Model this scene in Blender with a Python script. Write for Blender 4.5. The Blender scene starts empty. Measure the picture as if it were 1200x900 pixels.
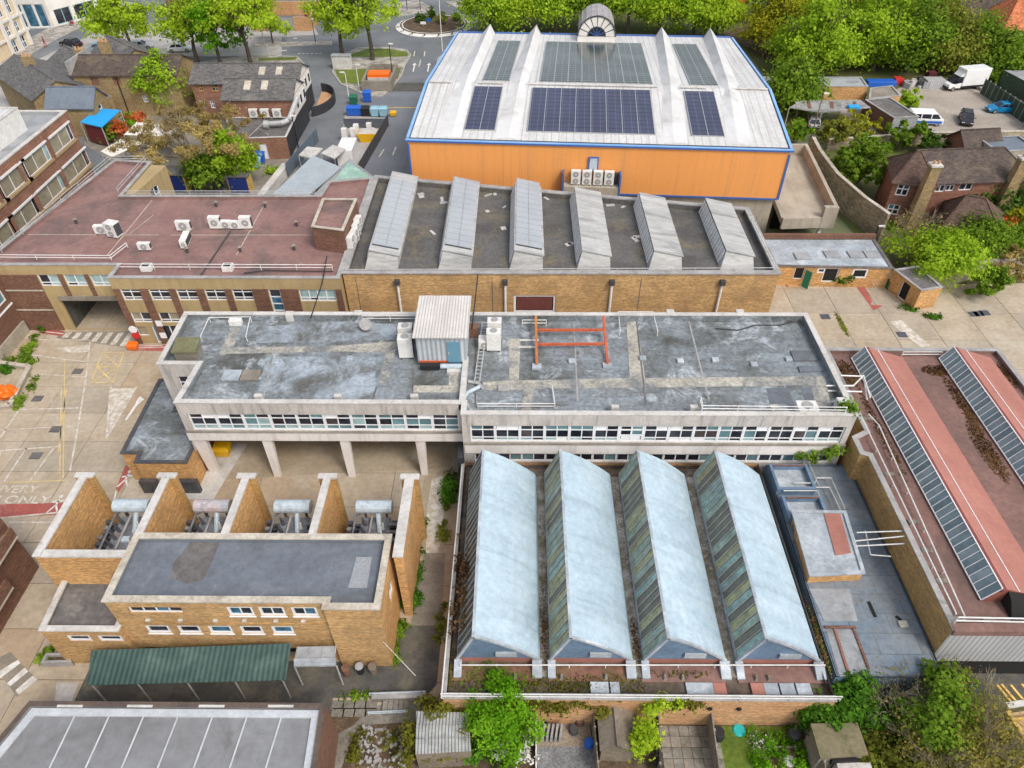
import bpy, bmesh, math, random
import numpy as np
from mathutils import Vector, Matrix
SC = bpy.context.scene
COL = SC.collection
# ------------------------------------------------------------------ camera
CAM_H = 42.0
FPX = 834.0                      # focal length in pixels of a 1200 px wide picture
RM = Matrix(((0.99994051, -0.00297779, 0.01049295),
             (0.00978437, 0.67003225, -0.7422675),
             (-0.0048203, 0.74232601, 0.67002153)))
cam_d = bpy.data.cameras.new('camera')
cam_d.sensor_width = 36.0
cam_d.lens = FPX / 1200 * 36.0
cam_d.clip_start = 0.5
cam_d.clip_end = 6000
cam = bpy.data.objects.new('camera', cam_d)
cam.matrix_world = Matrix.Translation((0, 0, CAM_H)) @ RM.to_4x4()
COL.objects.link(cam)
SC.camera = cam
# ------------------------------------------------------------------ daylight
SUN_ELEV, SUN_AZ = math.radians(50), math.radians(138)
wd = bpy.data.worlds.new('World')
SC.world = wd
wd.use_nodes = True
nt = wd.node_tree
bg = nt.nodes['Background']
sky = nt.nodes.new('ShaderNodeTexSky')
sky.sky_type = 'NISHITA'
sky.sun_disc = False
sky.sun_elevation = SUN_ELEV
sky.sun_rotation = SUN_AZ
sky.air_density = 1.0
sky.dust_density = 3.5
sky.ozone_density = 1.0
hs = nt.nodes.new('ShaderNodeHueSaturation')      # thin overcast: a paler sky
hs.inputs['Saturation'].default_value = 0.5
nt.links.new(sky.outputs['Color'], hs.inputs['Color'])
nt.links.new(hs.outputs['Color'], bg.inputs['Color'])
bg.inputs['Strength'].default_value = 0.15
sd = bpy.data.lights.new('sun', 'SUN')
sd.energy = 1.15
sd.angle = math.radians(16)
sd.color = (1.0, 0.95, 0.88)
sun = bpy.data.objects.new('sun', sd)
# direction towards the sun (azimuth clockwise from +Y)
sv = Vector((math.sin(SUN_AZ) * math.cos(SUN_ELEV), math.cos(SUN_AZ) * math.cos(SUN_ELEV), math.sin(SUN_ELEV)))
sun.rotation_euler = sv.to_track_quat('Z', 'Y').to_euler()
COL.objects.link(sun)
SC.view_settings.view_transform = 'Standard'
SC.view_settings.look = 'None'
SC.view_settings.exposure = 0.5
SC.view_settings.gamma = 1.0

# ------------------------------------------------------------------ survey: picture point + height -> place
def P(u, v, z=0.0):
    d = RM @ Vector((u - 600.0, 450.0 - v, -FPX))
    t = (z - CAM_H) / d.z
    return Vector((d.x * t, d.y * t, z))

# ------------------------------------------------------------------ objects
BASE = {}
def tag(o, label=None, cat=None, group=None, kind=None):
    if label: o['label'] = label
    if cat: o['category'] = cat
    if group: o['group'] = group
    if kind: o['kind'] = kind
    return o
def thing(name, label, cat, loc=(0, 0, 0), group=None, kind=None):
    o = bpy.data.objects.new(name, None)
    o.location = loc
    o.empty_display_size = 0.3
    COL.objects.link(o)
    BASE[o.name] = Vector(loc)
    return tag(o, label, cat, group, kind)
def base_of(o):
    return BASE.get(o.name, Vector((0, 0, 0))) if o else Vector((0, 0, 0))
def mesh_obj(name, me, mats, parent=None):
    o = bpy.data.objects.new(name, me)
    for m in (mats if isinstance(mats, (list, tuple)) else [mats]):
        if m is not None: me.materials.append(m)
    if parent: o.parent = parent
    COL.objects.link(o)
    BASE[o.name] = base_of(parent)
    return o
def share(name, src, parent=None, loc=(0, 0, 0)):
    o = bpy.data.objects.new(name, src.data)
    if parent: o.parent = parent
    o.location = loc
    COL.objects.link(o)
    BASE[o.name] = base_of(parent)
    return o
def kids(o):
    return [c for c in KID.get(o.name, [])]
KID = {}
def dup(root, loc=None, rotz=None, label=None, scale=None):
    def rec(o, par):
        c = o.copy()
        COL.objects.link(c)
        if par:
            c.parent = par
        for ch in o.children:
            rec(ch, c)
        return c
    c = rec(root, None)
    if loc is not None: c.location = loc
    if rotz is not None: c.rotation_euler = (0, 0, rotz)
    if scale is not None: c.scale = scale if isinstance(scale, (tuple, list)) else (scale,) * 3
    if label: c['label'] = label
    return c

def boxuv(me):
    nf = len(me.polygons)
    if nf == 0: return
    nl = len(me.loops)
    co = np.empty(len(me.vertices) * 3); me.vertices.foreach_get('co', co); co = co.reshape(-1, 3)
    no = np.empty(nf * 3); me.polygons.foreach_get('normal', no); no = no.reshape(-1, 3)
    ls = np.empty(nf, int); me.polygons.foreach_get('loop_start', ls)
    lt = np.empty(nf, int); me.polygons.foreach_get('loop_total', lt)
    lv = np.empty(nl, int); me.loops.foreach_get('vertex_index', lv)
    fl = np.repeat(np.arange(nf), lt)
    t = np.stack([-no[:, 1], no[:, 0], np.zeros(nf)], 1)
    ln = np.linalg.norm(t, axis=1)
    flat = ln < 0.05
    t[flat] = (1, 0, 0)
    t[~flat] /= ln[~flat][:, None]
    b = np.cross(no, t)
    pv = co[lv]
    uv = np.stack([(pv * t[fl]).sum(1), (pv * b[fl]).sum(1)], 1)
    L = me.uv_layers.new(name='UVMap')
    L.data.foreach_set('uv', uv.ravel())

class MB:
    def __init__(s):
        s.v = []; s.f = []; s.m = []
    def face(s, *pts, mi=0):
        n = len(s.v)
        s.v += [tuple(p) for p in pts]
        s.f.append(tuple(range(n, n + len(pts)))); s.m.append(mi)
        return s
    def hexa(s, b, t, mi=0):
        "b,t: four bottom and four top points, counter-clockwise seen from above"
        n = len(s.v)
        s.v += [tuple(p) for p in b] + [tuple(p) for p in t]
        for f in ((3, 2, 1, 0), (4, 5, 6, 7), (0, 1, 5, 4), (1, 2, 6, 5), (2, 3, 7, 6), (3, 0, 4, 7)):
            s.f.append(tuple(n + i for i in f)); s.m.append(mi)
        return s
    def box(s, x0, x1, y0, y1, z0, z1, mi=0):
        b = [(x0, y0, z0), (x1, y0, z0), (x1, y1, z0), (x0, y1, z0)]
        return s.hexa(b, [(x, y, z1) for x, y, _ in b], mi)
    def obox(s, c, l, w, h, a=0.0, mi=0):
        "box of length l (along angle a), width w, height h, c = centre of its base"
        ca, sa = math.cos(a), math.sin(a)
        b = [(c[0] + ca * dx - sa * dy, c[1] + sa * dx + ca * dy, c[2]) for dx, dy in ((-l / 2, -w / 2), (l / 2, -w / 2), (l / 2, w / 2), (-l / 2, w / 2))]
        return s.hexa(b, [(x, y, z + h) for x, y, z in b], mi)
    def prism(s, poly, z0, z1, mi=0, cap=True):
        n = len(s.v); k = len(poly)
        s.v += [(p[0], p[1], z0) for p in poly] + [(p[0], p[1], z1) for p in poly]
        for i in range(k):
            j = (i + 1) % k
            s.f.append((n + i, n + j, n + k + j, n + k + i)); s.m.append(mi)
        if cap:
            s.f.append(tuple(n + k + i for i in range(k))); s.m.append(mi)
            s.f.append(tuple(n + i for i in reversed(range(k)))); s.m.append(mi)
        return s
    def bar(s, p, q, w=0.1, h=None, mi=0):
        p, q = Vector(p), Vector(q); h = h or w
        d = (q - p)
        if d.length < 1e-6: return s
        d.normalize()
        a = d.cross(Vector((0, 0, 1)))
        if a.length < 1e-3: a = Vector((1, 0, 0))
        a.normalize(); b = a.cross(d)
        a *= w / 2; b *= h / 2
        n = len(s.v)
        for c in (p, q):
            for k in ((-1, -1), (1, -1), (1, 1), (-1, 1)):
                s.v.append(tuple(c + a * k[0] + b * k[1]))
        for f in ((0, 1, 2, 3), (7, 6, 5, 4), (0, 4, 5, 1), (1, 5, 6, 2), (2, 6, 7, 3), (3, 7, 4, 0)):
            s.f.append(tuple(n + i for i in f)); s.m.append(mi)
        return s
    def tube(s, p, q, r=0.05, r2=None, n=6, mi=0, cap=True):
        p, q = Vector(p), Vector(q); r2 = r if r2 is None else r2
        d = (q - p)
        if d.length < 1e-6: return s
        d.normalize()
        a = d.orthogonal().normalized(); b = d.cross(a)
        k = len(s.v)
        for c, rr in ((p, r), (q, r2)):
            for i in range(n):
                t = 2 * math.pi * i / n
                s.v.append(tuple(c + (a * math.cos(t) + b * math.sin(t)) * rr))
        for i in range(n):
            j = (i + 1) % n
            s.f.append((k + i, k + j, k + n + j, k + n + i)); s.m.append(mi)
        if cap:
            s.f.append(tuple(k + i for i in reversed(range(n)))); s.m.append(mi)
            s.f.append(tuple(k + n + i for i in range(n))); s.m.append(mi)
        return s
    def path(s, pts, r=0.05, n=6, mi=0):
        for a, b in zip(pts[:-1], pts[1:]): s.tube(a, b, r, n=n, mi=mi)
        return s
    def build(s, name, mats, parent=None, smooth=False, uv=True, bevel=0.0):
        me = bpy.data.meshes.new(name)
        b = base_of(parent)
        if b.length > 0:
            vv = [(x - b.x, y - b.y, z - b.z) for x, y, z in s.v]
        else:
            vv = s.v
        me.from_pydata(vv, [], s.f)
        if len(set(s.m)) > 1: me.polygons.foreach_set('material_index', s.m)
        if bevel > 0:
            bm = bmesh.new(); bm.from_mesh(me)
            bmesh.ops.remove_doubles(bm, verts=bm.verts, dist=1e-4)
            bmesh.ops.bevel(bm, geom=list(bm.edges), offset=bevel, segments=1, affect='EDGES', clamp_overlap=True)
            bm.to_mesh(me); bm.free()
        me.update()
        if uv: boxuv(me)
        if smooth: me.polygons.foreach_set('use_smooth', [True] * len(me.polygons))
        return mesh_obj(name, me, mats, parent)

def inset(poly, d):
    "move every edge of a counter-clockwise polygon inwards by d"
    n = len(poly); out = []
    for i in range(n):
        p0, p1, p2 = Vector(poly[i - 1]).to_2d(), Vector(poly[i]).to_2d(), Vector(poly[(i + 1) % n]).to_2d()
        a = (p1 - p0).normalized(); b = (p2 - p1).normalized()
        na, nb = Vector((-a.y, a.x)), Vector((-b.y, b.x))
        m = na + nb
        den = 1 + na.dot(nb)
        if den < 1e-3: out.append(p1 + na * d)
        else: out.append(p1 + m * (d / den))
    return [(p.x, p.y) for p in out]
def ring(mb, outer, inner, z0, z1, mi=0):
    n = len(outer)
    for i in range(n):
        j = (i + 1) % n
        a, b, c, d = outer[i], outer[j], inner[j], inner[i]
        mb.face((*a, z0), (*b, z0), (*b, z1), (*a, z1), mi=mi)
        mb.face((*c, z0), (*d, z0), (*d, z1), (*c, z1), mi=mi)
        mb.face((*a, z1), (*b, z1), (*c, z1), (*d, z1), mi=mi)
        mb.face((*b, z0), (*a, z0), (*d, z0), (*c, z0), mi=mi)
    return mb

# ------------------------------------------------------------------ walls with real openings
def wall(mb, p0, p1, z0, z1, ops=(), depth=0.2, mi=0):
    "outer face from p0 to p1 (outward = right hand side); ops = (s0, s1, zb, zt)"
    p0, p1 = Vector(p0).to_2d(), Vector(p1).to_2d()
    d = p1 - p0; L = d.length; d.normalize()
    inn = Vector((-d.y, d.x)) * depth
    def pt(s, z, k=0): 
        q = p0 + d * s + inn * k
        return (q.x, q.y, z)
    S = sorted({0.0, L, *[max(0, min(L, o[0])) for o in ops], *[max(0, min(L, o[1])) for o in ops]})
    Z = sorted({z0, z1, *[max(z0, min(z1, o[2])) for o in ops], *[max(z0, min(z1, o[3])) for o in ops]})
    def hole(s, z):
        return any(o[0] < s < o[1] and o[2] < z < o[3] for o in ops)
    for k in range(len(Z) - 1):
        i = 0
        while i < len(S) - 1:
            zc = (Z[k] + Z[k + 1]) / 2
            if hole((S[i] + S[i + 1]) / 2, zc):
                i += 1; continue
            j = i
            while j < len(S) - 1 and not hole((S[j] + S[j + 1]) / 2, zc): j += 1
            mb.face(pt(S[i], Z[k]), pt(S[j], Z[k]), pt(S[j], Z[k + 1]), pt(S[i], Z[k + 1]), mi=mi)
            i = j
    for o in ops:
        a, b, zb, zt = o[:4]
        mb.face(pt(a, zb), pt(b, zb), pt(b, zb, 1), pt(a, zb, 1), mi=mi)
        mb.face(pt(b, zt), pt(a, zt), pt(a, zt, 1), pt(b, zt, 1), mi=mi)
        mb.face(pt(a, zt), pt(a, zb), pt(a, zb, 1), pt(a, zt, 1), mi=mi)
        mb.face(pt(b, zb), pt(b, zt), pt(b, zt, 1), pt(b, zb, 1), mi=mi)
def window(parent, p0, p1, op, fm, cols=(1, 1), rows=(1,), panes=None, bw=0.07, depth=0.14, rnd=None, name='window', onep=False, sill=None, outer=None):
    "a framed window standing in an opening; rows from the bottom up; panes(c, r) -> material"
    p0, p1 = Vector(p0).to_2d(), Vector(p1).to_2d()
    d = (p1 - p0).normalized(); inn = Vector((-d.y, d.x))
    a, b, zb, zt = op[:4]
    ow = outer or bw
    def pt(s, z, k): 
        q = p0 + d * s + inn * k
        return Vector((q.x, q.y, z))
    mb = MB()
    def bx(s0, s1, za, zc, k0, k1):
        mb.hexa([pt(s0, za, k0), pt(s1, za, k0), pt(s1, za, k1), pt(s0, za, k1)], [pt(s0, zc, k0), pt(s1, zc, k0), pt(s1, zc, k1), pt(s0, zc, k1)])
    k0, k1 = depth - 0.045, depth + 0.045
    e = 0.003
    bx(a + e, b - e, zb + e, zb + ow, k0, k1); bx(a + e, b - e, zt - ow, zt - e, k0, k1)
    bx(a + e, a + ow, zb + ow, zt - ow, k0, k1); bx(b - ow, b - e, zb + ow, zt - ow, k0, k1)
    W, Hh = b - a - 2 * ow, zt - zb - 2 * ow
    cs = [a + ow + W * sum(cols[:i]) / sum(cols) for i in range(len(cols) + 1)]
    rs = [zb + ow + Hh * sum(rows[:i]) / sum(rows) for i in range(len(rows) + 1)]
    for c in cs[1:-1]: bx(c - bw / 2, c + bw / 2, zb + ow, zt - ow, k0 + .004, k1 - .004)
    for r in rs[1:-1]: bx(a + ow, b - ow, r - bw / 2, r + bw / 2, k0 + .008, k1 - .008)
    if sill: bx(a - 0.04, b + 0.04, zb - 0.07, zb - e, -0.06, depth)
    w = mb.build(name, fm, parent)
    if onep:
        q = MB(); pm = panes(0, 0)
        q.hexa([pt(a + ow / 2, zb + ow / 2, depth), pt(b - ow / 2, zb + ow / 2, depth), pt(b - ow / 2, zb + ow / 2, depth + .02), pt(a + ow / 2, zb + ow / 2, depth + .02)],
               [pt(a + ow / 2, zt - ow / 2, depth), pt(b - ow / 2, zt - ow / 2, depth), pt(b - ow / 2, zt - ow / 2, depth + .02), pt(a + ow / 2, zt - ow / 2, depth + .02)])
        q.build('pane', pm, w)
        return w
    for i in range(len(cols)):
        for j in range(len(rows)):
            s0, s1, za, zc = cs[i] + bw * .4, cs[i + 1] - bw * .4, rs[j] + bw * .4, rs[j + 1] - bw * .4
            q = MB()
            q.hexa([pt(s0, za, depth), pt(s1, za, depth), pt(s1, za, depth + .02), pt(s0, za, depth + .02)], [pt(s0, zc, depth), pt(s1, zc, depth), pt(s1, zc, depth + .02), pt(s0, zc, depth + .02)])
            q.build('pane', panes(i, j), w)
    return w

def flat_building(name, label, cat, poly, z1, wm, rm, par=0.5, th=0.3, z0=0.0, ops=None, cop=None, group=None, z0e=None, cop_h=0.08, cop_over=0.05, depth=0.2, em=None, kind=None):
    "walls + parapet + roof deck + coping; ops = {edge: [openings]}; z0e = {edge: bottom}; em = {edge: wall material}"
    c = sum((Vector(p).to_2d() for p in poly), Vector((0, 0))) / len(poly)
    t = thing(name, label, cat, (c.x, c.y, 0), group, kind)
    inn = inset(poly, th)
    n = len(poly)
    by = {}
    for i in range(n):
        j = (i + 1) % n
        m = (em or {}).get(i, wm)
        mb = by.setdefault(m.name, (MB(), m))[0]
        wall(mb, poly[i], poly[j], (z0e or {}).get(i, z0), z1, (ops or {}).get(i, ()), depth)
        by.setdefault(rm.name, (MB(), rm))[0].face((*inn[j], z1 - par - .05), (*inn[i], z1 - par - .05), (*inn[i], z1), (*inn[j], z1))
    for mb, m in by.values(): mb.build('wall', m, t)
    MB().face(*[(x, y, z1 - par) for x, y in inset(poly, th * .5)]).build('roof', rm, t)
    if cop:
        mb = MB(); ring(mb, inset(poly, -cop_over), inset(poly, th + 0.03), z1 + .002, z1 + cop_h)
        mb.build('coping', cop, t)
    return t

def gabled(name, label, cat, p0, p1, width, ze, zr, wm, rm, ops=(), z0=0.0, hip=(0, 0), over=0.3, group=None, gm=None, endops=((), ()), ridge=None, parent=None, trim=None):
    "p0->p1 is the eaves wall seen from its right hand side; the house lies on its left. hip = ridge set-back at each end"
    p0, p1 = Vector(p0).to_2d(), Vector(p1).to_2d()
    d = (p1 - p0); L = d.length; d.normalize(); n = Vector((-d.y, d.x))
    def pt(s, w, z):
        q = p0 + d * s + n * w
        return (q.x, q.y, z)
    c = pt(L / 2, width / 2, 0)
    t = parent or thing(name, label, cat, c, group)
    mb = MB()
    wall(mb, pt(0, 0, 0)[:2], pt(L, 0, 0)[:2], z0, ze, ops)
    wall(mb, pt(L, width, 0)[:2], pt(0, width, 0)[:2], z0, ze)
    wall(mb, pt(L, 0, 0)[:2], pt(L, width, 0)[:2], z0, ze, endops[1])
    wall(mb, pt(0, width, 0)[:2], pt(0, 0, 0)[:2], z0, ze, endops[0])
    mb.build('wall', wm, t)
    g = MB()
    if hip[0] == 0: g.face(pt(0, width, ze), pt(0, 0, ze), pt(0, width / 2, zr))
    if hip[1] == 0: g.face(pt(L, 0, ze), pt(L, width, ze), pt(L, width / 2, zr))
    if g.f: g.build('gable', gm or wm, t)
    sl = (zr - ze) / (width / 2); zo = ze - over * sl
    th = 0.12
    a, b = (-over if hip[0] == 0 else -over), (L + over)
    r0, r1 = (-over if hip[0] == 0 else hip[0]), (L + over if hip[1] == 0 else L - hip[1])
    m = MB()
    A, B, C, D = pt(a, -over, zo), pt(b, -over, zo), pt(b, width + over, zo), pt(a, width + over, zo)
    E, F = pt(r0, width / 2, zr), pt(r1, width / 2, zr)
    up = lambda q: (q[0], q[1], q[2] + th)
    m.face(up(A), up(B), up(F), up(E)); m.face(up(C), up(D), up(E), up(F))
    m.face(B, A, E, F); m.face(D, C, F, E)
    m.face(A, B, up(B), up(A)); m.face(C, D, up(D), up(C))
    if hip[0]: m.face(up(D), up(A), up(E)); m.face(D, A, up(A), up(D))
    else: m.face(D, E, up(E), up(D)); m.face(E, A, up(A), up(E))
    if hip[1]: m.face(up(B), up(C), up(F)); m.face(B, C, up(C), up(B))
    else: m.face(B, F, up(F), up(B)); m.face(F, C, up(C), up(F))
    ro = m.build('roof', rm, t)
    q = MB().bar(up(E), up(F), 0.24, 0.14)
    if hip[0]: q.bar(up(A), up(E), .18, .1).bar(up(D), up(E), .18, .1)
    if hip[1]: q.bar(up(B), up(F), .18, .1).bar(up(C), up(F), .18, .1)
    q.build('ridge_tile', ridge or rm, ro)
    if trim:
        q = MB()
        if hip[0] == 0: q.bar(A, E, .1, .24).bar(E, D, .1, .24)
        if hip[1] == 0: q.bar(B, F, .1, .24).bar(F, C, .1, .24)
        q.build('bargeboard', trim, t)
    return t
# ------------------------------------------------------------------ materials
MATS = {}
def mat(name, col, col2=None, sc=0.35, rough=0.85, grain=0.12, gsc=5.0, stain=None, ssc=0.25, amt=0.5, streak=None, kc=None,
        bump=0.0, stain2=None, pat=None, metal=0.0, spec=0.3, soft=0.12, stretch=(1, 1, 1), cells=None, uvn=False, kamt=0.6):
    """weathered surface: col/col2 blotches, fine grain, optional stains (stain, ssc, amt = share), vertical run marks (streak),
    pat = ('brick', w, h, mortar colour, joint) | ('rib', period, axis, depth) | ('seam', period, axis, colour, width)"""
    m = bpy.data.materials.new(name)
    m.use_nodes = True
    n = m.node_tree.nodes; l = m.node_tree.links
    b = n['Principled BSDF']
    b.inputs['Roughness'].default_value = rough
    b.inputs['Metallic'].default_value = metal
    b.inputs['Specular IOR Level'].default_value = spec
    def N(t, **k):
        x = n.new(t)
        for a, v in k.items(): setattr(x, a, v)
        return x
    geo = N('ShaderNodeNewGeometry')
    uv = N('ShaderNodeUVMap')
    mp = N('ShaderNodeMapping'); mp.inputs['Scale'].default_value = stretch
    l.new(uv.outputs['UV'] if uvn else geo.outputs['Position'], mp.inputs['Vector'])
    pos = mp.outputs['Vector']
    def noise(scale, det=5, rgh=0.6, vec=None, off=0.0, dist=0.0):
        x = N('ShaderNodeTexNoise'); x.inputs['Distortion'].default_value = dist; x.inputs['Scale'].default_value = scale; x.inputs['Detail'].default_value = det; x.inputs['Roughness'].default_value = rgh
        if off:
            a = N('ShaderNodeVectorMath', operation='ADD'); a.inputs[1].default_value = (off, off * .7, off * .3)
            l.new(vec or pos, a.inputs[0]); l.new(a.outputs[0], x.inputs['Vector'])
        else: l.new(vec or pos, x.inputs['Vector'])
        return x.outputs['Fac']
    def ramp(src, a, c):
        x = N('ShaderNodeMapRange'); x.interpolation_type = 'SMOOTHSTEP'
        x.inputs['From Min'].default_value = a; x.inputs['From Max'].default_value = c
        l.new(src, x.inputs['Value']); return x.outputs['Result']
    def mix(f, a, c, mode='MIX'):
        x = N('ShaderNodeMix', data_type='RGBA', blend_type=mode)
        if isinstance(f, float): x.inputs['Factor'].default_value = f
        else: l.new(f, x.inputs['Factor'])
        for i, v in ((6, a), (7, c)):
            if isinstance(v, tuple): x.inputs[i].default_value = (*v, 1)
            else: l.new(v, x.inputs[i])
        return x.outputs[2]
    cur = col
    if col2: cur = mix(ramp(noise(sc), .35, .65), col, col2)
    if pat and pat[0] == 'brick':
        bt = N('ShaderNodeTexBrick'); bt.inputs['Scale'].default_value = 1.0
        bt.inputs['Brick Width'].default_value = pat[1]; bt.inputs['Row Height'].default_value = pat[2]
        bt.inputs['Mortar Size'].default_value = pat[4]; bt.inputs['Mortar Smooth'].default_value = 0.2; bt.inputs['Bias'].default_value = 0.0
        bt.inputs['Color1'].default_value = (0.62, 0.62, 0.62, 1); bt.inputs['Color2'].default_value = (1.35, 1.3, 1.25, 1)
        bt.inputs['Mortar'].default_value = (1, 1, 1, 1)
        l.new(uv.outputs['UV'], bt.inputs['Vector'])
        cur = mix(1.0, cur, bt.outputs['Color'], 'MULTIPLY')
        cur = mix(bt.outputs['Fac'], cur, pat[3])
    if pat and pat[0] == 'seam':
        sp = N('ShaderNodeSeparateXYZ'); l.new(uv.outputs['UV'], sp.inputs[0])
        mo = N('ShaderNodeMath', operation='PINGPONG'); mo.inputs[1].default_value = pat[1] / 2
        l.new(sp.outputs[pat[2]], mo.inputs[0])
        cur = mix(ramp(mo.outputs[0], pat[4], pat[4] * .3), cur, pat[3])
    if cells:   # sheets of slightly different tone
        bt = N('ShaderNodeTexBrick'); bt.inputs['Scale'].default_value = 1.0
        bt.inputs['Brick Width'].default_value = cells[0]; bt.inputs['Row Height'].default_value = cells[1]
        bt.inputs['Mortar Size'].default_value = cells[3]; bt.inputs['Bias'].default_value = 0.0; bt.inputs['Mortar Smooth'].default_value = .3
        v = cells[2]
        bt.inputs['Color1'].default_value = (1 - v, 1 - v, 1 - v, 1); bt.inputs['Color2'].default_value = (1 + v, 1 + v, 1 + v, 1)
        bt.inputs['Mortar'].default_value = (1 - 2.5 * v,) * 3 + (1,)
        l.new(uv.outputs['UV'], bt.inputs['Vector'])
        cur = mix(1.0, cur, bt.outputs['Color'], 'MULTIPLY')
    if stain:
        f = ramp(noise(ssc, 7, .68, off=13.7, dist=.7), 1 - amt - soft * .5 - .08, 1 - amt + soft)
        cur = mix(f, cur, stain)
    if stain2:
        f = ramp(noise(stain2[1], 8, .74, off=31.3, dist=1.2), 1 - stain2[2] - stain2[3], 1 - stain2[2] + stain2[3])
        cur = mix(f, cur, stain2[0])
    if streak:
        mv = N('ShaderNodeMapping'); mv.inputs['Scale'].default_value = streak
        l.new(uv.outputs['UV'], mv.inputs['Vector'])
        f = ramp(noise(1.0, 5, .65, vec=mv.outputs['Vector'], off=3.1), .45, .8)
        mm = N('ShaderNodeMath', operation='MULTIPLY'); mm.inputs[1].default_value = kamt; l.new(f, mm.inputs[0])
        cur = mix(mm.outputs[0], cur, kc or (.1, .1, .1))
    if grain:
        g = N('ShaderNodeMapRange'); g.inputs['From Min'].default_value = .25; g.inputs['From Max'].default_value = .75
        g.inputs['To Min'].default_value = 1 - grain * 2; g.inputs['To Max'].default_value = 1 + grain * 1.6
        l.new(noise(gsc, 4, .7, off=5.3), g.inputs['Value'])
        cur = mix(1.0, cur, g.outputs['Result'], 'MULTIPLY')
    if isinstance(cur, tuple): b.inputs['Base Color'].default_value = (*cur, 1)
    else: l.new(cur, b.inputs['Base Color'])
    hs = None
    if pat and pat[0] == 'rib':
        sp = N('ShaderNodeSeparateXYZ'); l.new(uv.outputs['UV'], sp.inputs[0])
        mo = N('ShaderNodeMath', operation='MULTIPLY'); mo.inputs[1].default_value = 2 * math.pi / pat[1]
        l.new(sp.outputs[pat[2]], mo.inputs[0])
        si = N('ShaderNodeMath', operation='SINE'); l.new(mo.outputs[0], si.inputs[0]); hs = si.outputs[0]
        bp = N('ShaderNodeBump'); bp.inputs['Distance'].default_value = pat[3]; bp.inputs['Strength'].default_value = 1
        l.new(hs, bp.inputs['Height']); l.new(bp.outputs[0], b.inputs['Normal'])
    elif bump:
        bp = N('ShaderNodeBump'); bp.inputs['Distance'].default_value = bump; bp.inputs['Strength'].default_value = .8
        l.new(noise(gsc * 1.5, 4, .7, off=9.0), bp.inputs['Height']); l.new(bp.outputs[0], b.inputs['Normal'])
    MATS[name] = m
    return m
def flat(name, col, rough=0.5, metal=0.0, spec=0.4, grain=0.05):
    return mat(name, col, rough=rough, metal=metal, spec=spec, grain=grain, gsc=3.0)
def leafmat(name, c1, c2, c3, trans=0.35):
    m = bpy.data.materials.new(name); m.use_nodes = True
    n = m.node_tree.nodes; l = m.node_tree.links
    n.remove(n['Principled BSDF'])
    geo = n.new('ShaderNodeNewGeometry')
    r = n.new('ShaderNodeValToRGB')
    e = r.color_ramp.elements
    e[0].position = 0; e[0].color = (*c1, 1); e[1].position = 1; e[1].color = (*c3, 1)
    k = e.new(.5); k.color = (*c2, 1)
    no = n.new('ShaderNodeTexNoise'); no.inputs['Scale'].default_value = .55; no.inputs['Detail'].default_value = 2
    l.new(geo.outputs['Position'], no.inputs['Vector'])
    a = n.new('ShaderNodeMath'); a.operation = 'MULTIPLY_ADD'; a.inputs[1].default_value = .5
    b = n.new('ShaderNodeMapRange'); b.inputs['From Min'].default_value = .3; b.inputs['From Max'].default_value = .7; b.inputs['To Max'].default_value = .55; b.inputs['To Min'].default_value = -.05
    l.new(no.outputs['Fac'], b.inputs['Value'])
    l.new(geo.outputs['Random Per Island'], a.inputs[0]); l.new(b.outputs['Result'], a.inputs[2])
    l.new(a.outputs[0], r.inputs['Fac'])
    d = n.new('ShaderNodeBsdfDiffuse'); t = n.new('ShaderNodeBsdfTranslucent'); mx = n.new('ShaderNodeMixShader'); mx.inputs[0].default_value = trans
    l.new(r.outputs['Color'], d.inputs['Color']); l.new(r.outputs['Color'], t.inputs['Color'])
    l.new(d.outputs[0], mx.inputs[1]); l.new(t.outputs[0], mx.inputs[2]); l.new(mx.outputs[0], n['Material Output'].inputs['Surface'])
    MATS[name] = m
    return m

# ground
m_yard = mat('yard_concrete', (.40, .335, .24), (.34, .265, .18), sc=.22, rough=.9, grain=.09, gsc=3, stain=(.50, .44, .35), ssc=.18, amt=.36, streak=(.6, .1, 1), kc=(.22, .18, .13), kamt=.35)
SLAB = [mat('slab_concrete_%s' % w, c, c2, sc=.3, grain=.1, gsc=2.5, stain=s, ssc=.22, amt=a, soft=.2, stain2=((.24, .19, .135), .8, .31, .05))
        for w, c, c2, s, a in (('sand', (.46, .38, .285), (.385, .31, .22), (.5, .45, .36), .38), ('grey', (.43, .37, .285), (.37, .31, .235), (.30, .255, .195), .36),
                               ('pale', (.48, .40, .30), (.40, .33, .24), (.33, .26, .17), .35), ('ochre', (.45, .345, .235), (.385, .29, .195), (.5, .43, .33), .35))]
m_joint = mat('joint_dirt', (.13, .115, .085), (.08, .09, .045), sc=.6)
m_asphalt = mat('asphalt', (.17, .18, .19), (.13, .14, .15), sc=.15, grain=.08, gsc=4, stain=(.23, .235, .24), ssc=.1, amt=.4, soft=.25)
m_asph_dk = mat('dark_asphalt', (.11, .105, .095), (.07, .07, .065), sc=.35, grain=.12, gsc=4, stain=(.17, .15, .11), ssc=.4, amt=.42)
m_pave = mat('pavement_slabs', (.40, .375, .34), (.33, .31, .28), sc=.3, pat=('brick', .9, .6, (.2, .18, .16), .02))
m_plaza = mat('plaza_setts', (.40, .38, .36), (.32, .30, .29), sc=.25, grain=.1, stain=(.46, .44, .42), ssc=.15, amt=.4)
m_kerb = mat('kerb_stone', (.45, .42, .38), (.36, .34, .3), sc=1)
m_white = mat('road_paint_white', (.78, .77, .74), (.55, .52, .46), sc=1.2, grain=.08, gsc=6)
m_whitef = mat('faded_white_paint', (.66, .62, .55), (.46, .39, .30), sc=2.2, grain=.1, gsc=6)
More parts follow.
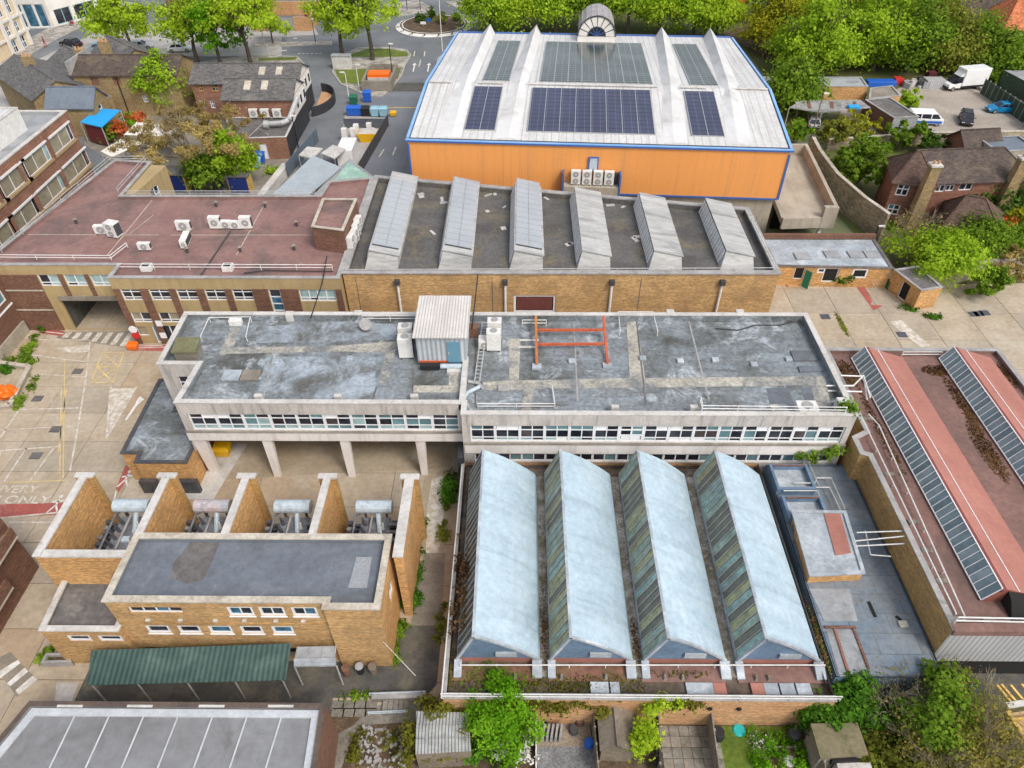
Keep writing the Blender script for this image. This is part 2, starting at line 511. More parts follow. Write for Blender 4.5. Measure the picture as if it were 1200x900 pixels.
m_yellowp = mat('road_paint_yellow', (.75, .52, .10), (.55, .38, .12), sc=1.2, grain=.1)
m_yellowf = mat('faded_yellow_paint', (.70, .53, .24), (.50, .39, .22), sc=.9, grain=.1)
m_redp = mat('red_path_paint', (.42, .11, .095), (.34, .10, .08), sc=.8, grain=.12, stain=(.4, .3, .24), ssc=.7, amt=.32)
m_grass = mat('lawn', (.12, .17, .02), (.08, .13, .015), sc=.5, grain=.25, gsc=4)
m_verge = mat('verge', (.16, .20, .03), (.10, .14, .02), sc=.3, grain=.25, gsc=3)
m_soil = mat('soil', (.13, .085, .05), (.08, .055, .035), sc=.8, grain=.3, gsc=5, stain=(.25, .2, .13), ssc=.8, amt=.35)
m_under = mat('woodland_floor', (.10, .12, .03), (.12, .11, .05), sc=.25, grain=.25)
m_gravel = mat('car_park_gravel', (.40, .345, .29), (.32, .275, .23), sc=.12, grain=.14, gsc=4, stain=(.45, .4, .34), ssc=.12, amt=.4)
m_flag = mat('garden_flags', (.27, .245, .21), (.20, .18, .15), sc=.6, grain=.2, stain=(.13, .125, .09), ssc=.6, amt=.4)
m_earth = mat('ground_far', (.20, .19, .15), (.13, .15, .07), sc=.03, grain=.1)
# walls
def brick(name, c1, c2, mo=(.42, .36, .28), st=None, amt=.35, streak=None):
    return mat(name, c1, c2, sc=.35, grain=.10, gsc=7, pat=('brick', .235, .078, mo, .009), stain=st, ssc=.35, amt=amt - .03, soft=.2, streak=(.3, 5.5, 1), kc=tuple(x * .42 for x in c1), kamt=.75)
m_bky = brick('yellow_stock_brick', (.58, .355, .145), (.46, .265, .10), (.52, .39, .23), (.30, .19, .095), amt=.42)
m_bkor = brick('orange_brick', (.63, .345, .12), (.52, .27, .085), (.56, .40, .23), (.36, .21, .095), amt=.4)
m_bkdirty = brick('dirty_yellow_brick', (.50, .30, .105), (.34, .19, .065), (.46, .33, .17), (.56, .37, .15))
m_bkbr = brick('brown_brick', (.20, .095, .06), (.15, .07, .045), (.22, .15, .11))
m_bkred = brick('red_brick', (.24, .085, .055), (.18, .065, .042), (.33, .22, .16))
m_bkpub = brick('pub_brick', (.31, .14, .085), (.22, .09, .055), (.33, .24, .18))
m_bkold = brick('old_stock_brick', (.34, .24, .11), (.25, .17, .075), (.36, .29, .18), (.2, .14, .07))
m_bkgard = brick('garden_wall_brick', (.58, .31, .14), (.48, .24, .10), (.55, .42, .28), (.42, .26, .13))
m_bkstone = mat('boundary_wall', (.40, .34, .235), (.32, .26, .175), sc=.4, grain=.14, gsc=4, pat=('brick', .45, .22, (.3, .26, .2), .012), stain=(.22, .19, .12), ssc=.4, amt=.4)
m_tan = mat('tan_panel', (.44, .33, .17), (.38, .28, .14), sc=.3, grain=.06, streak=(1.2, .15, 1), kc=(.2, .15, .09), kamt=.5)
m_render = mat('white_render', (.80, .745, .70), (.72, .665, .62), sc=.4, grain=.05, streak=(1.6, .12, 1), kc=(.36, .31, .28), kamt=.5)
m_rendgrey = mat('stained_render', (.56, .52, .475), (.46, .425, .39), sc=.4, grain=.08, streak=(2.4, .22, 1), kc=(.20, .18, .165), kamt=.85)
m_conc = mat('concrete', (.44, .39, .31), (.35, .305, .24), sc=.3, grain=.09, streak=(1.2, .2, 1), kc=(.2, .17, .13), kamt=.6)
m_concdk = mat('dark_concrete', (.27, .24, .20), (.20, .175, .14), sc=.4, grain=.12, stain=(.32, .28, .22), ssc=.5, amt=.4)
m_cop = mat('coping_stone', (.56, .51, .42), (.42, .37, .30), sc=.7, grain=.14, gsc=5, stain=(.23, .19, .14), ssc=.9, amt=.34)
m_copw = mat('white_coping', (.60, .575, .54), (.48, .455, .42), sc=.7, grain=.1, gsc=5, stain=(.36, .32, .27), ssc=.8, amt=.34)
m_copg = mat('grey_coping', (.40, .385, .37), (.29, .28, .27), sc=.7, grain=.12, gsc=5, stain=(.2, .19, .17), ssc=.8, amt=.35)
m_cream = mat('cream_stucco', (.70, .58, .40), (.62, .50, .34), sc=.4, grain=.05)
m_stucco = mat('white_stucco', (.74, .71, .66), (.66, .63, .58), sc=.4, grain=.04)
m_bldark = mat('black_boarding', (.035, .038, .045), (.05, .05, .055), sc=.8, pat=('seam', .2, 1, (.02, .02, .022), .02))
m_clad = mat('orange_cladding', (.80, .345, .10), (.77, .325, .092), sc=.1, rough=.55, grain=.03, pat=('seam', .9, 0, (.72, .30, .085), .03), streak=(1.3, .06, 1), kc=(.52, .25, .11), kamt=.5)
m_blue = flat('blue_trim', (.05, .13, .38), .4)
m_bluel = mat('pale_blue_trim', (.27, .46, .74), (.19, .39, .70), sc=.4, rough=.4, grain=.04)
m_cladw = mat('grey_cladding', (.50, .50, .51), (.44, .44, .45), sc=.3, rough=.5, grain=.05, pat=('seam', .3, 0, (.27, .27, .28), .07), streak=(1.5, .1, 1), kc=(.3, .29, .28), kamt=.4)
# roofs
m_felt = mat('blue_grey_felt', (.255, .29, .315), (.19, .205, .21), sc=.28, rough=.5, grain=.24, gsc=3.6, stain=(.085, .085, .07), ssc=.17, amt=.43, soft=.12, stain2=((.42, .455, .48), .33, .41, .07), cells=(30, 1.0, .08, .025), streak=(.3, 1.6, 1), kc=(.08, .08, .07), kamt=.75, spec=.4)
m_feltb = mat('plain_blue_felt', (.165, .185, .21), (.13, .145, .17), sc=.25, rough=.6, grain=.12, gsc=2.2, stain=(.09, .085, .085), ssc=.2, amt=.38, soft=.14, stain2=((.21, .225, .245), .5, .36, .08), cells=(40, 1.0, .035, .012), spec=.35)
m_feltd = mat('dark_roof_felt', (.155, .145, .14), (.115, .105, .10), sc=.5, rough=.8, grain=.18, gsc=3, stain=(.23, .21, .19), ssc=.4, amt=.38)
m_felth = mat('old_hall_felt', (.135, .13, .125), (.10, .095, .09), sc=.4, rough=.85, grain=.16, gsc=3, stain=(.20, .165, .10), ssc=.3, amt=.38, cells=(9, 1.0, .06, .015))
m_redf = mat('red_felt', (.285, .165, .145), (.24, .135, .12), sc=.25, rough=.8, grain=.1, gsc=2.5, stain=(.15, .105, .095), ssc=.25, amt=.42, stain2=((.33, .22, .2), .6, .34, .08), cells=(1.0, 30, .04, .014))
m_redsaw = mat('pink_red_felt', (.42, .185, .145), (.36, .155, .12), sc=.25, rough=.75, grain=.07, gsc=2.5, cells=(40, 1.0, .04, .015))
m_redfl = mat('dull_red_felt', (.26, .15, .125), (.21, .12, .10), sc=.3, rough=.8, grain=.13, gsc=2.5, stain=(.16, .10, .085), ssc=.2, amt=.42, cells=(30, 1.0, .04, .012))
m_strip = mat('cream_walkway', (.47, .44, .37), (.37, .345, .29), sc=.5, grain=.24, gsc=4, stain=(.20, .21, .21), ssc=.4, amt=.46, soft=.1, stain2=((.30, .265, .17), .5, .34, .06))
m_whiter = mat('white_metal_roof', (.64, .635, .615), (.57, .56, .54), sc=.2, rough=.55, grain=.07, gsc=2, pat=('seam', .8, 0, (.44, .435, .42), .09), streak=(1.6, .12, 1), kc=(.36, .335, .30), kamt=.7)
m_fin = mat('white_fin', (.67, .665, .65), (.6, .59, .575), sc=.25, rough=.5, grain=.06, stain=(.46, .44, .41), ssc=.25, amt=.38)
m_cement = mat('cement_sheet', (.47, .465, .45), (.38, .375, .36), sc=.5, rough=.85, grain=.12, gsc=3, stain=(.25, .25, .24), ssc=.35, amt=.4, stretch=(.4, 2.2, 1), cells=(40, 1.5, .03, .02))
m_louv = mat('white_louvre_face', (.78, .78, .76), (.70, .70, .68), sc=.5, rough=.5, pat=('seam', .6, 0, (.35, .35, .34), .1))
m_shed = mat('pale_blue_sheet', (.40, .515, .585), (.345, .45, .52), sc=.22, rough=.7, grain=.09, gsc=2.5, stain=(.50, .61, .67), ssc=.2, amt=.44, soft=.25, stain2=((.28, .35, .38), .6, .30, .08), cells=(1.02, 2.3, .025, .012), streak=(1.2, .1, 1), kc=(.24, .30, .34), kamt=.6)
m_gable = mat('slate_blue_gable', (.145, .22, .32), (.115, .175, .25), sc=.6, rough=.6, grain=.12, gsc=3, streak=(.5, .7, 1), kc=(.22, .3, .4), kamt=.5)
m_zinc = mat('blue_zinc', (.14, .19, .245), (.19, .215, .235), sc=.35, rough=.5, grain=.14, gsc=3, stain=(.235, .235, .225), ssc=.2, amt=.42, soft=.16, stain2=((.10, .095, .085), .4, .34, .06), cells=(2.4, 1.3, .14, .03))
m_zincl = mat('pale_zinc', (.40, .44, .475), (.30, .33, .355), sc=.5, rough=.5, grain=.14, gsc=3, stain=(.53, .57, .60), ssc=.5, amt=.4, stain2=((.2, .21, .22), .9, .32, .06))
m_greysh = mat('grey_sheet', (.36, .37, .38), (.28, .29, .30), sc=.5, rough=.7, grain=.1, stain=(.18, .18, .17), ssc=.5, amt=.36)
m_blgrey = mat('smooth_grey_roof', (.245, .25, .255), (.205, .207, .21), sc=.3, rough=.6, grain=.08, gsc=2, stain=(.14, .135, .13), ssc=.3, amt=.38, soft=.16)
m_tile = mat('brown_tiles', (.105, .08, .07), (.08, .062, .055), sc=.6, rough=.8, grain=.12, gsc=6, pat=('brick', .3, .16, (.06, .045, .035), .012), stain=(.16, .13, .08), ssc=.4, amt=.36)
m_tiler = mat('red_brown_tiles', (.125, .08, .062), (.1, .063, .05), sc=.6, rough=.8, grain=.14, gsc=6, pat=('brick', .3, .16, (.08, .05, .04), .012))
m_tileo = mat('orange_tiles', (.58, .19, .085), (.5, .16, .07), sc=.6, rough=.8, grain=.1, pat=('brick', .3, .2, (.3, .1, .05), .012))
m_slate = mat('grey_slate', (.145, .14, .135), (.115, .112, .11), sc=.5, rough=.7, grain=.12, gsc=6, pat=('brick', .35, .2, (.07, .07, .07), .01), stain=(.2, .185, .16), ssc=.4, amt=.36)
m_slateb = mat('blue_slate', (.17, .20, .24), (.14, .165, .20), sc=.6, rough=.6, grain=.1, gsc=5)
m_greenc = mat('green_sheet', (.055, .10, .088), (.042, .08, .07), sc=.4, rough=.55, grain=.08, gsc=3, pat=('rib', .3, 0, .022), stain=(.09, .15, .13), ssc=.5, amt=.4)
m_corrw = mat('white_profile_sheet', (.64, .61, .565), (.56, .53, .49), sc=.4, rough=.5, grain=.06, pat=('rib', .22, 0, .016), streak=(1.5, .12, 1), kc=(.42, .38, .33), kamt=.5)
m_corrg = mat('grey_profile_sheet', (.50, .53, .55), (.42, .45, .47), sc=.4, rough=.5, grain=.06, pat=('rib', .35, 0, .03), streak=(1.5, .12, 1), kc=(.3, .31, .32), kamt=.5)
m_asbestos = mat('fibre_cement', (.46, .47, .45), (.38, .385, .37), sc=.6, rough=.8, grain=.1, pat=('rib', .18, 0, .04), stain=(.22, .215, .2), ssc=.6, amt=.42, stretch=(.5, 1, 1))
# glass
def glass(name, c, rough=.12, c2=None, spec=.5):
    return mat(name, c, c2 or tuple(x * 2.2 + .02 for x in c), sc=.7, rough=rough, grain=.12, gsc=1.3, spec=spec)  # lighter blotches paint hints of blinds and partial reflections into the glass
m_gdark = glass('dark_glass', (.012, .014, .02), .08)
m_gdark2 = glass('warm_dark_glass', (.03, .022, .022), .1)
m_gteal = glass('teal_glass', (.16, .28, .30), .15, (.11, .2, .22))
m_gpale = glass('pale_teal_glass', (.38, .52, .52), .2, (.28, .4, .4))
m_gblue = glass('blue_glass', (.03, .09, .14), .1)
m_gwhite = flat('white_infill', (.80, .79, .78), .5)
m_golive = glass('olive_panel', (.40, .42, .25), .3)
m_gtan = glass('tan_blind', (.33, .29, .20), .25, (.26, .23, .16))
m_gshed = [mat('shed_glass_%s' % k, tuple(x * 2.6 for x in c), tuple(x * 2.2 for x in c2), sc=1.1, rough=.35, grain=.2, gsc=3, stain=st, ssc=.7, amt=.4, soft=.2, spec=.3) for k, c, c2, st in (
    ('green', (.15, .20, .165), (.11, .15, .12), (.22, .25, .2)), ('olive', (.18, .185, .10), (.14, .14, .08), (.24, .23, .15)),
    ('dark', (.065, .07, .06), (.09, .09, .07), (.14, .14, .115)), ('teal', (.14, .215, .195), (.11, .16, .15), (.2, .25, .23)))]
m_gvine = mat('vine_covered_glass', (.14, .095, .05), (.10, .11, .085), sc=1.3, rough=.6, grain=.3, gsc=4, stain=(.15, .2, .17), ssc=.5, amt=.42)
m_gsaw = [glass('rooflight_glass_%s' % k, c, .2, c2) for k, c, c2 in (('deep', (.17, .24, .26), (.13, .19, .21)), ('mid', (.22, .30, .32), (.16, .23, .25)), ('grey', (.29, .35, .37), (.21, .27, .29)))]
m_pv = mat('photovoltaic_cell', (.06, .068, .115), (.05, .056, .095), sc=.2, rough=.25, grain=.05, spec=.5, pat=('seam', .83, 0, (.2, .205, .24), .02))
m_pvb = mat('photovoltaic_painted_reflection', (.06, .075, .068), (.05, .065, .058), sc=.12, rough=.18, grain=.06, spec=.45, stain=(.17, .19, .19), ssc=.10, amt=.42, soft=.3, pat=('seam', .83, 0, (.3, .32, .32), .02))  # pale blotches paint the sky's reflection into the panel colour
m_pvc = mat('pale_photovoltaic', (.40, .42, .435), (.35, .37, .39), sc=.2, rough=.3, grain=.06, spec=.5, pat=('seam', .66, 0, (.36, .40, .44), .02))  # pale base colour stands in for sky reflected in the panels
m_pvf = flat('panel_frame', (.46, .465, .475), .4, .3)
# small things
m_wf = flat('white_frame', (.78, .78, .78), .5)
m_galv = mat('galvanised_steel', (.52, .52, .51), (.42, .42, .41), sc=2, rough=.45, metal=.2, grain=.1)
m_whitem = mat('white_painted_metal', (.76, .75, .72), (.66, .64, .60), sc=1.5, rough=.45, grain=.06)
m_ac = mat('white_casing', (.75, .74, .70), (.66, .64, .60), sc=1.2, rough=.45, grain=.06)
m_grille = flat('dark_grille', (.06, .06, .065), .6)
m_fan = flat('fan_guard', (.33, .32, .31), .6)
m_black = flat('black_plastic', (.02, .02, .023), .5)
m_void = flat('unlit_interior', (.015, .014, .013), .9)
m_dullrust = mat('dull_rusty_steel', (.30, .14, .10), (.22, .11, .08), sc=1.5)
m_gutw = mat('gutter_lining', (.52, .54, .56), (.44, .46, .48), sc=.8, grain=.08)
m_rust = mat('red_oxide_steel', (.56, .125, .05), (.45, .10, .045), sc=1.5, rough=.6, grain=.15)
m_darkm = mat('dark_machinery', (.075, .08, .10), (.11, .105, .10), sc=1.2, rough=.5, metal=.3, grain=.2, stain=(.16, .10, .06), ssc=1, amt=.35)
m_rad = mat('radiator_fins', (.12, .125, .15), (.09, .095, .11), sc=1.2, rough=.5, metal=.3, grain=.15)
m_tank = mat('pale_blue_tank', (.48, .56, .61), (.42, .49, .53), sc=1.5, rough=.5, grain=.1, stain=(.25, .22, .2), ssc=1.5, amt=.34)
m_tankp = mat('rusty_pink_tank', (.52, .40, .40), (.42, .45, .48), sc=1.2, rough=.5, grain=.15, stain=(.33, .18, .14), ssc=1.2, amt=.4)
m_door = flat('blue_door', (.13, .27, .36), .5)
m_doorg = flat('green_door', (.02, .22, .14), .5)
m_orange = flat('orange_plastic', (.85, .16, .01), .45)
m_yel = flat('yellow_plastic', (.80, .45, .01), .45)
m_teal = flat('teal_plastic', (.02, .42, .42), .45)
m_bluep = flat('blue_plastic', (.02, .12, .52), .45)
m_bluet = flat('bright_blue_sheet', (.02, .36, .78), .5)
m_greenp = flat('green_plastic', (.02, .14, .08), .5)
m_redpl = flat('red_canvas', (.55, .03, .03), .6)
m_sail = mat('cream_canvas', (.78, .74, .65), (.70, .66, .57), sc=.4, grain=.06)
m_wood = mat('weathered_timber', (.24, .20, .155), (.17, .14, .105), sc=.8, grain=.16, stretch=(1, 1, 1))
m_woody = mat('yellow_timber', (.74, .50, .17), (.62, .40, .12), sc=1, grain=.1)
m_woodo = mat('ochre_board', (.55, .36, .12), (.46, .29, .09), sc=1, grain=.1)
m_bark = mat('bark', (.115, .095, .07), (.075, .062, .048), sc=1.2, grain=.2)
m_twig = mat('twigs', (.33, .28, .20), (.24, .195, .135), sc=1, grain=.15)
m_navy = flat('navy_paint', (.015, .03, .15), .5)
m_gfence = mat('green_fence_panel', (.055, .085, .055), (.04, .065, .045), sc=.5, grain=.1)
m_bfence = mat('blue_grey_hoarding', (.12, .16, .20), (.10, .13, .165), sc=.4, grain=.1)
m_tyre = flat('tyre_rubber', (.02, .02, .02), .8)
m_rim = flat('alloy', (.45, .45, .46), .35, .7)
m_cblack = flat('car_black', (.02, .021, .025), .25)
m_cblue = flat('car_blue', (.01, .20, .42), .25)
m_clblue = flat('car_light_blue', (.30, .52, .62), .25)
m_cnavy = flat('car_royal_blue', (.02, .08, .40), .25)
m_cred = flat('car_red', (.42, .02, .03), .25)
m_csilver = flat('car_silver', (.48, .50, .52), .3, .3)
m_cwhite = flat('van_white', (.78, .78, .77), .3)
m_light = flat('lamp_lens', (.6, .58, .5), .2)
m_tail = flat('tail_lens', (.4, .02, .02), .25)
m_green_glass = mat('green_glass_roof', (.30, .50, .40), (.38, .55, .46), sc=.5, rough=.4, grain=.12, cells=(1.1, 1.1, .12, .03))
m_skin = flat('skin', (.42, .25, .17), .6)
m_cloth = flat('dark_cloth', (.03, .03, .045), .9)
m_clothr = flat('red_cloth', (.35, .04, .05), .9)
m_sky = flat('teal_shopfront', (.30, .50, .52), .4)
# leaves
L_SPRING = leafmat('spring_leaf', (0.169, 0.286, 0.018), (0.325, 0.494, 0.033), (0.520, 0.676, 0.065), .45)
L_LIME = leafmat('lime_leaf', (0.230, 0.356, 0.016), (0.391, 0.540, 0.034), (0.552, 0.667, 0.069), .45)
L_MID = leafmat('mid_leaf', (0.081, 0.155, 0.016), (0.169, 0.284, 0.027), (0.297, 0.432, 0.047), .4)
L_DARK = leafmat('dark_leaf', (0.030, 0.066, 0.012), (0.060, 0.120, 0.019), (0.114, 0.198, 0.034))
L_OLIVE = leafmat('olive_leaf', (0.121, 0.149, 0.022), (0.243, 0.270, 0.041), (0.392, 0.392, 0.074), .4)
L_BUD = leafmat('budding_leaf', (0.238, 0.175, 0.063), (0.364, 0.273, 0.098), (0.504, 0.392, 0.140), .3)
L_YEL = leafmat('yellow_green_leaf', (0.200, 0.213, 0.013), (0.350, 0.350, 0.025), (0.500, 0.463, 0.037))
L_BRIGHT = leafmat('bright_green_leaf', (.08, .22, .010), (.16, .37, .016), (.27, .50, .035), .45)
L_RED = leafmat('coral_blossom', (.35, .07, .02), (.55, .13, .04), (.62, .25, .10))
L_WHITE = leafmat('white_blossom', (.55, .53, .48), (.72, .70, .66), (.80, .78, .75), .2)
L_MOSS = leafmat('moss', (.09, .10, .012), (.15, .15, .02), (.20, .17, .03), .2)
L_DEAD = leafmat('dead_leaf', (.10, .055, .025), (.15, .085, .04), (.2, .12, .06), .15)
L_IVY = leafmat('ivy_leaf', (0.037, 0.106, 0.013), (0.075, 0.188, 0.018), (0.138, 0.288, 0.031))
# ------------------------------------------------------------------ vegetation
def leaf_cloud(name, blobs, n, size, seed, mat_, parent=None, base=(0, 0, 0), clump=0.0, nclump=60, up=.5, aspect=.7, shell=.45):
    """n folded leaf faces spread through ellipsoids (x, y, z, rx, ry, rz); clumps leave gaps and light and dark tufts"""
    r = np.random.default_rng(seed)
    B = np.array(blobs, float)
    vol = (B[:, 3] * B[:, 4] * B[:, 5]) ** .8
    if clump > 0:
        kb = r.choice(len(B), nclump, p=vol / vol.sum())
        d = r.normal(size=(nclump, 3)); d[:, 2] = d[:, 2] * .9 + .15; d /= np.linalg.norm(d, axis=1)[:, None]
        rad = r.random(nclump) ** shell
        cc = B[kb, :3] + d * B[kb, 3:] * rad[:, None]
        ci = r.integers(0, nclump, n)
        cs = clump * (.6 + .8 * r.random(nclump))
        g = r.normal(size=(n, 3)); g[:, 2] *= .65
        p = cc[ci] + g * cs[ci][:, None] * .6
        out = p - B[kb[ci], :3]
    else:
        kb = r.choice(len(B), n, p=vol / vol.sum())
        d = r.normal(size=(n, 3)); d /= np.linalg.norm(d, axis=1)[:, None]
        p = B[kb, :3] + d * B[kb, 3:] * (r.random(n) ** shell)[:, None]
        out = p - B[kb, :3]
    p[:, 2] = np.maximum(p[:, 2], .03)
    nn = out / (np.linalg.norm(out, axis=1)[:, None] + 1e-6) + r.normal(size=(n, 3)) * .55 + np.array([0, 0, up])
    nn /= np.linalg.norm(nn, axis=1)[:, None]
    a = np.cross(nn, r.normal(size=(n, 3))); a /= np.linalg.norm(a, axis=1)[:, None] + 1e-9
    b = np.cross(nn, a)
    s = size * (.42 + 1.15 * r.random(n) ** 1.6)[:, None]
    v = np.empty((n, 4, 3))
    v[:, 0] = p - a * s; v[:, 1] = p - b * s * aspect + nn * s * .18; v[:, 2] = p + a * s; v[:, 3] = p + b * s * aspect - nn * s * .12
    v = v.reshape(-1, 3) - np.array(base)
    me = bpy.data.meshes.new(name)
    me.vertices.add(4 * n); me.vertices.foreach_set('co', v.ravel())
    me.loops.add(4 * n); me.loops.foreach_set('vertex_index', np.arange(4 * n))
    me.polygons.add(n); me.polygons.foreach_set('loop_start', np.arange(n) * 4)
    me.update(calc_edges=True)
    return mesh_obj(name, me, mat_, parent)

def limbs(mb, p, d, L, r, depth, rnd, spread=.6, n=3, upb=.15, ns=5, curve=.2):
    q = p
    dd = Vector(d).normalized()
    for k in range(2):
        dd = (dd + Vector((rnd.uniform(-1, 1), rnd.uniform(-1, 1), rnd.uniform(-.5, 1))) * curve).normalized()
        e = q + dd * L / 2
        mb.tube(q, e, r * (1 - .22 * k), r * (1 - .22 * (k + 1)), n=ns if depth > 1 else 3, cap=False)
        q = e
    if depth <= 0: return
    for i in range(n):
        a = rnd.uniform(0, 6.283)
        o = dd.orthogonal().normalized()
        o.rotate(Matrix.Rotation(a + i * 6.283 / n, 3, dd))
        nd = (dd + o * rnd.uniform(.5, 1.2) * spread + Vector((0, 0, upb))).normalized()
        limbs(mb, q - dd * L * rnd.uniform(0, .35), nd, L * rnd.uniform(.6, .85), r * .55, depth - 1, rnd, spread, n, upb, ns, curve)

def tree(label, x, y, h, w, leaf, seed, n=3600, size=.33, name='tree', cat='tree', group=None, lobes=7, clump=.9, nclump=70, trunk_h=.35, dens=1.0, depthw=None, z0=0.0, bark=None, twigs=2, low=.46):
    t = thing(name, label, cat, (x, y, z0), group)
    rnd = random.Random(seed)
    dw = depthw or w
    mb = MB()
    th = h * trunk_h
    rr = max(.12, h * .022)
    mb.tube((x, y, z0 - .1), (x, y, z0 + th * .5), rr * 1.3, rr, n=7, cap=False)
    top = Vector((x + rnd.uniform(-.3, .3), y + rnd.uniform(-.3, .3), z0 + th))
    mb.tube((x, y, z0 + th * .5), top, rr, rr * .85, n=7, cap=False)
    for i in range(4):
        a = i * 1.57 + rnd.uniform(-.4, .4)
        limbs(mb, top - Vector((0, 0, th * .12 * i / 3)), (math.cos(a) * .6 * w / h * 1.4, math.sin(a) * .6 * w / h * 1.4, 1), (h - th) * .36, rr * .6, twigs, rnd, .55, 3)
    limbs(mb, top, (0, 0, 1), (h - th) * .42, rr * .7, twigs, rnd, .5, 3)
    mb.build('trunk', bark or m_bark, t, smooth=True, uv=False)
    bl = []
    for i in range(lobes):
        a = i * 2.399 + rnd.random(); k = math.sqrt((i + .5) / lobes)
        zc = z0 + h * (low + .32 * (1 - k) + rnd.uniform(-.10, .08))
        s = rnd.uniform(.24, .36)
        bl.append((x + math.cos(a) * w * .5 * k * .68, y + math.sin(a) * dw * .5 * k * .68, zc, w * s, dw * s, h * rnd.uniform(.19, .28)))
    bl.append((x, y, z0 + h * .76, w * .22, dw * .22, h * .2))
    leaf_cloud('crown', bl, int(n * dens), size, seed, leaf, t, (x, y, z0), clump, nclump)
    return t
def shrub(label, x, y, h, w, leaf, seed, n=1200, size=.16, name='shrub', cat='shrub', group=None, d=None, z0=0.0, clump=.3, nclump=40, lobes=5, stem=True, shell=.4):
    t = thing(name, label, cat, (x, y, z0), group)
    rnd = random.Random(seed); d = d or w
    if stem:
        mb = MB()
        for i in range(4):
            a = i * 1.57 + rnd.random()
            mb.tube((x, y, z0), (x + math.cos(a) * w * .25, y + math.sin(a) * d * .25, z0 + h * .6), .05, .02, n=4, cap=False)
        mb.build('stem', m_bark, t, uv=False)
    bl = []
    for i in range(lobes):
        a = i * 2.399 + rnd.random(); k = math.sqrt((i + .3) / lobes)
        bl.append((x + math.cos(a) * w * .33 * k, y + math.sin(a) * d * .33 * k, z0 + h * (.5 + rnd.uniform(-.1, .12)), w * .28, d * .28, h * rnd.uniform(.33, .46)))
    leaf_cloud('foliage', bl, n, size, seed, leaf, t, (x, y, z0), clump, nclump, shell=shell)
    return t
def bare_tree(label, x, y, h, w, seed, leaf=None, n=1500, size=.12, z0=0.0, depth=4, name='budding_tree', L0=.3, nb=3, mt=None, main=5, group=None):
    t = thing(name, label, 'tree', (x, y, z0), group)
    rnd = random.Random(seed)
    mb = MB(); r = h * .028
    top = Vector((x, y, z0 + h * .22))
    mb.tube((x, y, z0 - .1), top, r * 1.2, r, n=7, cap=False)
    for i in range(main):
        a = i * 6.283 / main + rnd.uniform(-.4, .4)
        limbs(mb, top, (math.cos(a) * w / h * .9, math.sin(a) * w / h * .9, .85), h * L0, r * .55, depth, rnd, .75, nb, .08, 4, .3)
    limbs(mb, top, (0, 0, 1), h * L0, r * .6, depth, rnd, .6, nb, .1, 4)
    mb.build('trunk', mt or m_twig, t, uv=False)
    if leaf:
        bl = []
        for i in range(8):
            a = i * 2.399; k = math.sqrt((i + .5) / 8)
            bl.append((x + math.cos(a) * w * .36 * k, y + math.sin(a) * w * .36 * k, z0 + h * (.55 + .2 * (1 - k)), w * .27, w * .27, h * .24))
        leaf_cloud('crown', bl, n, size, seed, leaf, t, (x, y, z0), .5, 110)
    return t
def weeds(name, label, blobs, n, size, leaf, seed, kind='stuff', cat='weeds', clump=.25, nclump=None, **k):
    o = leaf_cloud(name, blobs, n, size, seed, leaf, None, (0, 0, 0), clump, nclump or max(8, n // 40), **k)
    return tag(o, label, cat, kind=kind)
# ------------------------------------------------------------------ ground
def sheet(name, pts, m, z, kind='structure', parent=None):
    mb = MB(); mb.face(*[(p[0], p[1], z) for p in pts])
    o = mb.build(name, m, parent)
    if not parent: o['kind'] = kind
    return o
def psheet(name, px, m, z, kind='structure', parent=None):
    return sheet(name, [P(u, v, z) for u, v in px], m, z, kind, parent)
def kerbed(name, px, m, h=.12, kerb=True):
    pts = [P(u, v, h) for u, v in px]
    mb = MB(); mb.prism([(p.x, p.y) for p in pts], -.02, h)
    o = mb.build(name, m); o['kind'] = 'structure'
    if kerb:
        k = MB(); poly = [(p.x, p.y) for p in pts]
        a = sum(poly[i][0] * poly[(i + 1) % len(poly)][1] - poly[(i + 1) % len(poly)][0] * poly[i][1] for i in range(len(poly)))
        if a < 0: poly = poly[::-1]
        ring(k, inset(poly, -.16), inset(poly, .003), -.02, h + .004)
        kk = k.build('kerb', m_kerb, o)
    return o
sheet('ground', [(-1500, -200), (1500, -200), (1500, 2500), (-1500, 2500)], m_earth, -.06)
sheet('yard_base', [(-75, 5), (70, 5), (70, 72), (-75, 72)], m_joint, -.035)
sheet('road', [(-150, 72), (24, 72), (24, 260), (-150, 260)], m_asphalt, -.02)
# concrete yards laid in bays
rs = random.Random(4)
def slabs(name, xs, ys, skip=None, weights=None):
    y = thing(name, None, None, (xs[0], ys[0], 0), kind='structure')
    for i in range(len(xs) - 1):
        for j in range(len(ys) - 1):
            cx, cy = (xs[i] + xs[i + 1]) / 2, (ys[j] + ys[j + 1]) / 2
            if skip and skip(cx, cy): continue
            g = .022
            MB().box(xs[i] + g, xs[i + 1] - g, ys[j] + g, ys[j + 1] - g, -.05, rs.uniform(-.006, .006)).build('slab', rs.choice(SLAB if not weights else weights), y)
    return y
YX = [-60.6, -55.5, -50.4, -45.3, -40.2, -35.1, -30.0, -24.9, -19.8, -14.7, -9.6, -3.2]
YY = [3.2, 6.5, 9.8, 13.1, 16.4, 19.7, 23.0, 26.3, 29.6, 32.9, 36.2, 39.4, 42.7, 46.0, 49.3, 52.6, 56.2, 59.5]
slabs('concrete_yard', YX, YY, weights=[SLAB[0], SLAB[0], SLAB[1], SLAB[3], SLAB[2]])
slabs('concrete_yard', [23, 27.2, 31.4, 35.6, 39.8, 44, 48.2, 52.4, 56.6, 60.8, 65], [44.5, 48.7, 52.9, 57.1, 61.3, 65.5], weights=[SLAB[0], SLAB[1], SLAB[2], SLAB[2]])
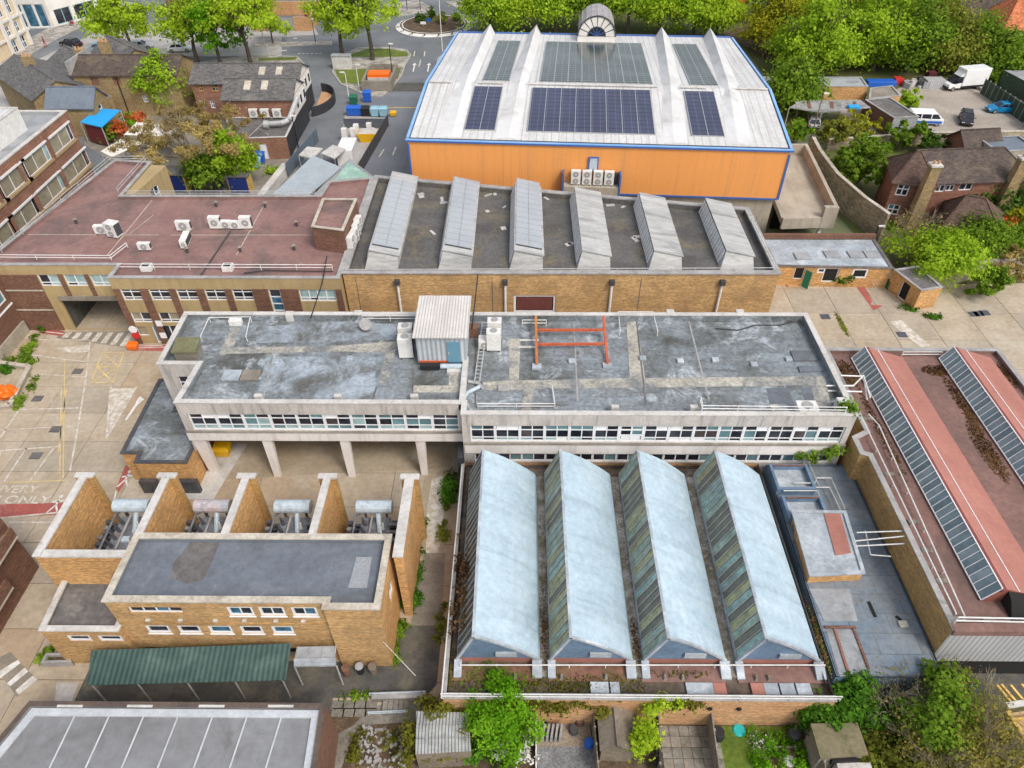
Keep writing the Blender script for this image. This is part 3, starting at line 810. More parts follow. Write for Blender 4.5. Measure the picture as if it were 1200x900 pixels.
slabs('concrete_passage', [-3, 4, 11, 18, 23], [46.6, 49.8, 53], weights=[SLAB[1]])
# darker surfacing round the substation
psheet('asphalt_apron', [(82, 832), (107, 779), (122, 772), (420, 776), (424, 742), (478, 733), (518, 733), (512, 802), (500, 815), (390, 818), (388, 838), (380, 852), (84, 850)], m_asph_dk, .012)
psheet('concrete_lane', [(497, 560), (532, 545), (520, 640), (517, 733), (480, 733), (486, 640)], m_yard, .013)
psheet('asphalt_patch', [(497, 648), (522, 648), (517, 733), (481, 733)], m_concdk, .018)
psheet('pale_cement_patch', [(506, 562), (522, 556), (520, 600), (514, 648), (499, 648), (500, 600)], m_whitef, .022)
psheet('pale_cement_patch', [(66, 800), (92, 800), (83, 824), (64, 824)], m_copw, .016)
psheet('pale_cement_patch', [(212, 563), (266, 520), (290, 520), (250, 585), (203, 585)], m_copw, .018)
psheet('wing_floor', [(270, 518), (535, 518), (528, 548), (255, 562)], m_yard, .014)  # plain yard concrete sheet laid under the stilted wing
psheet('slab_path', [(378, 868), (415, 850), (430, 830), (470, 820), (500, 823), (500, 845), (420, 850), (400, 900), (376, 900)], m_flag, .01)
# gardens in front
psheet('garden_soil', [(370, 826), (955, 850), (1010, 940), (380, 940)], m_soil, .004)
psheet('garden_gravel', [(628, 842), (690, 844), (700, 905), (628, 905)], mat('pinkish_gravel', (.33, .25, .18), (.25, .205, .16), sc=.7, grain=.3, gsc=8, stain=(.2, .2, .2), ssc=.6, amt=.4), .02)
psheet('garden_gravel', [(630, 876), (697, 874), (700, 905), (628, 905)], mat('grey_chippings', (.22, .22, .22), (.16, .16, .16), sc=.8, grain=.35, gsc=9), .026)
gp = thing('garden_paving', None, None, (9.4, 16, 0), kind='structure')
for i in range(6):
    for j in range(5):
        MB().box(8.05 + i * .56, 8.58 + i * .56, 14.3 + j * .6, 14.87 + j * .6, -.02, .02 + rs.uniform(0, .02)).build('flagstone', rs.choice([m_flag, m_flag, m_concdk]), gp)
psheet('garden_lawn', [(832, 851), (935, 851), (950, 905), (834, 905)], m_grass, .02)
psheet('overgrown_bank', [(940, 800), (1215, 770), (1260, 960), (950, 960)], m_under, .01)
psheet('bare_soil_bed', [(902, 874), (938, 874), (944, 905), (904, 905)], m_soil, .03)
psheet('dark_asphalt_yard', [(1090, 776), (1230, 770), (1260, 815), (1100, 815)], m_asph_dk, .02)
# road markings in the yard
def strip(name, pts, w, m, z=.03, parent=None):
    mb = MB()
    for a, b in zip(pts[:-1], pts[1:]):
        a, b = Vector(a).to_2d(), Vector(b).to_2d(); d = (b - a).normalized(); n = Vector((-d.y, d.x)) * w / 2
        mb.face((*(a - n), z), (*(b - n), z), (*(b + n), z), (*(a + n), z))
    o = mb.build(name, m, parent)
    if not parent: o['kind'] = 'structure'
    return o
def pstrip(name, px, w, m, z=.03): return strip(name, [P(u, v, z) for u, v in px], w, m, z)
for px, w in (([(108, 399), (105.5, 400), (101, 440), (95, 478), (88, 520), (82, 552)], .14), ([(22, 414), (100, 424)], .12), ([(43, 438), (100, 442)], .12), ([(45, 398), (105, 398.5)], .12),
              ([(21, 480), (92, 478)], .14), ([(0, 504), (90, 499)], .1), ([(0, 528), (72, 523)], .14), ([(22, 481), (0, 513)], .16), ([(31, 525), (5, 564)], .14), ([(63, 525), (35, 563)], .12),
              ([(0, 530), (0, 534)], .1), ([(0, 607), (75, 600)], .14), ([(10, 612), (60, 612)], .15)):
    pstrip('bay_line', px, w, m_whitef)
for px in ([(72, 455), (70, 555)], [(78, 455), (68, 530)], [(5, 566), (75, 563)], [(76, 420), (74, 560)]): pstrip('faded_line', px, .1, m_yellowf, .027)
# turning box with two crosses
bx = [P(121, 413, .03), P(145, 413, .03), P(133, 448, .03), P(107, 448, .03)]
bx = [(-37.6, 46.9), (-34.6, 46.9), (-34.6, 50.8), (-37.6, 50.8)]
o = thing('box_marking', None, None, (-36, 48.8, 0), kind='structure')
px = [(120, 413), (145, 413), (133, 448), (107, 448)]
q = [P(u, v, .03) for u, v in px]; mL, mR = (q[0] + q[3]) / 2, (q[1] + q[2]) / 2
for k, (a, b) in enumerate(((q[0], q[1]), (q[1], q[2]), (q[2], q[3]), (q[3], q[0]), (mL, mR), (q[0], mR), (q[1], mL), (mL, q[2]), (mR, q[3]))):
    strip('yellow_line', [a, b], .13, m_yellowf, .03 + .001 * k, o)
# zebra at the passage
z = thing('zebra_crossing', None, None, P(115, 394), kind='structure')
px = [(73, 390), (158, 389), (148, 404), (70, 397)]
psheet('dark_surface', [(72, 389), (158, 388), (147, 407), (66, 396)], m_concdk, .022, parent=z)
for i in range(7):
    u = 78 + i * 12.2; h = 6 + i * 1.7
    psheet('white_bar', [(u, 389.5), (u + 6.5, 389.5), (u + 1 - i * .9, 389.5 + h), (u - 6 - i * .9, 389.5 + h)], m_whitef, .027, parent=z)
z = thing('zebra_crossing', None, None, P(22, 795), kind='structure')
psheet('dark_surface', [(0, 770), (12, 764), (42, 795), (20, 817), (0, 790)], m_concdk, .018, parent=z)
for px in ([(0, 786), (21, 773), (24, 777), (0, 795)], [(8, 801), (29, 782), (33, 787), (12, 804)], [(18, 809), (38, 792), (44, 796), (22, 814)]):
    psheet('white_bar', px, m_white, .024, parent=z)
# wedge and arrow beside the annex
z = thing('hatched_wedge', None, None, P(135, 480), kind='structure')
for k, px in enumerate(([(130, 453), (125, 513)], [(160, 453), (125, 513)])):
    strip('white_line', [P(*c, .03) for c in px], .2, m_whitef, .03 + k * .002, z)
psheet('pale_fill', [(131, 455), (158, 455), (128, 507)], m_whitef, .026, parent=z)
a = thing('road_arrow', None, None, P(157, 480), kind='structure')
psheet('arrow_shaft', [(146, 492.5), (148.5, 492.5), (163, 472), (160, 471)], m_white, .03, parent=a)
psheet('arrow_head', [(159, 471), (164, 464), (169, 468), (163, 473)], m_white, .034, parent=a)
# red pedestrian paths
psheet('red_path', [(0, 591), (74, 589), (70, 603), (0, 607)], m_redp, .02)
psheet('red_path', [(45, 390), (52, 385.5), (76, 388), (72, 394)], m_redp, .024)
psheet('red_path', [(149, 410.5), (152, 404.5), (195, 404), (191, 411.5)], m_redp, .024)
psheet('red_path', [(136, 572), (147, 545), (152, 547), (150, 560), (139, 577)], m_redp, .028)
psheet('red_path', [(1003, 335), (1012, 334), (1022, 353), (1020, 357), (1035, 358), (1024, 364)], m_redp, .022)
for px in ([(150, 408), (196, 406.5)], [(160, 405.5), (190, 404.8)], [(136, 575), (133, 590)], [(47, 388), (74, 391)]): pstrip('white_edge_line', px, .1, m_white, .034)
for (u, v) in ((145, 566), (63, 596)):   # walking-figure symbols on the red paths
    c = P(u, v, .03)
    s = MB()
    for a_, b_ in (((0, .9), (0, .35)), ((0, .35), (-.35, -.4)), ((0, .35), (.4, -.3)), ((-.4, .6), (.45, .75))):
        A, B = Vector(a_), Vector(b_); d = (B - A).normalized(); n = Vector((-d.y, d.x)) * .07
        s.face(*[(c.x + w.x, c.y + w.y, .036) for w in (A - n, B - n, B + n, A + n)])
    s.face(*[(c.x + .17 * math.cos(t * 1.047), c.y + 1.15 + .17 * math.sin(t * 1.047), .036) for t in range(6)])
    s.build('walking_symbol', m_white)['kind'] = 'structure'
def ground_text(txt, u, v, size, m, z=.034, sx=1.0, rot=0):
    c = bpy.data.curves.new('yard_lettering', 'FONT'); c.body = txt; c.size = size; c.align_x = 'RIGHT'; c.materials.append(m); c.offset = .02
    o = bpy.data.objects.new('yard_lettering', c); o.location = P(u, v, z); o.scale = (sx, 1, 1); o.rotation_euler = (0, 0, rot); COL.objects.link(o); o['kind'] = 'structure'
ground_text('DELIVERY', 42, 577.5, 1.0, m_whitef, sx=1.15)
ground_text('VEHICLES ONLY', 56, 590, 1.05, m_whitef, sx=1.2)
for i, (u, v) in enumerate(((91, 435), (44, 467), (65, 503), (42, 534))):
    c = P(u, v, .02)
    g = thing('drain_cover', None, None, c, kind='structure')
    MB().obox((c.x, c.y, .0), .85, .7, .03).build('cover', m_rad, g)
    f = MB()
    for k in range(5): f.obox((c.x - .32 + k * .16, c.y, .03), .06, .6, .012)
    f.build('bar', m_concdk, g)
for i, (u, v) in enumerate(((1057, 392), (1141, 368), (1147, 367.5), (1154, 366.5), (967, 371))):
    c = P(u, v, .02); MB().obox((c.x, c.y, .0), .9, .8, .025).build('drain_cover', m_rad)['kind'] = 'structure'
psheet('pale_cement_patch', [(1043, 377), (1056, 375), (1082, 398), (1090, 405), (1080, 407), (1062, 394)], m_whitef, .016)
psheet('pale_cement_patch', [(66, 408), (104, 404), (104, 412), (84, 414)], m_whitef, .016)
psheet('car_park', [(1024, 118), (1068, 96), (1150, 88), (1205, 120), (1260, 160), (1030, 152), (985, 160), (985, 118)], m_gravel, .02)
psheet('garden_ground', [(925, 185), (1012, 165), (1300, 170), (1300, 330), (1052, 334), (1045, 290), (1010, 283)], m_under, .015)
psheet('house_lawn', [(1150, 240), (1260, 225), (1260, 330), (1060, 318), (1100, 280)], m_grass, .025)
psheet('woodland_floor', [(860, 170), (905, 100), (860, 40), (560, 50), (560, -60), (1400, -60), (1400, 120), (1150, 100), (1060, 108), (930, 118), (930, 190)], m_under, .01)
psheet('park_path', [(846, 40), (875, 30), (905, 62), (900, 72)], m_soil, .03)

# ------------------------------------------------------------------ far left: roads and pavements
psheet('town_paving', [(-40, 110), (60, 62), (130, 30), (260, 25), (330, 32), (330, 66), (205, 66), (120, 75), (60, 130), (-40, 150)], m_plaza, .004)
for i, (cx, cy, r) in enumerate(((107, 62, 2.5), (107, 62, 4.2), (107, 62, 6.0))):
    c = P(cx, cy, .02); s = MB()
    for k in range(24):
        a0, a1 = 1.2 + k * .13, 1.2 + (k + 1) * .13
        s.face((c.x + r * math.cos(a0), c.y + r * math.sin(a0), .018), (c.x + (r + .3) * math.cos(a0), c.y + (r + .3) * math.sin(a0), .018), (c.x + (r + .3) * math.cos(a1), c.y + (r + .3) * math.sin(a1), .018), (c.x + r * math.cos(a1), c.y + r * math.sin(a1), .018))
    s.build('paving_arc', m_pave)['kind'] = 'structure'
kerbed('pavement', [(-30, 118), (15, 75), (60, 48), (112, 22), (125, 12), (160, 4), (130, 0), (85, 18), (30, 48), (-30, 85)], m_pave)
kerbed('pavement', [(296, 50), (388, 48.5), (388, 52), (296, 54)], m_pave)
kerbed('pavement', [(300, 30), (366, 30), (372, 40), (318, 43), (298, 44)], m_plaza)
kerbed('pavement', [(232, 73), (300, 64), (348, 66), (357, 76), (352, 80), (300, 80), (232, 78)], m_pave)
psheet('verge', [(303, 68), (348, 66.5), (346, 70), (303, 71)], m_verge, .135)
kerbed('pavement', [(390, 84), (396, 66), (420, 56), (455, 55), (476, 58), (481, 64), (474, 76), (470, 88), (462, 98), (448, 112), (432, 112), (400, 98)], m_pave)
psheet('verge', [(404, 66), (430, 57), (456, 57), (478, 61), (478, 66), (440, 67)], m_verge, .14)
psheet('verge', [(392, 82), (440, 80), (470, 79), (466, 92), (448, 100), (400, 97)], m_verge, .14)
kerbed('traffic_island', [(452, 4), (490, 0), (508, 11), (500, 14), (468, 18)], m_pave)
kerbed('traffic_island', [(523, 2), (560, -2), (570, 5), (558, 9), (536, 9)], m_pave)
kerbed('traffic_island', [(562, 17), (590, 10), (588, 16), (570, 20)], m_pave)
kerbed('traffic_island', [(512, 76), (514, 68), (524, 60), (530, 62), (522, 80), (514, 82)], m_plaza)
# worn patches and paint on the approach road
psheet('road_patch', [(458, 97), (505, 97), (500, 107), (452, 107)], m_asph_dk, -.012)
psheet('road_patch', [(440, 108), (500, 108), (470, 205), (400, 205)], mat('pale_asphalt', (.20, .215, .235), (.17, .18, .2), sc=.2, grain=.08, gsc=4), -.014)
pstrip('yellow_line', [(455, 126), (488, 126)], .25, m_yellowp, .0)
for px in ([(484, 84), (486, 77)], [(501, 84), (502.5, 76)], [(486, 60), (485, 66)], [(498, 60), (497, 66)], [(493, 70), (491, 78)], [(450, 175), (444, 184)], [(464, 172), (460, 182)]):
    pstrip('lane_dash', px, .2, m_whitef, .0)
for i, (u, v) in enumerate(((485, 78), (502, 78))):
    a = thing('road_arrow', None, None, P(u, v), kind='structure')
    strip('arrow_shaft', [P(u - .8, v + 6, 0), P(u + .6, v - 2, 0)], .22, m_white, .006, a)
    c = P(u + .6, v - 2, 0); MB().face((c.x - .4, c.y - .1, .008), (c.x + .4, c.y - .1, .008), (c.x, c.y + 1.1, .008)).build('arrow_head', m_white, a)
for px in ([(310, 59), (318, 58.5)], [(326, 59.5), (336, 59)], [(322, 45.5), (327, 45.3)], [(344, 45), (348, 44.8)]): pstrip('lane_mark', px, .45, m_white, .0)
for i in range(6): pstrip('give_way_dash', [(349 + i * 5, 62.8 - i * .05), (352 + i * 5, 62.8 - i * .05)], .3, m_white, .0)
def ellipse(c, rx, ry, n=32): return [(c.x + rx * math.cos(2 * math.pi * i / n), c.y + ry * math.sin(2 * math.pi * i / n)) for i in range(n)]
# roundabout
rc = P(508.5, 30, 0)
ra = thing('roundabout', 'planted roundabout ringed by a white kerb with black chevrons', 'roundabout', (rc.x, rc.y, 0))
R0 = 7.6
MB().prism(ellipse(rc, R0 - .9, R0 - .9), -.01, .35).build('soil_bed', m_soil, ra)
for k in range(16):
    a0, a1 = 2 * math.pi * k / 16, 2 * math.pi * (k + 1) / 16
    s = MB()
    pts = [(R0, a0, .0), (R0, a1, .0), (R0 - 1.2, a1, .34), (R0 - 1.2, a0, .34)]
    def pp(r_, a_, z_): return (rc.x + r_ * math.cos(a_), rc.y + r_ * math.sin(a_), z_)
    am = (a0 + a1) / 2
    s.face(pp(R0, a0, 0), pp(R0, am, 0), pp(R0 - 1.2, am, .36), pp(R0 - 1.2, a0, .36)); s.face(pp(R0, am, 0), pp(R0, a1, 0), pp(R0 - 1.2, a1, .36), pp(R0 - 1.2, am, .36))
    s.face(pp(R0 - 1.2, a0, .36), pp(R0 - 1.2, a1, .36), pp(R0 - 1.4, a1, .36), pp(R0 - 1.4, a0, .36))
    kb = s.build('kerb_block', m_stucco, ra)
    s = MB(); da = .045
    for sg in (1, -1):
        s.face(pp(R0 - .15, am - da, .06), pp(R0 - .15, am, .06), pp(R0 - .62, am + .07, .205), pp(R0 - .62, am + .07 - da, .205)) if sg > 0 else s.face(pp(R0 - .62, am + .07 - da, .205), pp(R0 - .62, am + .07, .205), pp(R0 - 1.1, am, .35), pp(R0 - 1.1, am - da, .35))
    s.build('chevron', m_black, kb)
for k, (dx, dy, h, w, lf, lab) in enumerate(((-2.6, 1.2, 1.8, 3.2, L_DARK, 'dark low shrub at the left of the roundabout bed'), (1.9, .3, 2.0, 3.6, L_OLIVE, 'olive rounded shrub on the right half of the roundabout'), (-.6, 2.3, 2.6, 1.7, L_DARK, 'spiky palm-like plant rising in the middle of the roundabout'),
                                             (4.4, 2.2, 1.5, 1.5, L_MID, 'small green bush at the right rim of the roundabout bed'))):
    shrub(lab, rc.x + dx, rc.y + dy, h, w, lf, 70 + k, n=500, size=.2, z0=.35)
for k, (dx, dy) in enumerate(((-1.9, -1.6), (-1.0, .4))):
    c = (rc.x + dx, rc.y + dy, .35); s = thing('road_sign', ('small white sign low at the front of the roundabout bed', 'small blue and white sign between the roundabout shrubs')[k], 'sign', c)
    MB().tube(c, (c[0], c[1], 1.0), .04).build('post', m_galv, s)
    MB().box(c[0] - .55, c[0] + .55, c[1] - .07, c[1] - .03, .7, 1.2).build('sign_board', (m_wf, m_bluep)[k], s)
rw = random.Random(11)
def pick(*opts):
    r = rw.random() * sum(w for _, w in opts)
    for m, w in opts:
        r -= w
        if r <= 0: return m
    return opts[-1][0]
def roofpatch(parent, name, px, z, m, th=.012):
    pts = [P(u, v, z) for u, v in px]
    poly = [(p.x, p.y) for p in pts]
    a = sum(poly[i][0] * poly[(i + 1) % len(poly)][1] - poly[(i + 1) % len(poly)][0] * poly[i][1] for i in range(len(poly)))
    if a < 0: poly = poly[::-1]
    return MB().prism(poly, z, z + th).build(name, m, parent)
# ================================================================== main office block with the grey roof
ZR = 7.1
MP = [(-24.2, 35.9), (-4.0, 35.9), (-4.0, 34.85), (23.1, 34.85), (23.1, 46.55), (-27.2, 46.55), (-27.0, 40.05), (-24.0, 40.05)]
def bays(x0, x1, n, zb, zt): return [(x0 + (x1 - x0) * i / n, x0 + (x1 - x0) * (i + 1) / n, zb, zt) for i in range(n)]
b0 = bays(.55, 19.9, 10, 4.98, 6.61)      # along the left front (starts at x = -24.2)
b2 = bays(.55, 26.7, 15, 4.98, 6.62)      # right front (starts at x = -4.0)
b2l = bays(.75, 26.5, 15, 2.9, 3.72)
b7 = [(2.0, 3.6, 5.3, 6.4)]
ops = {0: [(.55, 19.9, 4.98, 6.61)], 2: [(.55, 26.7, 4.98, 6.62), (.75, 26.5, 2.9, 3.72)], 6: [(1.1, 2.6, 5.2, 6.5)]}
main = flat_building('office_block', 'long two-storey white rendered block with weathered blue-grey flat roof, left wing on stilts', 'office block', MP, 7.7, m_rendgrey, m_felt, .6, .32,
                     ops=ops, cop=m_copw, z0e={0: 3.98, 6: 2.6, 7: 2.6}, em={1: m_render})
def panes_main(i, j):
    if j == 0: return pick((m_gpale, 5), (m_gteal, 3), (m_gdark, 2))
    if j == 1: return pick((m_gdark, 6), (m_gdark2, 2), (m_gteal, 2), (m_gpale, .6))
    return pick((m_gdark, 4), (m_gwhite, 2.4), (m_gteal, 2), (m_gdark2, 1))
for b in b0: window(main, MP[0], MP[1], b, m_wf, (1, 1), (.28, .47, .25), panes_main, bw=.07, outer=.1)
def panes_r(i, j):
    if j == 0: return pick((m_gpale, 3), (m_gdark, 4), (m_gwhite, 2))
    if j == 1: return pick((m_gdark, 7), (m_gdark2, 2), (m_gteal, 1.2), (m_golive, .3))
    return pick((m_gdark, 4), (m_gwhite, 3.5), (m_gteal, 1.5))
for k, b in enumerate(b2):
    if k == 6: window(main, MP[2], MP[3], b, m_wf, (.5, .5), (.35, .4, .25), lambda i, j: (m_gwhite if j == 0 else m_gdark if i == 0 else m_gteal), bw=.12, outer=.14)
    else: window(main, MP[2], MP[3], b, m_wf, (1, 1), (.2, .52, .28), panes_r, bw=.07, outer=.1)
for b in b2l: window(main, MP[2], MP[3], b, m_wf, (1, 1), (1,), lambda i, j: pick((m_gdark, 3), (m_gteal, 1)), bw=.08)
window(main, MP[6], MP[7], (1.1, 2.6, 5.2, 6.5), m_wf, (1, 1), (.5, .5), lambda i, j: m_gdark)
# white spandrels and sills proud of the stained frieze
MB().box(-24.25, -3.96, 35.82, 35.9 - .004, 3.98, 4.9).build('spandrel', m_render, main)
MB().box(-3.9, 23.16, 34.77, 34.85 - .004, 3.86, 4.86).build('spandrel', m_render, main)
MB().box(-24.2, -4.05, 35.72, 35.9, 4.904, 4.96).build('sill', m_concdk, main)
MB().box(-3.9, 23.1, 34.67, 34.85, 4.864, 4.93).build('sill', m_concdk, main)
MB().box(-24.2, -4.05, 36.06, 46.3, 3.9, 3.98 - .003).build('soffit', m_conc, main)
MB().box(-24.2, -4.1, 45.9, 46.2, 0, 3.9).build('back_wall', m_bkbr, main)
MB().box(-24.6, -24.25, 36.3, 46, 0, 3.0).build('side_wall', m_bkbr, main)
MB().box(-4.45, -4.02, 34.3, 45.8, 0, 3.85).build('side_wall', m_bldark, main)
for u, v in ((252, 552), (326, 557), (413, 557.5), (498, 555)):
    p = P(u, v, 0); w0 = .5 if u == 252 else .36
    m = MB(); m.hexa([(p.x - w0 * .7, p.y - .15, 0), (p.x + w0 * .7, p.y - .15, 0), (p.x + w0 * .7, p.y + .15, 0), (p.x - w0 * .7, p.y + .15, 0)],
                     [(p.x - w0, 35.95, 3.9), (p.x + w0, 35.95, 3.9), (p.x + w0, 36.35, 3.9), (p.x - w0, 36.35, 3.9)])
    m.build('stilt', m_render, main)
# cream walkway strips on the roof
for px in ([(257, 415), (272, 383), (283, 383), (273, 407.5), (400, 405), (466, 400), (455, 449), (443, 449), (452, 413), (400, 412)],
           [(526, 432), (540, 432), (540, 460), (484, 460), (485, 452), (526, 452)],
           [(596, 397), (610, 397), (608, 446), (738, 443), (734, 375), (746, 375), (756, 443), (966, 441), (974, 476), (956, 476), (950, 452), (940, 452), (930, 452), (625, 456), (622, 484), (611, 484), (612, 457), (566, 457), (566, 448), (597, 446)]):
    roofpatch(main, 'roof_walkway', px, ZR, m_strip, .02)
for px in ([(926, 412), (951, 412), (957, 423), (930, 424)], [(935, 430), (961, 430), (964, 436), (937, 437)]): roofpatch(main, 'roof_slab', px, ZR, m_feltb, .12)
for px in ([(938, 455), (958, 453), (966, 478), (946, 479)], [(898, 455), (924, 454), (930, 472), (902, 474)]):
    roofpatch(main, 'felt_patch', px, ZR, m_feltb, .008)
for px in ([(300, 383), (400, 377), (465, 380), (462, 398), (300, 402)], [(312, 418), (440, 418), (440, 470), (300, 470)]): roofpatch(main, 'felt_patch', px, ZR, MATS.get('pale_blue_felt') or mat('pale_blue_felt', (.35, .40, .445), (.28, .315, .345), sc=.4, rough=.55, grain=.2, gsc=3.6, stain=(.12, .12, .11), ssc=.3, amt=.44, soft=.1, stain2=((.20, .22, .235), .5, .40, .06)), .009)
for px in ([(557, 378), (557, 474)], [(745, 370), (757, 475)], [(672, 373), (677, 470)], [(806, 372), (831, 470)], [(322, 405), (308, 470)], [(441, 455), (436, 470)], [(484, 437), (483, 470)]):
    strip('roof_joint', [P(u, v, ZR) for u, v in px], .12, m_copg if px[0][0] in (806, 322, 672) else m_feltd, ZR + .026, main)
# joint between the two wings: raised upstand
a, b = P(541, 476, 7.5), P(546, 395, 7.5)
MB().box(-4.25, -3.85, 35.9, 41.2, 7.1, 7.62).build('upstand', m_copw, main)
# small raised tank housing at the left end
def P2(px, z): return [P(u, v, z) for u, v in px]
t = thing('tank_housing', 'squat moss-topped concrete housing at left end of the grey roof', 'roof housing', P(218, 405, 7.1))
q = P2([(203, 413), (228, 413), (233, 398), (209, 398)], 8.1)
MB().prism([(p.x, p.y) for p in q], 7.1, 8.1).build('wall', m_concdk, t)
MB().prism(inset([(p.x, p.y) for p in q], -.12), 8.1, 8.25).build('lid', mat('mossy_concrete', (.22, .20, .12), (.16, .16, .08), sc=.8, grain=.15), t)
# ------------------------------------------------------------------ low annex left of the wing
AP = [(-29.5, 35.4), (-28.2, 35.4), (-28.1, 34.5), (-24.3, 34.5), (-24.3, 39.9), (-27.1, 40.0), (-27.3, 44.0), (-29.75, 43.6)]
annex = flat_building('flat_annex', 'low brick annex with puddled grey felt roof left of the stilted wing', 'annex', AP, 3.0, m_bkor, m_felt, .04, .2, cop=m_darkm, cop_h=.05, cop_over=.08)
MB().box(-28.3, -24.0, 34.1, 34.46, 0, 1.3).build('base_wall', m_darkm, annex)

# ================================================================== red-roofed brick range
LZ = 7.3
LP = [(-47.9, 54.15), (-36.1, 54.15), (-36.1, 52.1), (-15.75, 52.1), (-15.75, 71.5), (-20.4, 70.6), (-20.7, 67.4), (-41.2, 67.4), (-41.2, 75.3), (-45.6, 75.9), (-48.4, 56.0)]
def xs_at(y, z, *us):
    out = []
    for u in us:
        lo = P(u, 300, z)
        # move along the picture column to the wall plane y
        va, vb = -200.0, 900.0
        for _ in range(40):
            vm = (va + vb) / 2
            if P(u, vm, z).y > y: va = vm
            else: vb = vm
        out.append(P(u, (va + vb) / 2, z).x)
    return out
wing = xs_at(54.15, 5.7, 46, 70, 76.5, 101, 107, 131)
opw = [(wing[2 * i] + 47.9, wing[2 * i + 1] + 47.9, 5.05, 6.3) for i in range(3)]
pass_x = (-42.9 + 47.9, 11.75)
up = xs_at(52.1, 5.5, 143, 166, 176, 200, 208, 232, 241, 265, 273, 297)
st = xs_at(52.1, 5, 317, 331)
rt = xs_at(52.1, 5.5, 351, 394)
X0 = 36.1
op2 = [(up[2 * i] + X0, up[2 * i + 1] + X0, 4.93, 6.13) for i in range(5)]
op2l = [(o[0], o[1], 2.45, 3.6) for o in op2]
opst = [(st[0] + X0, st[1] + X0, 2.2, 6.13)]
oprt = [(rt[0] + X0, rt[1] + X0, 4.85, 6.13)]
dr = [(2.0, 4.6, 0.05, 2.1), (.5, 1.5, .9, 2.0)]
ops = {0: opw + [(pass_x[0], pass_x[1], .0, 3.55)], 2: op2 + op2l + opst + oprt + dr}
lb = flat_building('brick_range', 'long brown and tan brick range with dull red flat roof and a drive-through passage', 'brick building', LP, LZ, m_tan, m_redf, .3, .3, ops=ops, cop=m_copg, em={1: m_bkbr, 10: m_bkbr, 8: m_bkbr, 9: m_bkbr})
dkp = lambda i, j: pick((m_gdark, 5), (m_gpale, 1.2), (m_gteal, 1))
for k, o in enumerate(opw): window(lb, LP[0], LP[1], o, m_wf, (1, 1), (.25, .75), (lambda i, j: pick((m_gpale, 4), (m_gdark, 1))), bw=.08)
for o in op2: window(lb, LP[2], LP[3], o, m_wf, (1, 1), (.22, .56, .22), lambda i, j: m_gdark, bw=.08)
for o in op2l: window(lb, LP[2], LP[3], o, m_wf, (1, 1), (.22, .78), lambda i, j: pick((m_gdark, 4), (m_gtan, 1)), bw=.08)
window(lb, LP[2], LP[3], opst[0], m_wf, (1,), (1, 1, 1, 1, 1), lambda i, j: pick((m_gblue, 3), (m_gdark, 2)), bw=.1)
window(lb, LP[2], LP[3], oprt[0], m_wf, (1, 1, 1, 1), (.25, .75), lambda i, j: pick((m_gpale, 5), (m_gdark, .8)), bw=.1)
window(lb, LP[2], LP[3], dr[0], m_wf, (.8, 1, 1), (1,), lambda i, j: (m_door if i == 0 else m_gdark), bw=.09, name='door')
window(lb, LP[2], LP[3], dr[1], m_wf, (1,), (1,), lambda i, j: m_gtan)
# brown brick piers, one by one, proud of the tan panels
def pier(x0, x1, y, z0, z1, m=m_bkbr, pr=.09): MB().box(x0, x1, y - pr, y - .003, z0, z1).build('brick_pier', m, lb)
e = [-36.1] + up
for i in range(0, 10, 2):
    a0, a1 = (e[i] if i else -36.05), e[i + 1]
    pier(a0 + (.02 if i else 0), a1 - .02, 52.1, .0, 6.2)
pier(up[9] + .02, st[0] - .02, 52.1, 0, 6.2); pier(st[1] + .02, rt[0] - .02, 52.1, 0, 6.2); pier(rt[1] + .02, -15.75, 52.1, 0, 6.2)
for i in (1, 3): pier(wing[i] + .05, wing[i + 1] - .05, 54.15, 4.05, 6.36)
pier(-47.9, wing[0] - .06, 54.15, 0, 6.3)
MB().box(-47.9, wing[0] - .06, 53.98, 54.05, 4.6, 4.72).build('stone_band', m_cop, lb)
MB().box(-47.9, wing[0] - .06, 53.98, 54.05, 2.4, 2.52).build('stone_band', m_cop, lb)
MB().box(-42.9, -36.2, 53.95, 54.15, 3.56, 4.0).build('lintel', m_concdk, lb)
# inside of the passage, coloured dark in place of shade
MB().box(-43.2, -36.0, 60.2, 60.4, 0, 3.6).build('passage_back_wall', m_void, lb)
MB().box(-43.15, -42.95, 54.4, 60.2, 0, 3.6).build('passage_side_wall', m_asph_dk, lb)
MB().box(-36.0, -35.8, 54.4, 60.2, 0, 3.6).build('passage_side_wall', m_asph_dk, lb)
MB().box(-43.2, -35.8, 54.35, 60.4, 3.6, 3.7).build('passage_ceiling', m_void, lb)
# yard-side tan wall with two white windows (back wing)
bw_ = [(1.4, 3.2, 4.6, 6.0), (4.0, 5.8, 4.6, 6.0), (1.4, 3.2, 1.8, 3.2), (4.0, 5.8, 1.8, 3.2)]
q = thing('rear_bay', 'tan rear bay with white windows behind the red roof corner', 'building bay', (-36, 70, 0))
pts = P2([(152, 228), (187, 190)], 7.2)
wv = MB(); p0, p1 = (-40.2, 67.6), (-39.4, 74.6)
wall(wv, p0, p1, 0, 7.2, [(.6, 2.2, 4.4, 6.3), (2.9, 4.6, 4.4, 6.3), (.6, 2.2, 1.2, 3.2)])
wv.face((-41.1, 67.6, 7.2), (-40.2, 67.6, 7.2), (-39.4, 74.6, 7.2), (-41.1, 74.8, 7.2)); wv.face((-39.4, 74.6, 0), (-41.1, 74.8, 0), (-41.1, 74.8, 7.2), (-39.4, 74.6, 7.2))
wv.build('wall', m_tan, q)
for o in ((.6, 2.2, 4.4, 6.3), (2.9, 4.6, 4.4, 6.3), (.6, 2.2, 1.2, 3.2)): window(q, p0, p1, o, m_wf, (1, 1), (1, 1), lambda i, j: m_gdark, bw=.12)
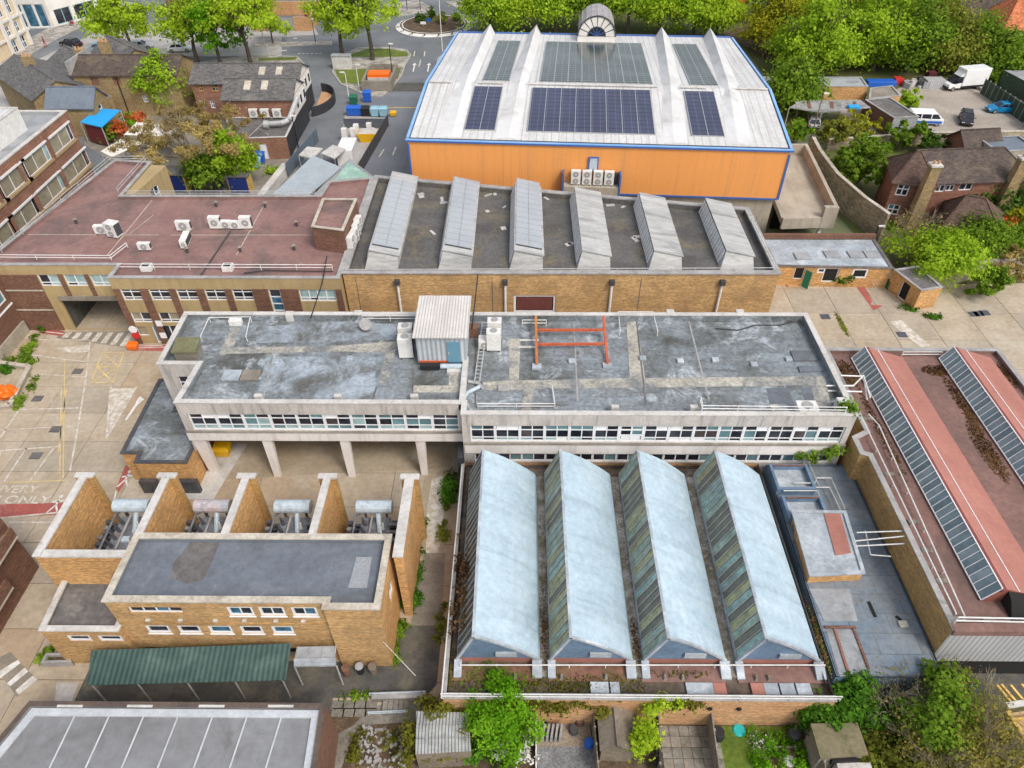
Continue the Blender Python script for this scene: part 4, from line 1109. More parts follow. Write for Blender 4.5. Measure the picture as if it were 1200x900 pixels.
# white bands and kerbs on the red roof
for px, w in (([(33, 275), (186, 275.5)], .09), ([(200, 275.5), (366, 275.5)], .09), ([(126, 299), (178, 235)], .1), ([(277, 299), (312, 236)], .1), ([(151, 275), (180, 252)], .07)):
    strip('roof_seam', [P(u, v, 7.0) for u, v in px], w, m_cop, 7.012, lb)
# plant room on the red roof
pr_ = [(-18.9, 57.3), (-15.9, 56.6), (-15.7, 62.6), (-19.0, 62.6)]
pl = flat_building('plant_room', 'small brick plant room with red flat top and yellow edge on the red roof', 'plant room', pr_, 9.4, m_bkbr, m_redf, .15, .2, z0=6.9, cop=m_cop)

# ================================================================== saw-tooth hall
HP = [(-15.6, 52.9), (22.75, 52.9), (22.75, 64.6), (-15.6, 71.75)]
hx = xs_at(52.9, 4, 602, 651)
hall = flat_building('sawtooth_hall', 'yellow brick hall with dark felt roof and six grey saw-tooth lights', 'factory hall', HP, 7.3, m_bky, m_felth, .5, .4, ops={0: [(hx[0] + 15.6, hx[1] + 15.6, 3.0, 5.0)]}, cop=m_copg, cop_h=.12, cop_over=.12)
window(hall, HP[0], HP[1], (hx[0] + 15.6, hx[1] + 15.6, 3.0, 5.0), m_wf, (1,), (1,), lambda i, j: mat('brown_shutter', (.17, .055, .045), (.14, .045, .04), sc=1), bw=.2, name='shutter')
for u in (466, 592, 717, 846):
    x = xs_at(52.9, 6.4, u)[0]
    d = MB().tube((x, 52.72, 0), (x, 52.72, 6.3), .11, n=8).build('downpipe', m_whitem, hall)
    MB().box(x - .22, x + .22, 52.5, 52.87, 6.3, 6.75).build('hopper', m_grille, d)
for x0, z0, z1 in ((xs_at(52.9, 5, 420)[0], 0, 6.9), (xs_at(52.9, 5, 577)[0], 0, 6.9), (xs_at(52.9, 5, 749)[0], 0, 6.9)): MB().box(x0 - .03, x0 + .03, 52.885, 52.897, z0, z1).build('movement_joint', m_feltd, hall)
MB().box(-15.5, 22.7, 53.45, 53.6, 6.8, 7.25).build('gutter_kerb', m_conc, hall)
tx = [-13.95, -7.35, -0.95, 5.1, 11.5, 17.9]
for i, x in enumerate(tx):
    yb = 71.75 - 7.15 * (x + 1.4 + 15.6) / 38.35 - .5
    y0, z0 = 54.2, 6.8
    xr, xe, zr, ze = x + .5, x + 3.0, z0 + 1.5, z0 + .95
    yf = y0; y0 = y0 + 1.0
    s = MB()
    s.face((xr, y0, zr), (xe, y0, ze), (xe, yb, ze), (xr, yb, zr))
    s.face((xe, yf, z0), (xe, yb, z0), (xe, yb, ze), (xe, y0, ze))
    s.face((x, yf, z0), (xe, yf, z0), (xe, y0, ze), (xr, y0, zr))
    s.face((x, y0, z0), (x, yf, z0), (xr, y0, zr))
    s.face((xe, yb, z0), (x, yb, z0), (xr, yb, zr), (xe, yb, ze))
    tooth = s.build('sawtooth_roof', m_cement, hall)
    sl = MB(); sl.hexa([(xr - .06, y0 - .15, zr + .002), (xe + .15, y0 - .15, ze - .06), (xe + .15, yb + .1, ze - .06), (xr - .06, yb + .1, zr + .002)],
                      [(xr - .06, y0 - .15, zr + .09), (xe + .15, y0 - .15, ze + .03), (xe + .15, yb + .1, ze + .03), (xr - .06, yb + .1, zr + .09)])
    sl.build('cover_sheet', m_cement, tooth)
    nl = 26
    for k in range(nl):   # slats of the louvred face
        ya, yc = y0 + (yb - y0) * k / nl + .03, y0 + (yb - y0) * (k + 1) / nl - .05
        l = MB().hexa([(x - .02, ya, z0 + .12), (x + .04, ya, z0 + .1), (x + .04, yc, z0 + .1), (x - .02, yc, z0 + .12)], [(xr - .12, ya, zr - .06), (xr - .06, ya, zr - .08), (xr - .06, yc, zr - .08), (xr - .12, yc, zr - .06)])
        l.build('light_panel', m_louv, tooth)
    if i < 3:
        rows = 13
        sx, sz = (xe - xr) / math.hypot(xe - xr, zr - ze), (ze - zr) / math.hypot(xe - xr, zr - ze)
        Lx = math.hypot(xe - xr, zr - ze)
        pw = (Lx - .15) / 2
        def at(s_, y_, o_): return (xr + sx * s_ - sz * o_, y_, zr + sz * s_ + sx * o_ + .09)
        m = MB(); a0, a1, c0, c1 = .03, pw - .03, 0, .96
        proto = None
        for c in range(2):
            for r in range(rows):
                if proto is None:
                    b = [at(.08, y0 + .9, .0), at(.08 + pw, y0 + .9, .0), at(.08 + pw, y0 + 1.86, .0), at(.08, y0 + 1.86, .0)]
                    tt = [at(.08, y0 + .9, .07), at(.08 + pw, y0 + .9, .07), at(.08 + pw, y0 + 1.86, .07), at(.08, y0 + 1.86, .07)]
                    proto = MB().hexa(b, tt).build('solar_panel', m_pvc, tooth)
                else:
                    d0 = at(.08 + (pw + .03) * c, y0 + .9 + r * 1.0, 0)
                    q0 = at(.08, y0 + .9, 0)
                    share('solar_panel', proto, tooth, (d0[0] - q0[0], d0[1] - q0[1], d0[2] - q0[2]))
        MB().hexa([at(.1, y0 + .74, 0), at(.1 + 2 * pw, y0 + .74, 0), at(.1 + 2 * pw, y0 + .86, 0), at(.1, y0 + .86, 0)], [at(.1, y0 + .74, .05), at(.1 + 2 * pw, y0 + .74, .05), at(.1 + 2 * pw, y0 + .86, .05), at(.1, y0 + .86, .05)]).build('mounting_rail', m_grille, tooth)

# ================================================================== orange leisure building
oa, ob = Vector((-12.1, 74.3)), Vector((28.2, 71.6))
oe = (ob - oa); OW = oe.length; oe.normalize(); on = Vector((-oe.y, oe.x))
def O(s, t_, z): 
    q = oa + oe * s + on * t_
    return Vector((q.x, q.y, z))
def OZ(t_): return 10.3 + (11.65 - 10.3) * t_ / 13.4 if t_ < 13.4 else 11.65 - 2.0 * (t_ - 13.4) / 26.6
OD = 40.0
org = thing('leisure_building', 'large orange-clad hall with white metal roof, blue edges and roof fins', 'leisure centre', O(OW / 2, 20, 0))
m = MB()
m.face(O(0, 0, 4.8), O(OW, 0, 4.8), O(OW, 0, 10.25), O(0, 0, 10.25))
for s, f in ((0, -1), (OW, 1)):
    pts = [O(s, 0, 4.8), O(s, OD, 4.8), O(s, OD, OZ(OD)), O(s, 13.4, OZ(13.4)), O(s, 0, 10.25)]
    m.face(*(pts if f > 0 else pts[::-1]))
m.face(O(OW, OD, 4.8), O(0, OD, 4.8), O(0, OD, OZ(OD)), O(OW, OD, OZ(OD)))
m.build('cladding', m_clad, org)
m = MB(); wall(m, O(.35, .35, 0)[:2], O(OW - .35, .35, 0)[:2], 0, 4.9); wall(m, O(OW - .35, .35, 0)[:2], O(OW - .35, OD - .4, 0)[:2], 0, 4.9); wall(m, O(.35, OD - .4, 0)[:2], O(.35, .35, 0)[:2], 0, 4.9)
m.build('plinth', m_conc, org)
m = MB()
for t0, t1 in ((0, 13.4), (13.4, OD)):
    m.face(O(.2, t0, OZ(t0) + .02), O(OW - .2, t0, OZ(t0) + .02), O(OW - .2, t1, OZ(t1) + .02), O(.2, t1, OZ(t1) + .02))
m.build('roof', m_whiter, org)
# blue trim: fascia, edge boards, corner strips
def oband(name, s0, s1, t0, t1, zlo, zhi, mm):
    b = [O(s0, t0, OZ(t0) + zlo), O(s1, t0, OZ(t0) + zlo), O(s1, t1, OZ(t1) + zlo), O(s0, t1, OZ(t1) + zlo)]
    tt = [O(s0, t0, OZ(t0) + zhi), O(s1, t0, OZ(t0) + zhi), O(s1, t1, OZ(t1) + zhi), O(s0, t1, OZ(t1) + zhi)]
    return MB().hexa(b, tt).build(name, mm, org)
oband('fascia', -.3, OW + .3, -.18, -.02, -.18, .0, m_blue)
oband('gutter', -.22, OW + .22, -.18, .06, .004, .08, m_bluel)
oband('painted_gutter_shadow', .2, OW - .2, .12, .34, .03, .06, m_grille)  # solid dark strip painted in as the shadow line behind the gutter
for s0, s1 in ((-.2, .08), (OW - .08, OW + .2)):
    oband('edge_board', s0, s1, .25, 13.4, -.4, .12, m_bluel); oband('edge_board', s0, s1, 13.402, OD, -.4, .12, m_bluel)
oband('back_trim', .1, OW - .1, OD + .004, OD + .3, -.4, .2, m_blue)
for s in (-.08, OW - .12): MB().hexa([O(s, -.1, 4.7), O(s + .2, -.1, 4.7), O(s + .2, -.005, 4.7), O(s, -.005, 4.7)], [O(s, -.1, 9.8), O(s + .2, -.1, 9.8), O(s + .2, -.005, 9.8), O(s, -.005, 9.8)]).build('corner_trim', m_blue, org)
MB().hexa([O(0.15, -.1, 4.62), O(OW - .15, -.1, 4.62), O(OW - .15, .3, 4.62), O(0.15, .3, 4.62)], [O(0.15, -.1, 4.79), O(OW - .15, -.1, 4.79), O(OW - .15, .3, 4.79), O(0.15, .3, 4.79)]).build('base_trim', m_blue, org)
# roof fins: long folds that rise towards the back
for sc0, dsc, lean in ((4.4, .3, .5), (10.6, 1.0, .4), (28.5, 1.8, -.4), (35.2, 2.1, -.5)):
    s = MB(); w = 1.0
    def fz(t_): return .12 + 1.25 * (t_ / OD) ** 1.2
    def ctr(t_): return sc0 + dsc * t_ / OD
    N_ = 8
    for k in range(N_):
        t0, t1 = .6 + (OD - .6) * k / N_, .6 + (OD - .6) * (k + 1) / N_
        w0, w1 = w * (1.3 - .35 * k / N_), w * (1.3 - .35 * (k + 1) / N_)
        for sg in (-1, 1):
            a = [O(ctr(t0) + sg * w0, t0, OZ(t0) + .03), O(ctr(t1) + sg * w1, t1, OZ(t1) + .03), O(ctr(t1) + lean * .5, t1, OZ(t1) + fz(t1)), O(ctr(t0) + lean * .5, t0, OZ(t0) + fz(t0))]
            s.face(*(a[::-1] if sg < 0 else a))
    c1, c0 = ctr(OD), ctr(.6)
    s.face(O(c1 + w * .95, OD, OZ(OD)), O(c1 - w * .95, OD, OZ(OD)), O(c1 + lean * .5, OD, OZ(OD) + fz(OD)))
    s.face(O(c0 - w * 1.3, .6, OZ(.6)), O(c0 + w * 1.3, .6, OZ(.6)), O(c0 + lean * .5, .6, OZ(.6) + fz(.6)))
    s.build('roof_fin', m_fin, org)
for s0, s1 in ((.3, 3.0), (6.2, 9.2), (12.2, 27.4), (30.0, 33.0), (36, OW - .3)):
    MB().tube(O(s0, 13.2, OZ(13.2) + .2), O(s1, 13.2, OZ(13.2) + .2), .1, n=6).build('ridge_pipe', m_copw, org)
# solar arrays: every panel is an object
def array(label, s0, s1, nc, t0, t1, nr, mm):
    c = O((s0 + s1) / 2, (t0 + t1) / 2, OZ((t0 + t1) / 2))
    a = thing('solar_array', label, 'solar panels', c, 'solar arrays on the white roof')
    pw, pd = (s1 - s0) / nc, (t1 - t0) / nr
    pr = None
    for i in range(nc):
        for j in range(nr):
            sa, ta = s0 + pw * i, t0 + pd * j
            if pr is None:
                tb = ta + pd - .06
                b = [O(sa + .03, ta + .03, OZ(ta) + .12), O(sa + pw - .03, ta + .03, OZ(ta) + .12), O(sa + pw - .03, tb, OZ(tb) + .12), O(sa + .03, tb, OZ(tb) + .12)]
                pr = MB().hexa(b, [x + Vector((0, 0, .06)) for x in b]).build('solar_panel', mm, a)
            else:
                share('solar_panel', pr, a, O(sa, ta, OZ(ta)) - O(s0, t0, OZ(t0)))
    f = MB()
    for i in range(nc + 1): f.hexa([O(s0 + pw * i - .03, t0 - .1, OZ(t0) + .05), O(s0 + pw * i + .03, t0 - .1, OZ(t0) + .05), O(s0 + pw * i + .03, t1, OZ(t1) + .05), O(s0 + pw * i - .03, t1, OZ(t1) + .05)],
                                   [O(s0 + pw * i - .03, t0 - .1, OZ(t0) + .20), O(s0 + pw * i + .03, t0 - .1, OZ(t0) + .20), O(s0 + pw * i + .03, t1, OZ(t1) + .20), O(s0 + pw * i - .03, t1, OZ(t1) + .20)])
    f.build('mounting_rails', m_pvf, a)
    bk = MB(); bk.hexa([O(s0 - .08, t0 - .08, OZ(t0) + .03), O(s1 + .08, t0 - .08, OZ(t0) + .03), O(s1 + .08, t1 + .05, OZ(t1) + .03), O(s0 - .08, t1 + .05, OZ(t1) + .03)],
                       [O(s0 - .08, t0 - .08, OZ(t0) + .11), O(s1 + .08, t0 - .08, OZ(t0) + .11), O(s1 + .08, t1 + .05, OZ(t1) + .11), O(s0 - .08, t1 + .05, OZ(t1) + .11)])
    bk.build('backing_frame', m_pvf, a)
array('wide dark blue solar array on the front slope of the white roof', 12.75, 26.45, 8, 2.3, 12.4, 11, m_pv)
array('narrow dark blue solar array at front left of the white roof', 5.9, 9.2, 2, 2.3, 12.4, 11, m_pv)
array('narrow dark blue solar array at front right of the white roof', 30.4, 33.8, 2, 2.3, 12.4, 11, m_pv)
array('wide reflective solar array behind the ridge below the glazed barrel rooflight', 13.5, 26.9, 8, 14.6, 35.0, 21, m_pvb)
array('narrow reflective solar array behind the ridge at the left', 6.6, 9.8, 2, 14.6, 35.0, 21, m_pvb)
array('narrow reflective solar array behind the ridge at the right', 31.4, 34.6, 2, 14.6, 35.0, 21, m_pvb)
# barrel rooflight
bc = O(20.6, 36.0, 9.9)
bv = thing('barrel_rooflight', 'arched glazed barrel rooflight with fan-shaped end on the white roof', 'rooflight', bc)
rr_, Lb = 2.6, 6.5
def BV(a, t_, k=1.0): return O(20.6 + rr_ * k * math.cos(a), 36.0 + t_, 9.75 + .9 + rr_ * k * math.sin(a))
NB = 10
m_bvg = mat('brownish_barrel_glass', (.30, .25, .24), (.36, .33, .34), sc=.6, rough=.2, grain=.1, stain=(.45, .44, .45), ssc=.5, amt=.4)
for k in range(NB):
    for j in range(5):
        a0, a1 = math.pi * k / NB, math.pi * (k + 1) / NB
        t0, t1 = .25 + Lb * j / 5, .25 + Lb * (j + 1) / 5
        MB().face(BV(a0 + .02, t0 + .04), BV(a0 + .02, t1 - .04), BV(a1 - .02, t1 - .04), BV(a1 - .02, t0 + .04)).build('barrel_pane', m_bvg, bv)
fr = MB()
for k in range(NB + 1):
    a = math.pi * k / NB; fr.bar(BV(a, .2), BV(a, Lb + .3), .09)
for j in range(6):
    for k in range(NB): fr.bar(BV(math.pi * k / NB, .25 + Lb * j / 5), BV(math.pi * (k + 1) / NB, .25 + Lb * j / 5), .1)
fr.build('frame', m_copg, bv)
for kk in (1.03, .48):
    rb = MB()
    for k in range(16): rb.bar(BV(math.pi * k / 16, .1, kk), BV(math.pi * (k + 1) / 16, .1, kk), .17)
    rb.build('arch_rim', m_grille, bv)
for k in range(8):
    a0, a1 = math.pi * k / 8 + .03, math.pi * (k + 1) / 8 - .03
    MB().face(BV(a0, .1, .5), BV(a0, .1, 1.0), BV((a0 + a1) / 2, .1, 1.0), BV(a1, .1, 1.0), BV(a1, .1, .5)).build('fan_panel', m_stucco, bv)
MB().face(*[BV(math.pi * k / 12, .12, .5) for k in range(13)]).build('fan_glass', m_gdark, bv)
sp = MB()
for k in range(1, 6): sp.bar(BV(math.pi * k / 6, .08, .02), BV(math.pi * k / 6, .08, .47), .07)
sp.build('spoke', m_blue, bv)
MB().hexa([O(17.9, 36.05, 9.5), O(23.3, 36.05, 9.5), O(23.3, 36.2, 9.5), O(17.9, 36.2, 9.5)], [O(17.9, 36.05, 10.62), O(23.3, 36.05, 10.62), O(23.3, 36.2, 10.62), O(17.9, 36.2, 10.62)]).build('end_panel', m_stucco, bv)
# ledge, louvre and vent on the orange wall
led = xs_at(72.6, 6.2, 659, 727)
s0 = (Vector((led[0], 73.0)) - oa).dot(oe); s1 = (Vector((led[1], 73.0)) - oa).dot(oe)
lg = thing('plant_ledge', 'concrete plant ledge with blue cheeks on the orange wall', 'ledge', O((s0 + s1) / 2, -.6, 0))
MB().hexa([O(s0 + .2, -1.15, 3.5), O(s1 - .2, -1.15, 3.5), O(s1 - .2, -.02, 3.5), O(s0 + .2, -.02, 3.5)], [O(s0 + .2, -1.15, 6.0), O(s1 - .2, -1.15, 6.0), O(s1 - .2, -.02, 6.0), O(s0 + .2, -.02, 6.0)]).build('ledge_block', m_conc, lg)
for s in (s0, s1 - .18): MB().hexa([O(s, -1.2, 4.5), O(s + .18, -1.2, 4.5), O(s + .18, -.12, 4.5), O(s, -.12, 4.5)], [O(s, -1.2, 7.5), O(s + .18, -1.2, 7.5), O(s + .18, -.12, 7.5), O(s, -.12, 7.5)]).build('cheek', m_blue, lg)
MB().hexa([O(s1 - 2.0, -.35, 6.05), O(s1 - .25, -.35, 6.05), O(s1 - .25, -.05, 6.05), O(s1 - 2.0, -.05, 6.05)], [O(s1 - 2.0, -.35, 7.3), O(s1 - .25, -.35, 7.3), O(s1 - .25, -.05, 7.3), O(s1 - 2.0, -.05, 7.3)]).build('louvre', m_grille, lg)
sm = (s0 + s1) / 2 + .1
MB().hexa([O(sm - .55, -.2, 7.4), O(sm + .55, -.2, 7.4), O(sm + .55, -.105, 7.4), O(sm - .55, -.105, 7.4)], [O(sm - .55, -.2, 9.0), O(sm + .55, -.2, 9.0), O(sm + .55, -.105, 9.0), O(sm - .55, -.105, 9.0)]).build('vent_frame', m_blue, lg)
MB().hexa([O(sm - .4, -.25, 7.5), O(sm + .4, -.25, 7.5), O(sm + .4, -.201, 7.5), O(sm - .4, -.201, 7.5)], [O(sm - .4, -.25, 8.85), O(sm + .4, -.25, 8.85), O(sm + .4, -.201, 8.85), O(sm - .4, -.201, 8.85)]).build('vent_panel', m_tank, lg)
# concrete ramp podium at the right of the orange building
pd = thing('ramp_podium', 'concrete podium deck with high side parapet beside the orange building', 'podium', (31, 77, 0))
PX = [(28.6, 70.2), (34.4, 70.6), (35.8, 86.0), (30.0, 87.0)]
MB().prism(PX, 2.55, 3.2).build('deck', m_conc, pd)
MB().hexa([(28.7, 69.9, 2.0), (34.5, 70.2, 2.0), (34.5, 70.6, 2.0), (28.7, 70.25, 2.0)], [(28.7, 69.9, 3.25), (33.1, 70.15, 3.25), (33.1, 70.55, 3.25), (28.7, 70.25, 3.25)]).build('front_lip', m_conc, pd)
MB().hexa([(33.0, 70.1, 2.0), (34.5, 70.1, 2.0), (34.5, 70.62, 2.0), (33.0, 70.62, 2.0)], [(33.0, 70.1, 4.5), (34.5, 70.1, 4.5), (34.5, 70.62, 4.5), (33.0, 70.62, 4.5)]).build('front_parapet', m_conc, pd)
MB().hexa([(34.1, 70.63, 2.0), (34.5, 70.63, 2.0), (35.9, 86.2, 2.0), (35.5, 86.2, 2.0)], [(34.1, 70.63, 4.5), (34.5, 70.63, 4.5), (35.9, 86.2, 4.5), (35.5, 86.2, 4.5)]).build('side_parapet', m_conc, pd)
MB().hexa([(31.5, 86.2, 2.5), (35.9, 86.21, 2.5), (35.9, 86.6, 2.5), (31.5, 86.6, 2.5)], [(31.5, 86.2, 4.5), (35.9, 86.21, 4.5), (35.9, 86.6, 4.5), (31.5, 86.6, 4.5)]).build('back_parapet', m_conc, pd)
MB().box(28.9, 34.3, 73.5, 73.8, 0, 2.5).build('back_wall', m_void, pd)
MB().hexa([(33.0, 70.5, 0), (33.35, 70.5, 0), (33.35, 70.85, 0), (33.0, 70.85, 0)], [(33.3, 70.5, 2.5), (33.65, 70.5, 2.5), (33.65, 70.85, 2.5), (33.3, 70.85, 2.5)]).build('post', m_whitem, pd)

# ================================================================== pale blue saw-tooth shed
SP = [(-4.15, 17.35), (17.28, 17.35), (17.28, 34.5), (-4.05, 34.5)]
shed = flat_building('sawtooth_shed', 'low brick shed with four pale blue saw-tooth roofs and dirty north glazing', 'factory shed', SP, 3.2, m_bkgard, mat('mossy_brown_felt', (.15, .105, .075), (.105, .08, .06), sc=.7, grain=.25, gsc=3, stain=(.21, .19, .16), ssc=.5, amt=.38, stain2=((.09, .09, .03), .6, .36, .06)), .35, .25, em={1: m_concdk})
MB().box(-4.2, 17.3, 17.28, 17.62, 3.203, 3.27).build('coping', m_copg, shed); MB().box(-4.2, -3.95, 17.63, 34.4, 3.203, 3.25).build('coping', m_copg, shed)
zb, zt = 3.35, 5.85
for i in range(4):
    xl = -3.5 + 5.3 * i; xr = xl + 4.62; xk = xl + 1.02
    y0, y1 = 19.6, 33.3
    s = MB()
    # curved back slope in four facets
    prof = [(xk, zt)] + [(xk + (xr - xk) * k / 5, zt + (zb - zt) * k / 5 + .28 * math.sin(math.pi * k / 5)) for k in range(1, 6)]
    for a, b in zip(prof[:-1], prof[1:]):
        s.face((a[0], y0 - .12, a[1]), (b[0], y0 - .12, b[1]), (b[0], y1, b[1]), (a[0], y1, a[1]))
    s.face((xr, y0 - .12, zb), (xr + .12, y0 - .12, zb - .35), (xr + .12, y1, zb - .35), (xr, y1, zb))
    sh = s.build('curved_roof', m_shed, shed, smooth=False)
    rg = MB().bar((xk, y0 - .15, zt + .02), (xk, y1 + .05, zt + .02), .16, .1).build('ridge_capping', m_zincl, sh)
    for y, nm in ((y0, 'gable'), (y1 - .06, 'gable')):
        g = MB(); pts = [(xl, y, zb)] + [(p[0], y, p[1]) for p in prof[::-1]]
        g.face(*pts)
        g.face(*[(x, yy + .05, z) for x, yy, z in pts[::-1]])
        gg = g.build(nm, m_gable, shed)
        if nm == 'gable' and y == y0:
            v = MB().box(xl + 2.2, xl + 3.4, y - .14, y - .02, zb + .35, zb + .75); v.build('vent_box', m_zincl, gg)
            fb = MB()
            pv = [(xl, zb)] + prof
            for a, b in zip(pv[:-1], pv[1:]): fb.bar((a[0], y - .08, a[1]), (b[0], y - .08, b[1]), .14, .16)
            fb.build('bargeboard', m_zincl, gg)
    # eaves foot and stub columns in front of each valley
    for x0_, x1_ in ((xl - .15, xl + .28), (xr - .35, xr + .2)):
        MB().hexa([(x0_, y0 - 1.0, 2.9), (x1_, y0 - 1.0, 2.9), (x1_, y0 - .1, 2.9), (x0_, y0 - .1, 2.9)], [(x0_, y0 - 1.0, 3.05), (x1_, y0 - 1.0, 3.05), (x1_, y0 - .1, zb), (x0_, y0 - .1, zb)]).build('valley_foot', m_zincl, shed)
    MB().box(xl + .05, xr - .05, y0 + .005, y0 + .2, 2.8, zb - .002).build('gable_kerb', m_redsaw, shed)
    if i < 3: MB().hexa([(xr + .13, y0 - .9, 2.86), (xl + 5.3 - .02, y0 - .9, 2.86), (xl + 5.3 - .02, y1, 2.86), (xr + .13, y1, 2.86)], [(xr + .13, y0 - .9, 3.0), (xl + 5.28, y0 - .9, 3.0), (xl + 5.28, y1, 3.06), (xr + .13, y1, 3.06)]).build('valley_gutter', mat('mossy_gutter', (.33, .31, .28), (.16, .14, .10), sc=1.2, grain=.3, stain=(.13, .10, .05), ssc=.8, amt=.42), shed)
    MB().box(xl - .02, xl + .06, y0, y1, 2.8, zb).build('glazing_kerb', m_zincl, shed)
    npn = 26; dy = (y1 - y0) / npn
    gw = Vector((xk - xl, 0, zt - zb)); gn = Vector((-(zt - zb), 0, xk - xl)).normalized()
    fr = MB()
    for k in range(npn):
        ya, yb = y0 + dy * k + .035, y0 + dy * (k + 1) - .035
        A = Vector((xl + .03, ya, zb + .05)); B_ = A + gw * .95
        q = [A, A + Vector((0, yb - ya, 0)), B_ + Vector((0, yb - ya, 0)), B_]
        off = gn * -.04
        mm = m_gvine if (i == 0 and (k < 15)) else (pick((m_gshed[0], 3), (m_gshed[1], 3), (m_gshed[2], 4), (m_gshed[3], 2)) if i else pick((m_gshed[0], 2), (m_gshed[2], 3), (m_gvine, 2)))
        b = MB(); n0 = len(b.v)
        b.hexa([q[0] + off, q[1] + off, q[2] + off, q[3] + off], [q[0] - off * .2, q[1] - off * .2, q[2] - off * .2, q[3] - off * .2])
        b.build('glass_pane', mm, sh)
    for k in range(npn + 1):
        y = y0 + dy * k
        MB().bar(Vector((xl + .02, y, zb + .03)) + gn * .03, Vector((xk - .03, y, zt - .04)) + gn * .03, .04, .06).build('glazing_bar', m_cop if i else m_tank, sh)
# front terrace: bays of red-brown felt, upstands, rooflights
m_terr = mat('mossy_red_felt', (.24, .115, .085), (.17, .09, .06), sc=.8, grain=.22, gsc=3, stain=(.12, .12, .03), ssc=.6, amt=.42, soft=.2)
for x0_, x1_, m_ in ((-3.9, 1.0, m_terr), (1.7, 6.3, m_terr), (6.9, 11.6, m_redfl), (12.3, 17.3, m_redfl)): MB().box(x0_, x1_, 18.45, 19.4, 2.86, 2.93).build('terrace_bay', m_, shed)
for x0_, x1_, m_ in ((4.0, 5.0, m_zincl), (5.1, 5.6, m_zincl), (9.3, 10.8, m_zincl), (10.82, 11.5, m_redsaw), (12.9, 13.6, m_redsaw), (13.62, 14.4, m_zincl), (14.5, 15.3, m_zincl), (15.4, 16.2, m_zincl)): MB().box(x0_, x1_, 17.75, 18.4, 2.86, 3.02).build('terrace_panel', m_, shed)
for x in (-.2, 2.4, 4.9, 8.2, 9.2, 13.3, 14.0): MB().hexa([(x - .12, 18.5, 2.9), (x + .12, 18.5, 2.9), (x + .12, 18.9, 2.9), (x - .12, 18.9, 2.9)], [(x - .04, 18.6, 3.15), (x + .04, 18.6, 3.15), (x + .04, 18.8, 3.15), (x - .04, 18.8, 3.15)]).build('vent_cowl', m_concdk, shed)
for x in (9.4, 11.0):
    z = P(850, 833, 0); MB().tube((x + 1.2, 17.34, 2.2), (x + 1.2, 17.25, 2.2), .14, n=10).build('wall_vent', m_void, shed)
# ------------------------------------------------------------------ zinc deck and hut at the right of the shed
DP = [(17.8, 18.8), (23.9, 18.8), (23.9, 34.6), (17.9, 34.6)]
deck = flat_building('zinc_deck', 'low flat roof of blue zinc sheets between shed and tall brick wall', 'flat roof', DP, 2.95, m_gable, m_zinc, .05, .15)
for px, m_ in (([(968, 738), (1003, 738), (1018, 792), (984, 793)], m_greysh), ([(902, 556), (944, 556), (950, 567), (905, 568)], m_zincl), ([(948, 690), (995, 690), (1005, 728), (966, 728)], m_greysh)): roofpatch(deck, 'zinc_patch', px, 2.9, m_, .02)
for px in ([(978, 737), (995, 791)], [(966, 735), (1003, 735)], [(1000, 736), (1018, 784)]): 
    a, b = P(*px[0], 2.95), P(*px[1], 2.95); MB().bar(a, b, .14, .12).build('rusty_kerb', m_dullrust if px[0][0] == 978 else m_bkbr, deck)
for k, px in enumerate(([(1018, 705), (1026, 723)], [(1050, 722), (1056, 727)])): 
    a, b = P(*px[0], 2.93), P(*px[1], 2.93); MB().bar(a, b, .18, .05).build('slot', m_void, deck)
MB().obox(P(1058, 732, 2.92), .5, .4, .12).build('cover', m_strip, deck)
HQ = [P(u, v, 3.75) for u, v in ((950, 674), (1012, 671), (990, 600), (929, 599))]
hut = flat_building('roof_hut', 'brick hut with pale zinc top and a red stripe on the blue deck', 'hut', [(p.x, p.y) for p in HQ], 3.7, m_bkor, m_zincl, .02, .1, z0=1.4, cop=m_zincl, cop_h=.1, cop_over=.1, ops={3: [(.5, 1.2, 1.6, 3.2)]})
roofpatch(hut, 'red_stripe', [(965, 601), (984, 601), (997, 648), (979, 651)], 3.69, m_redsaw, .06)
for k, (px, lab) in enumerate((([(901, 577), (908, 566), (943, 566), (945, 568), (947, 578), (905, 580)], 'open pale tank box with red rim near the block, farther of two'),)):
    pass
def tankbox(lab, x0, x1, y0, y1, z1):
    t = thing('tank_box', lab, 'tank box', ((x0 + x1) / 2, (y0 + y1) / 2, 2.9), 'open tank boxes on the deck')
    q = [(x0, y0), (x1, y0), (x1, y1), (x0, y1)]
    m = MB(); ring(m, q, inset(q, .18), 2.9, z1); m.build('side', m_gable, t)
    MB().box(x0 + .18, x1 - .18, y0 + .18, y1 - .18, 2.9, z1 - .45).build('lid', m_zincl, t)
    MB().bar((x0 + .25, y1 - .2, z1 + .05), (x1 - .2, y1 - .2, z1 + .05), .09).build('red_beam', m_bkbr, t)
tankbox('open pale-lidded tank box with red beam nearest the white office block', 17.9, 20.6, 31.9, 34.2, 3.5)
tankbox('open tank box with red beam nearest the brick hut', 18.0, 20.7, 29.4, 31.3, 3.5)

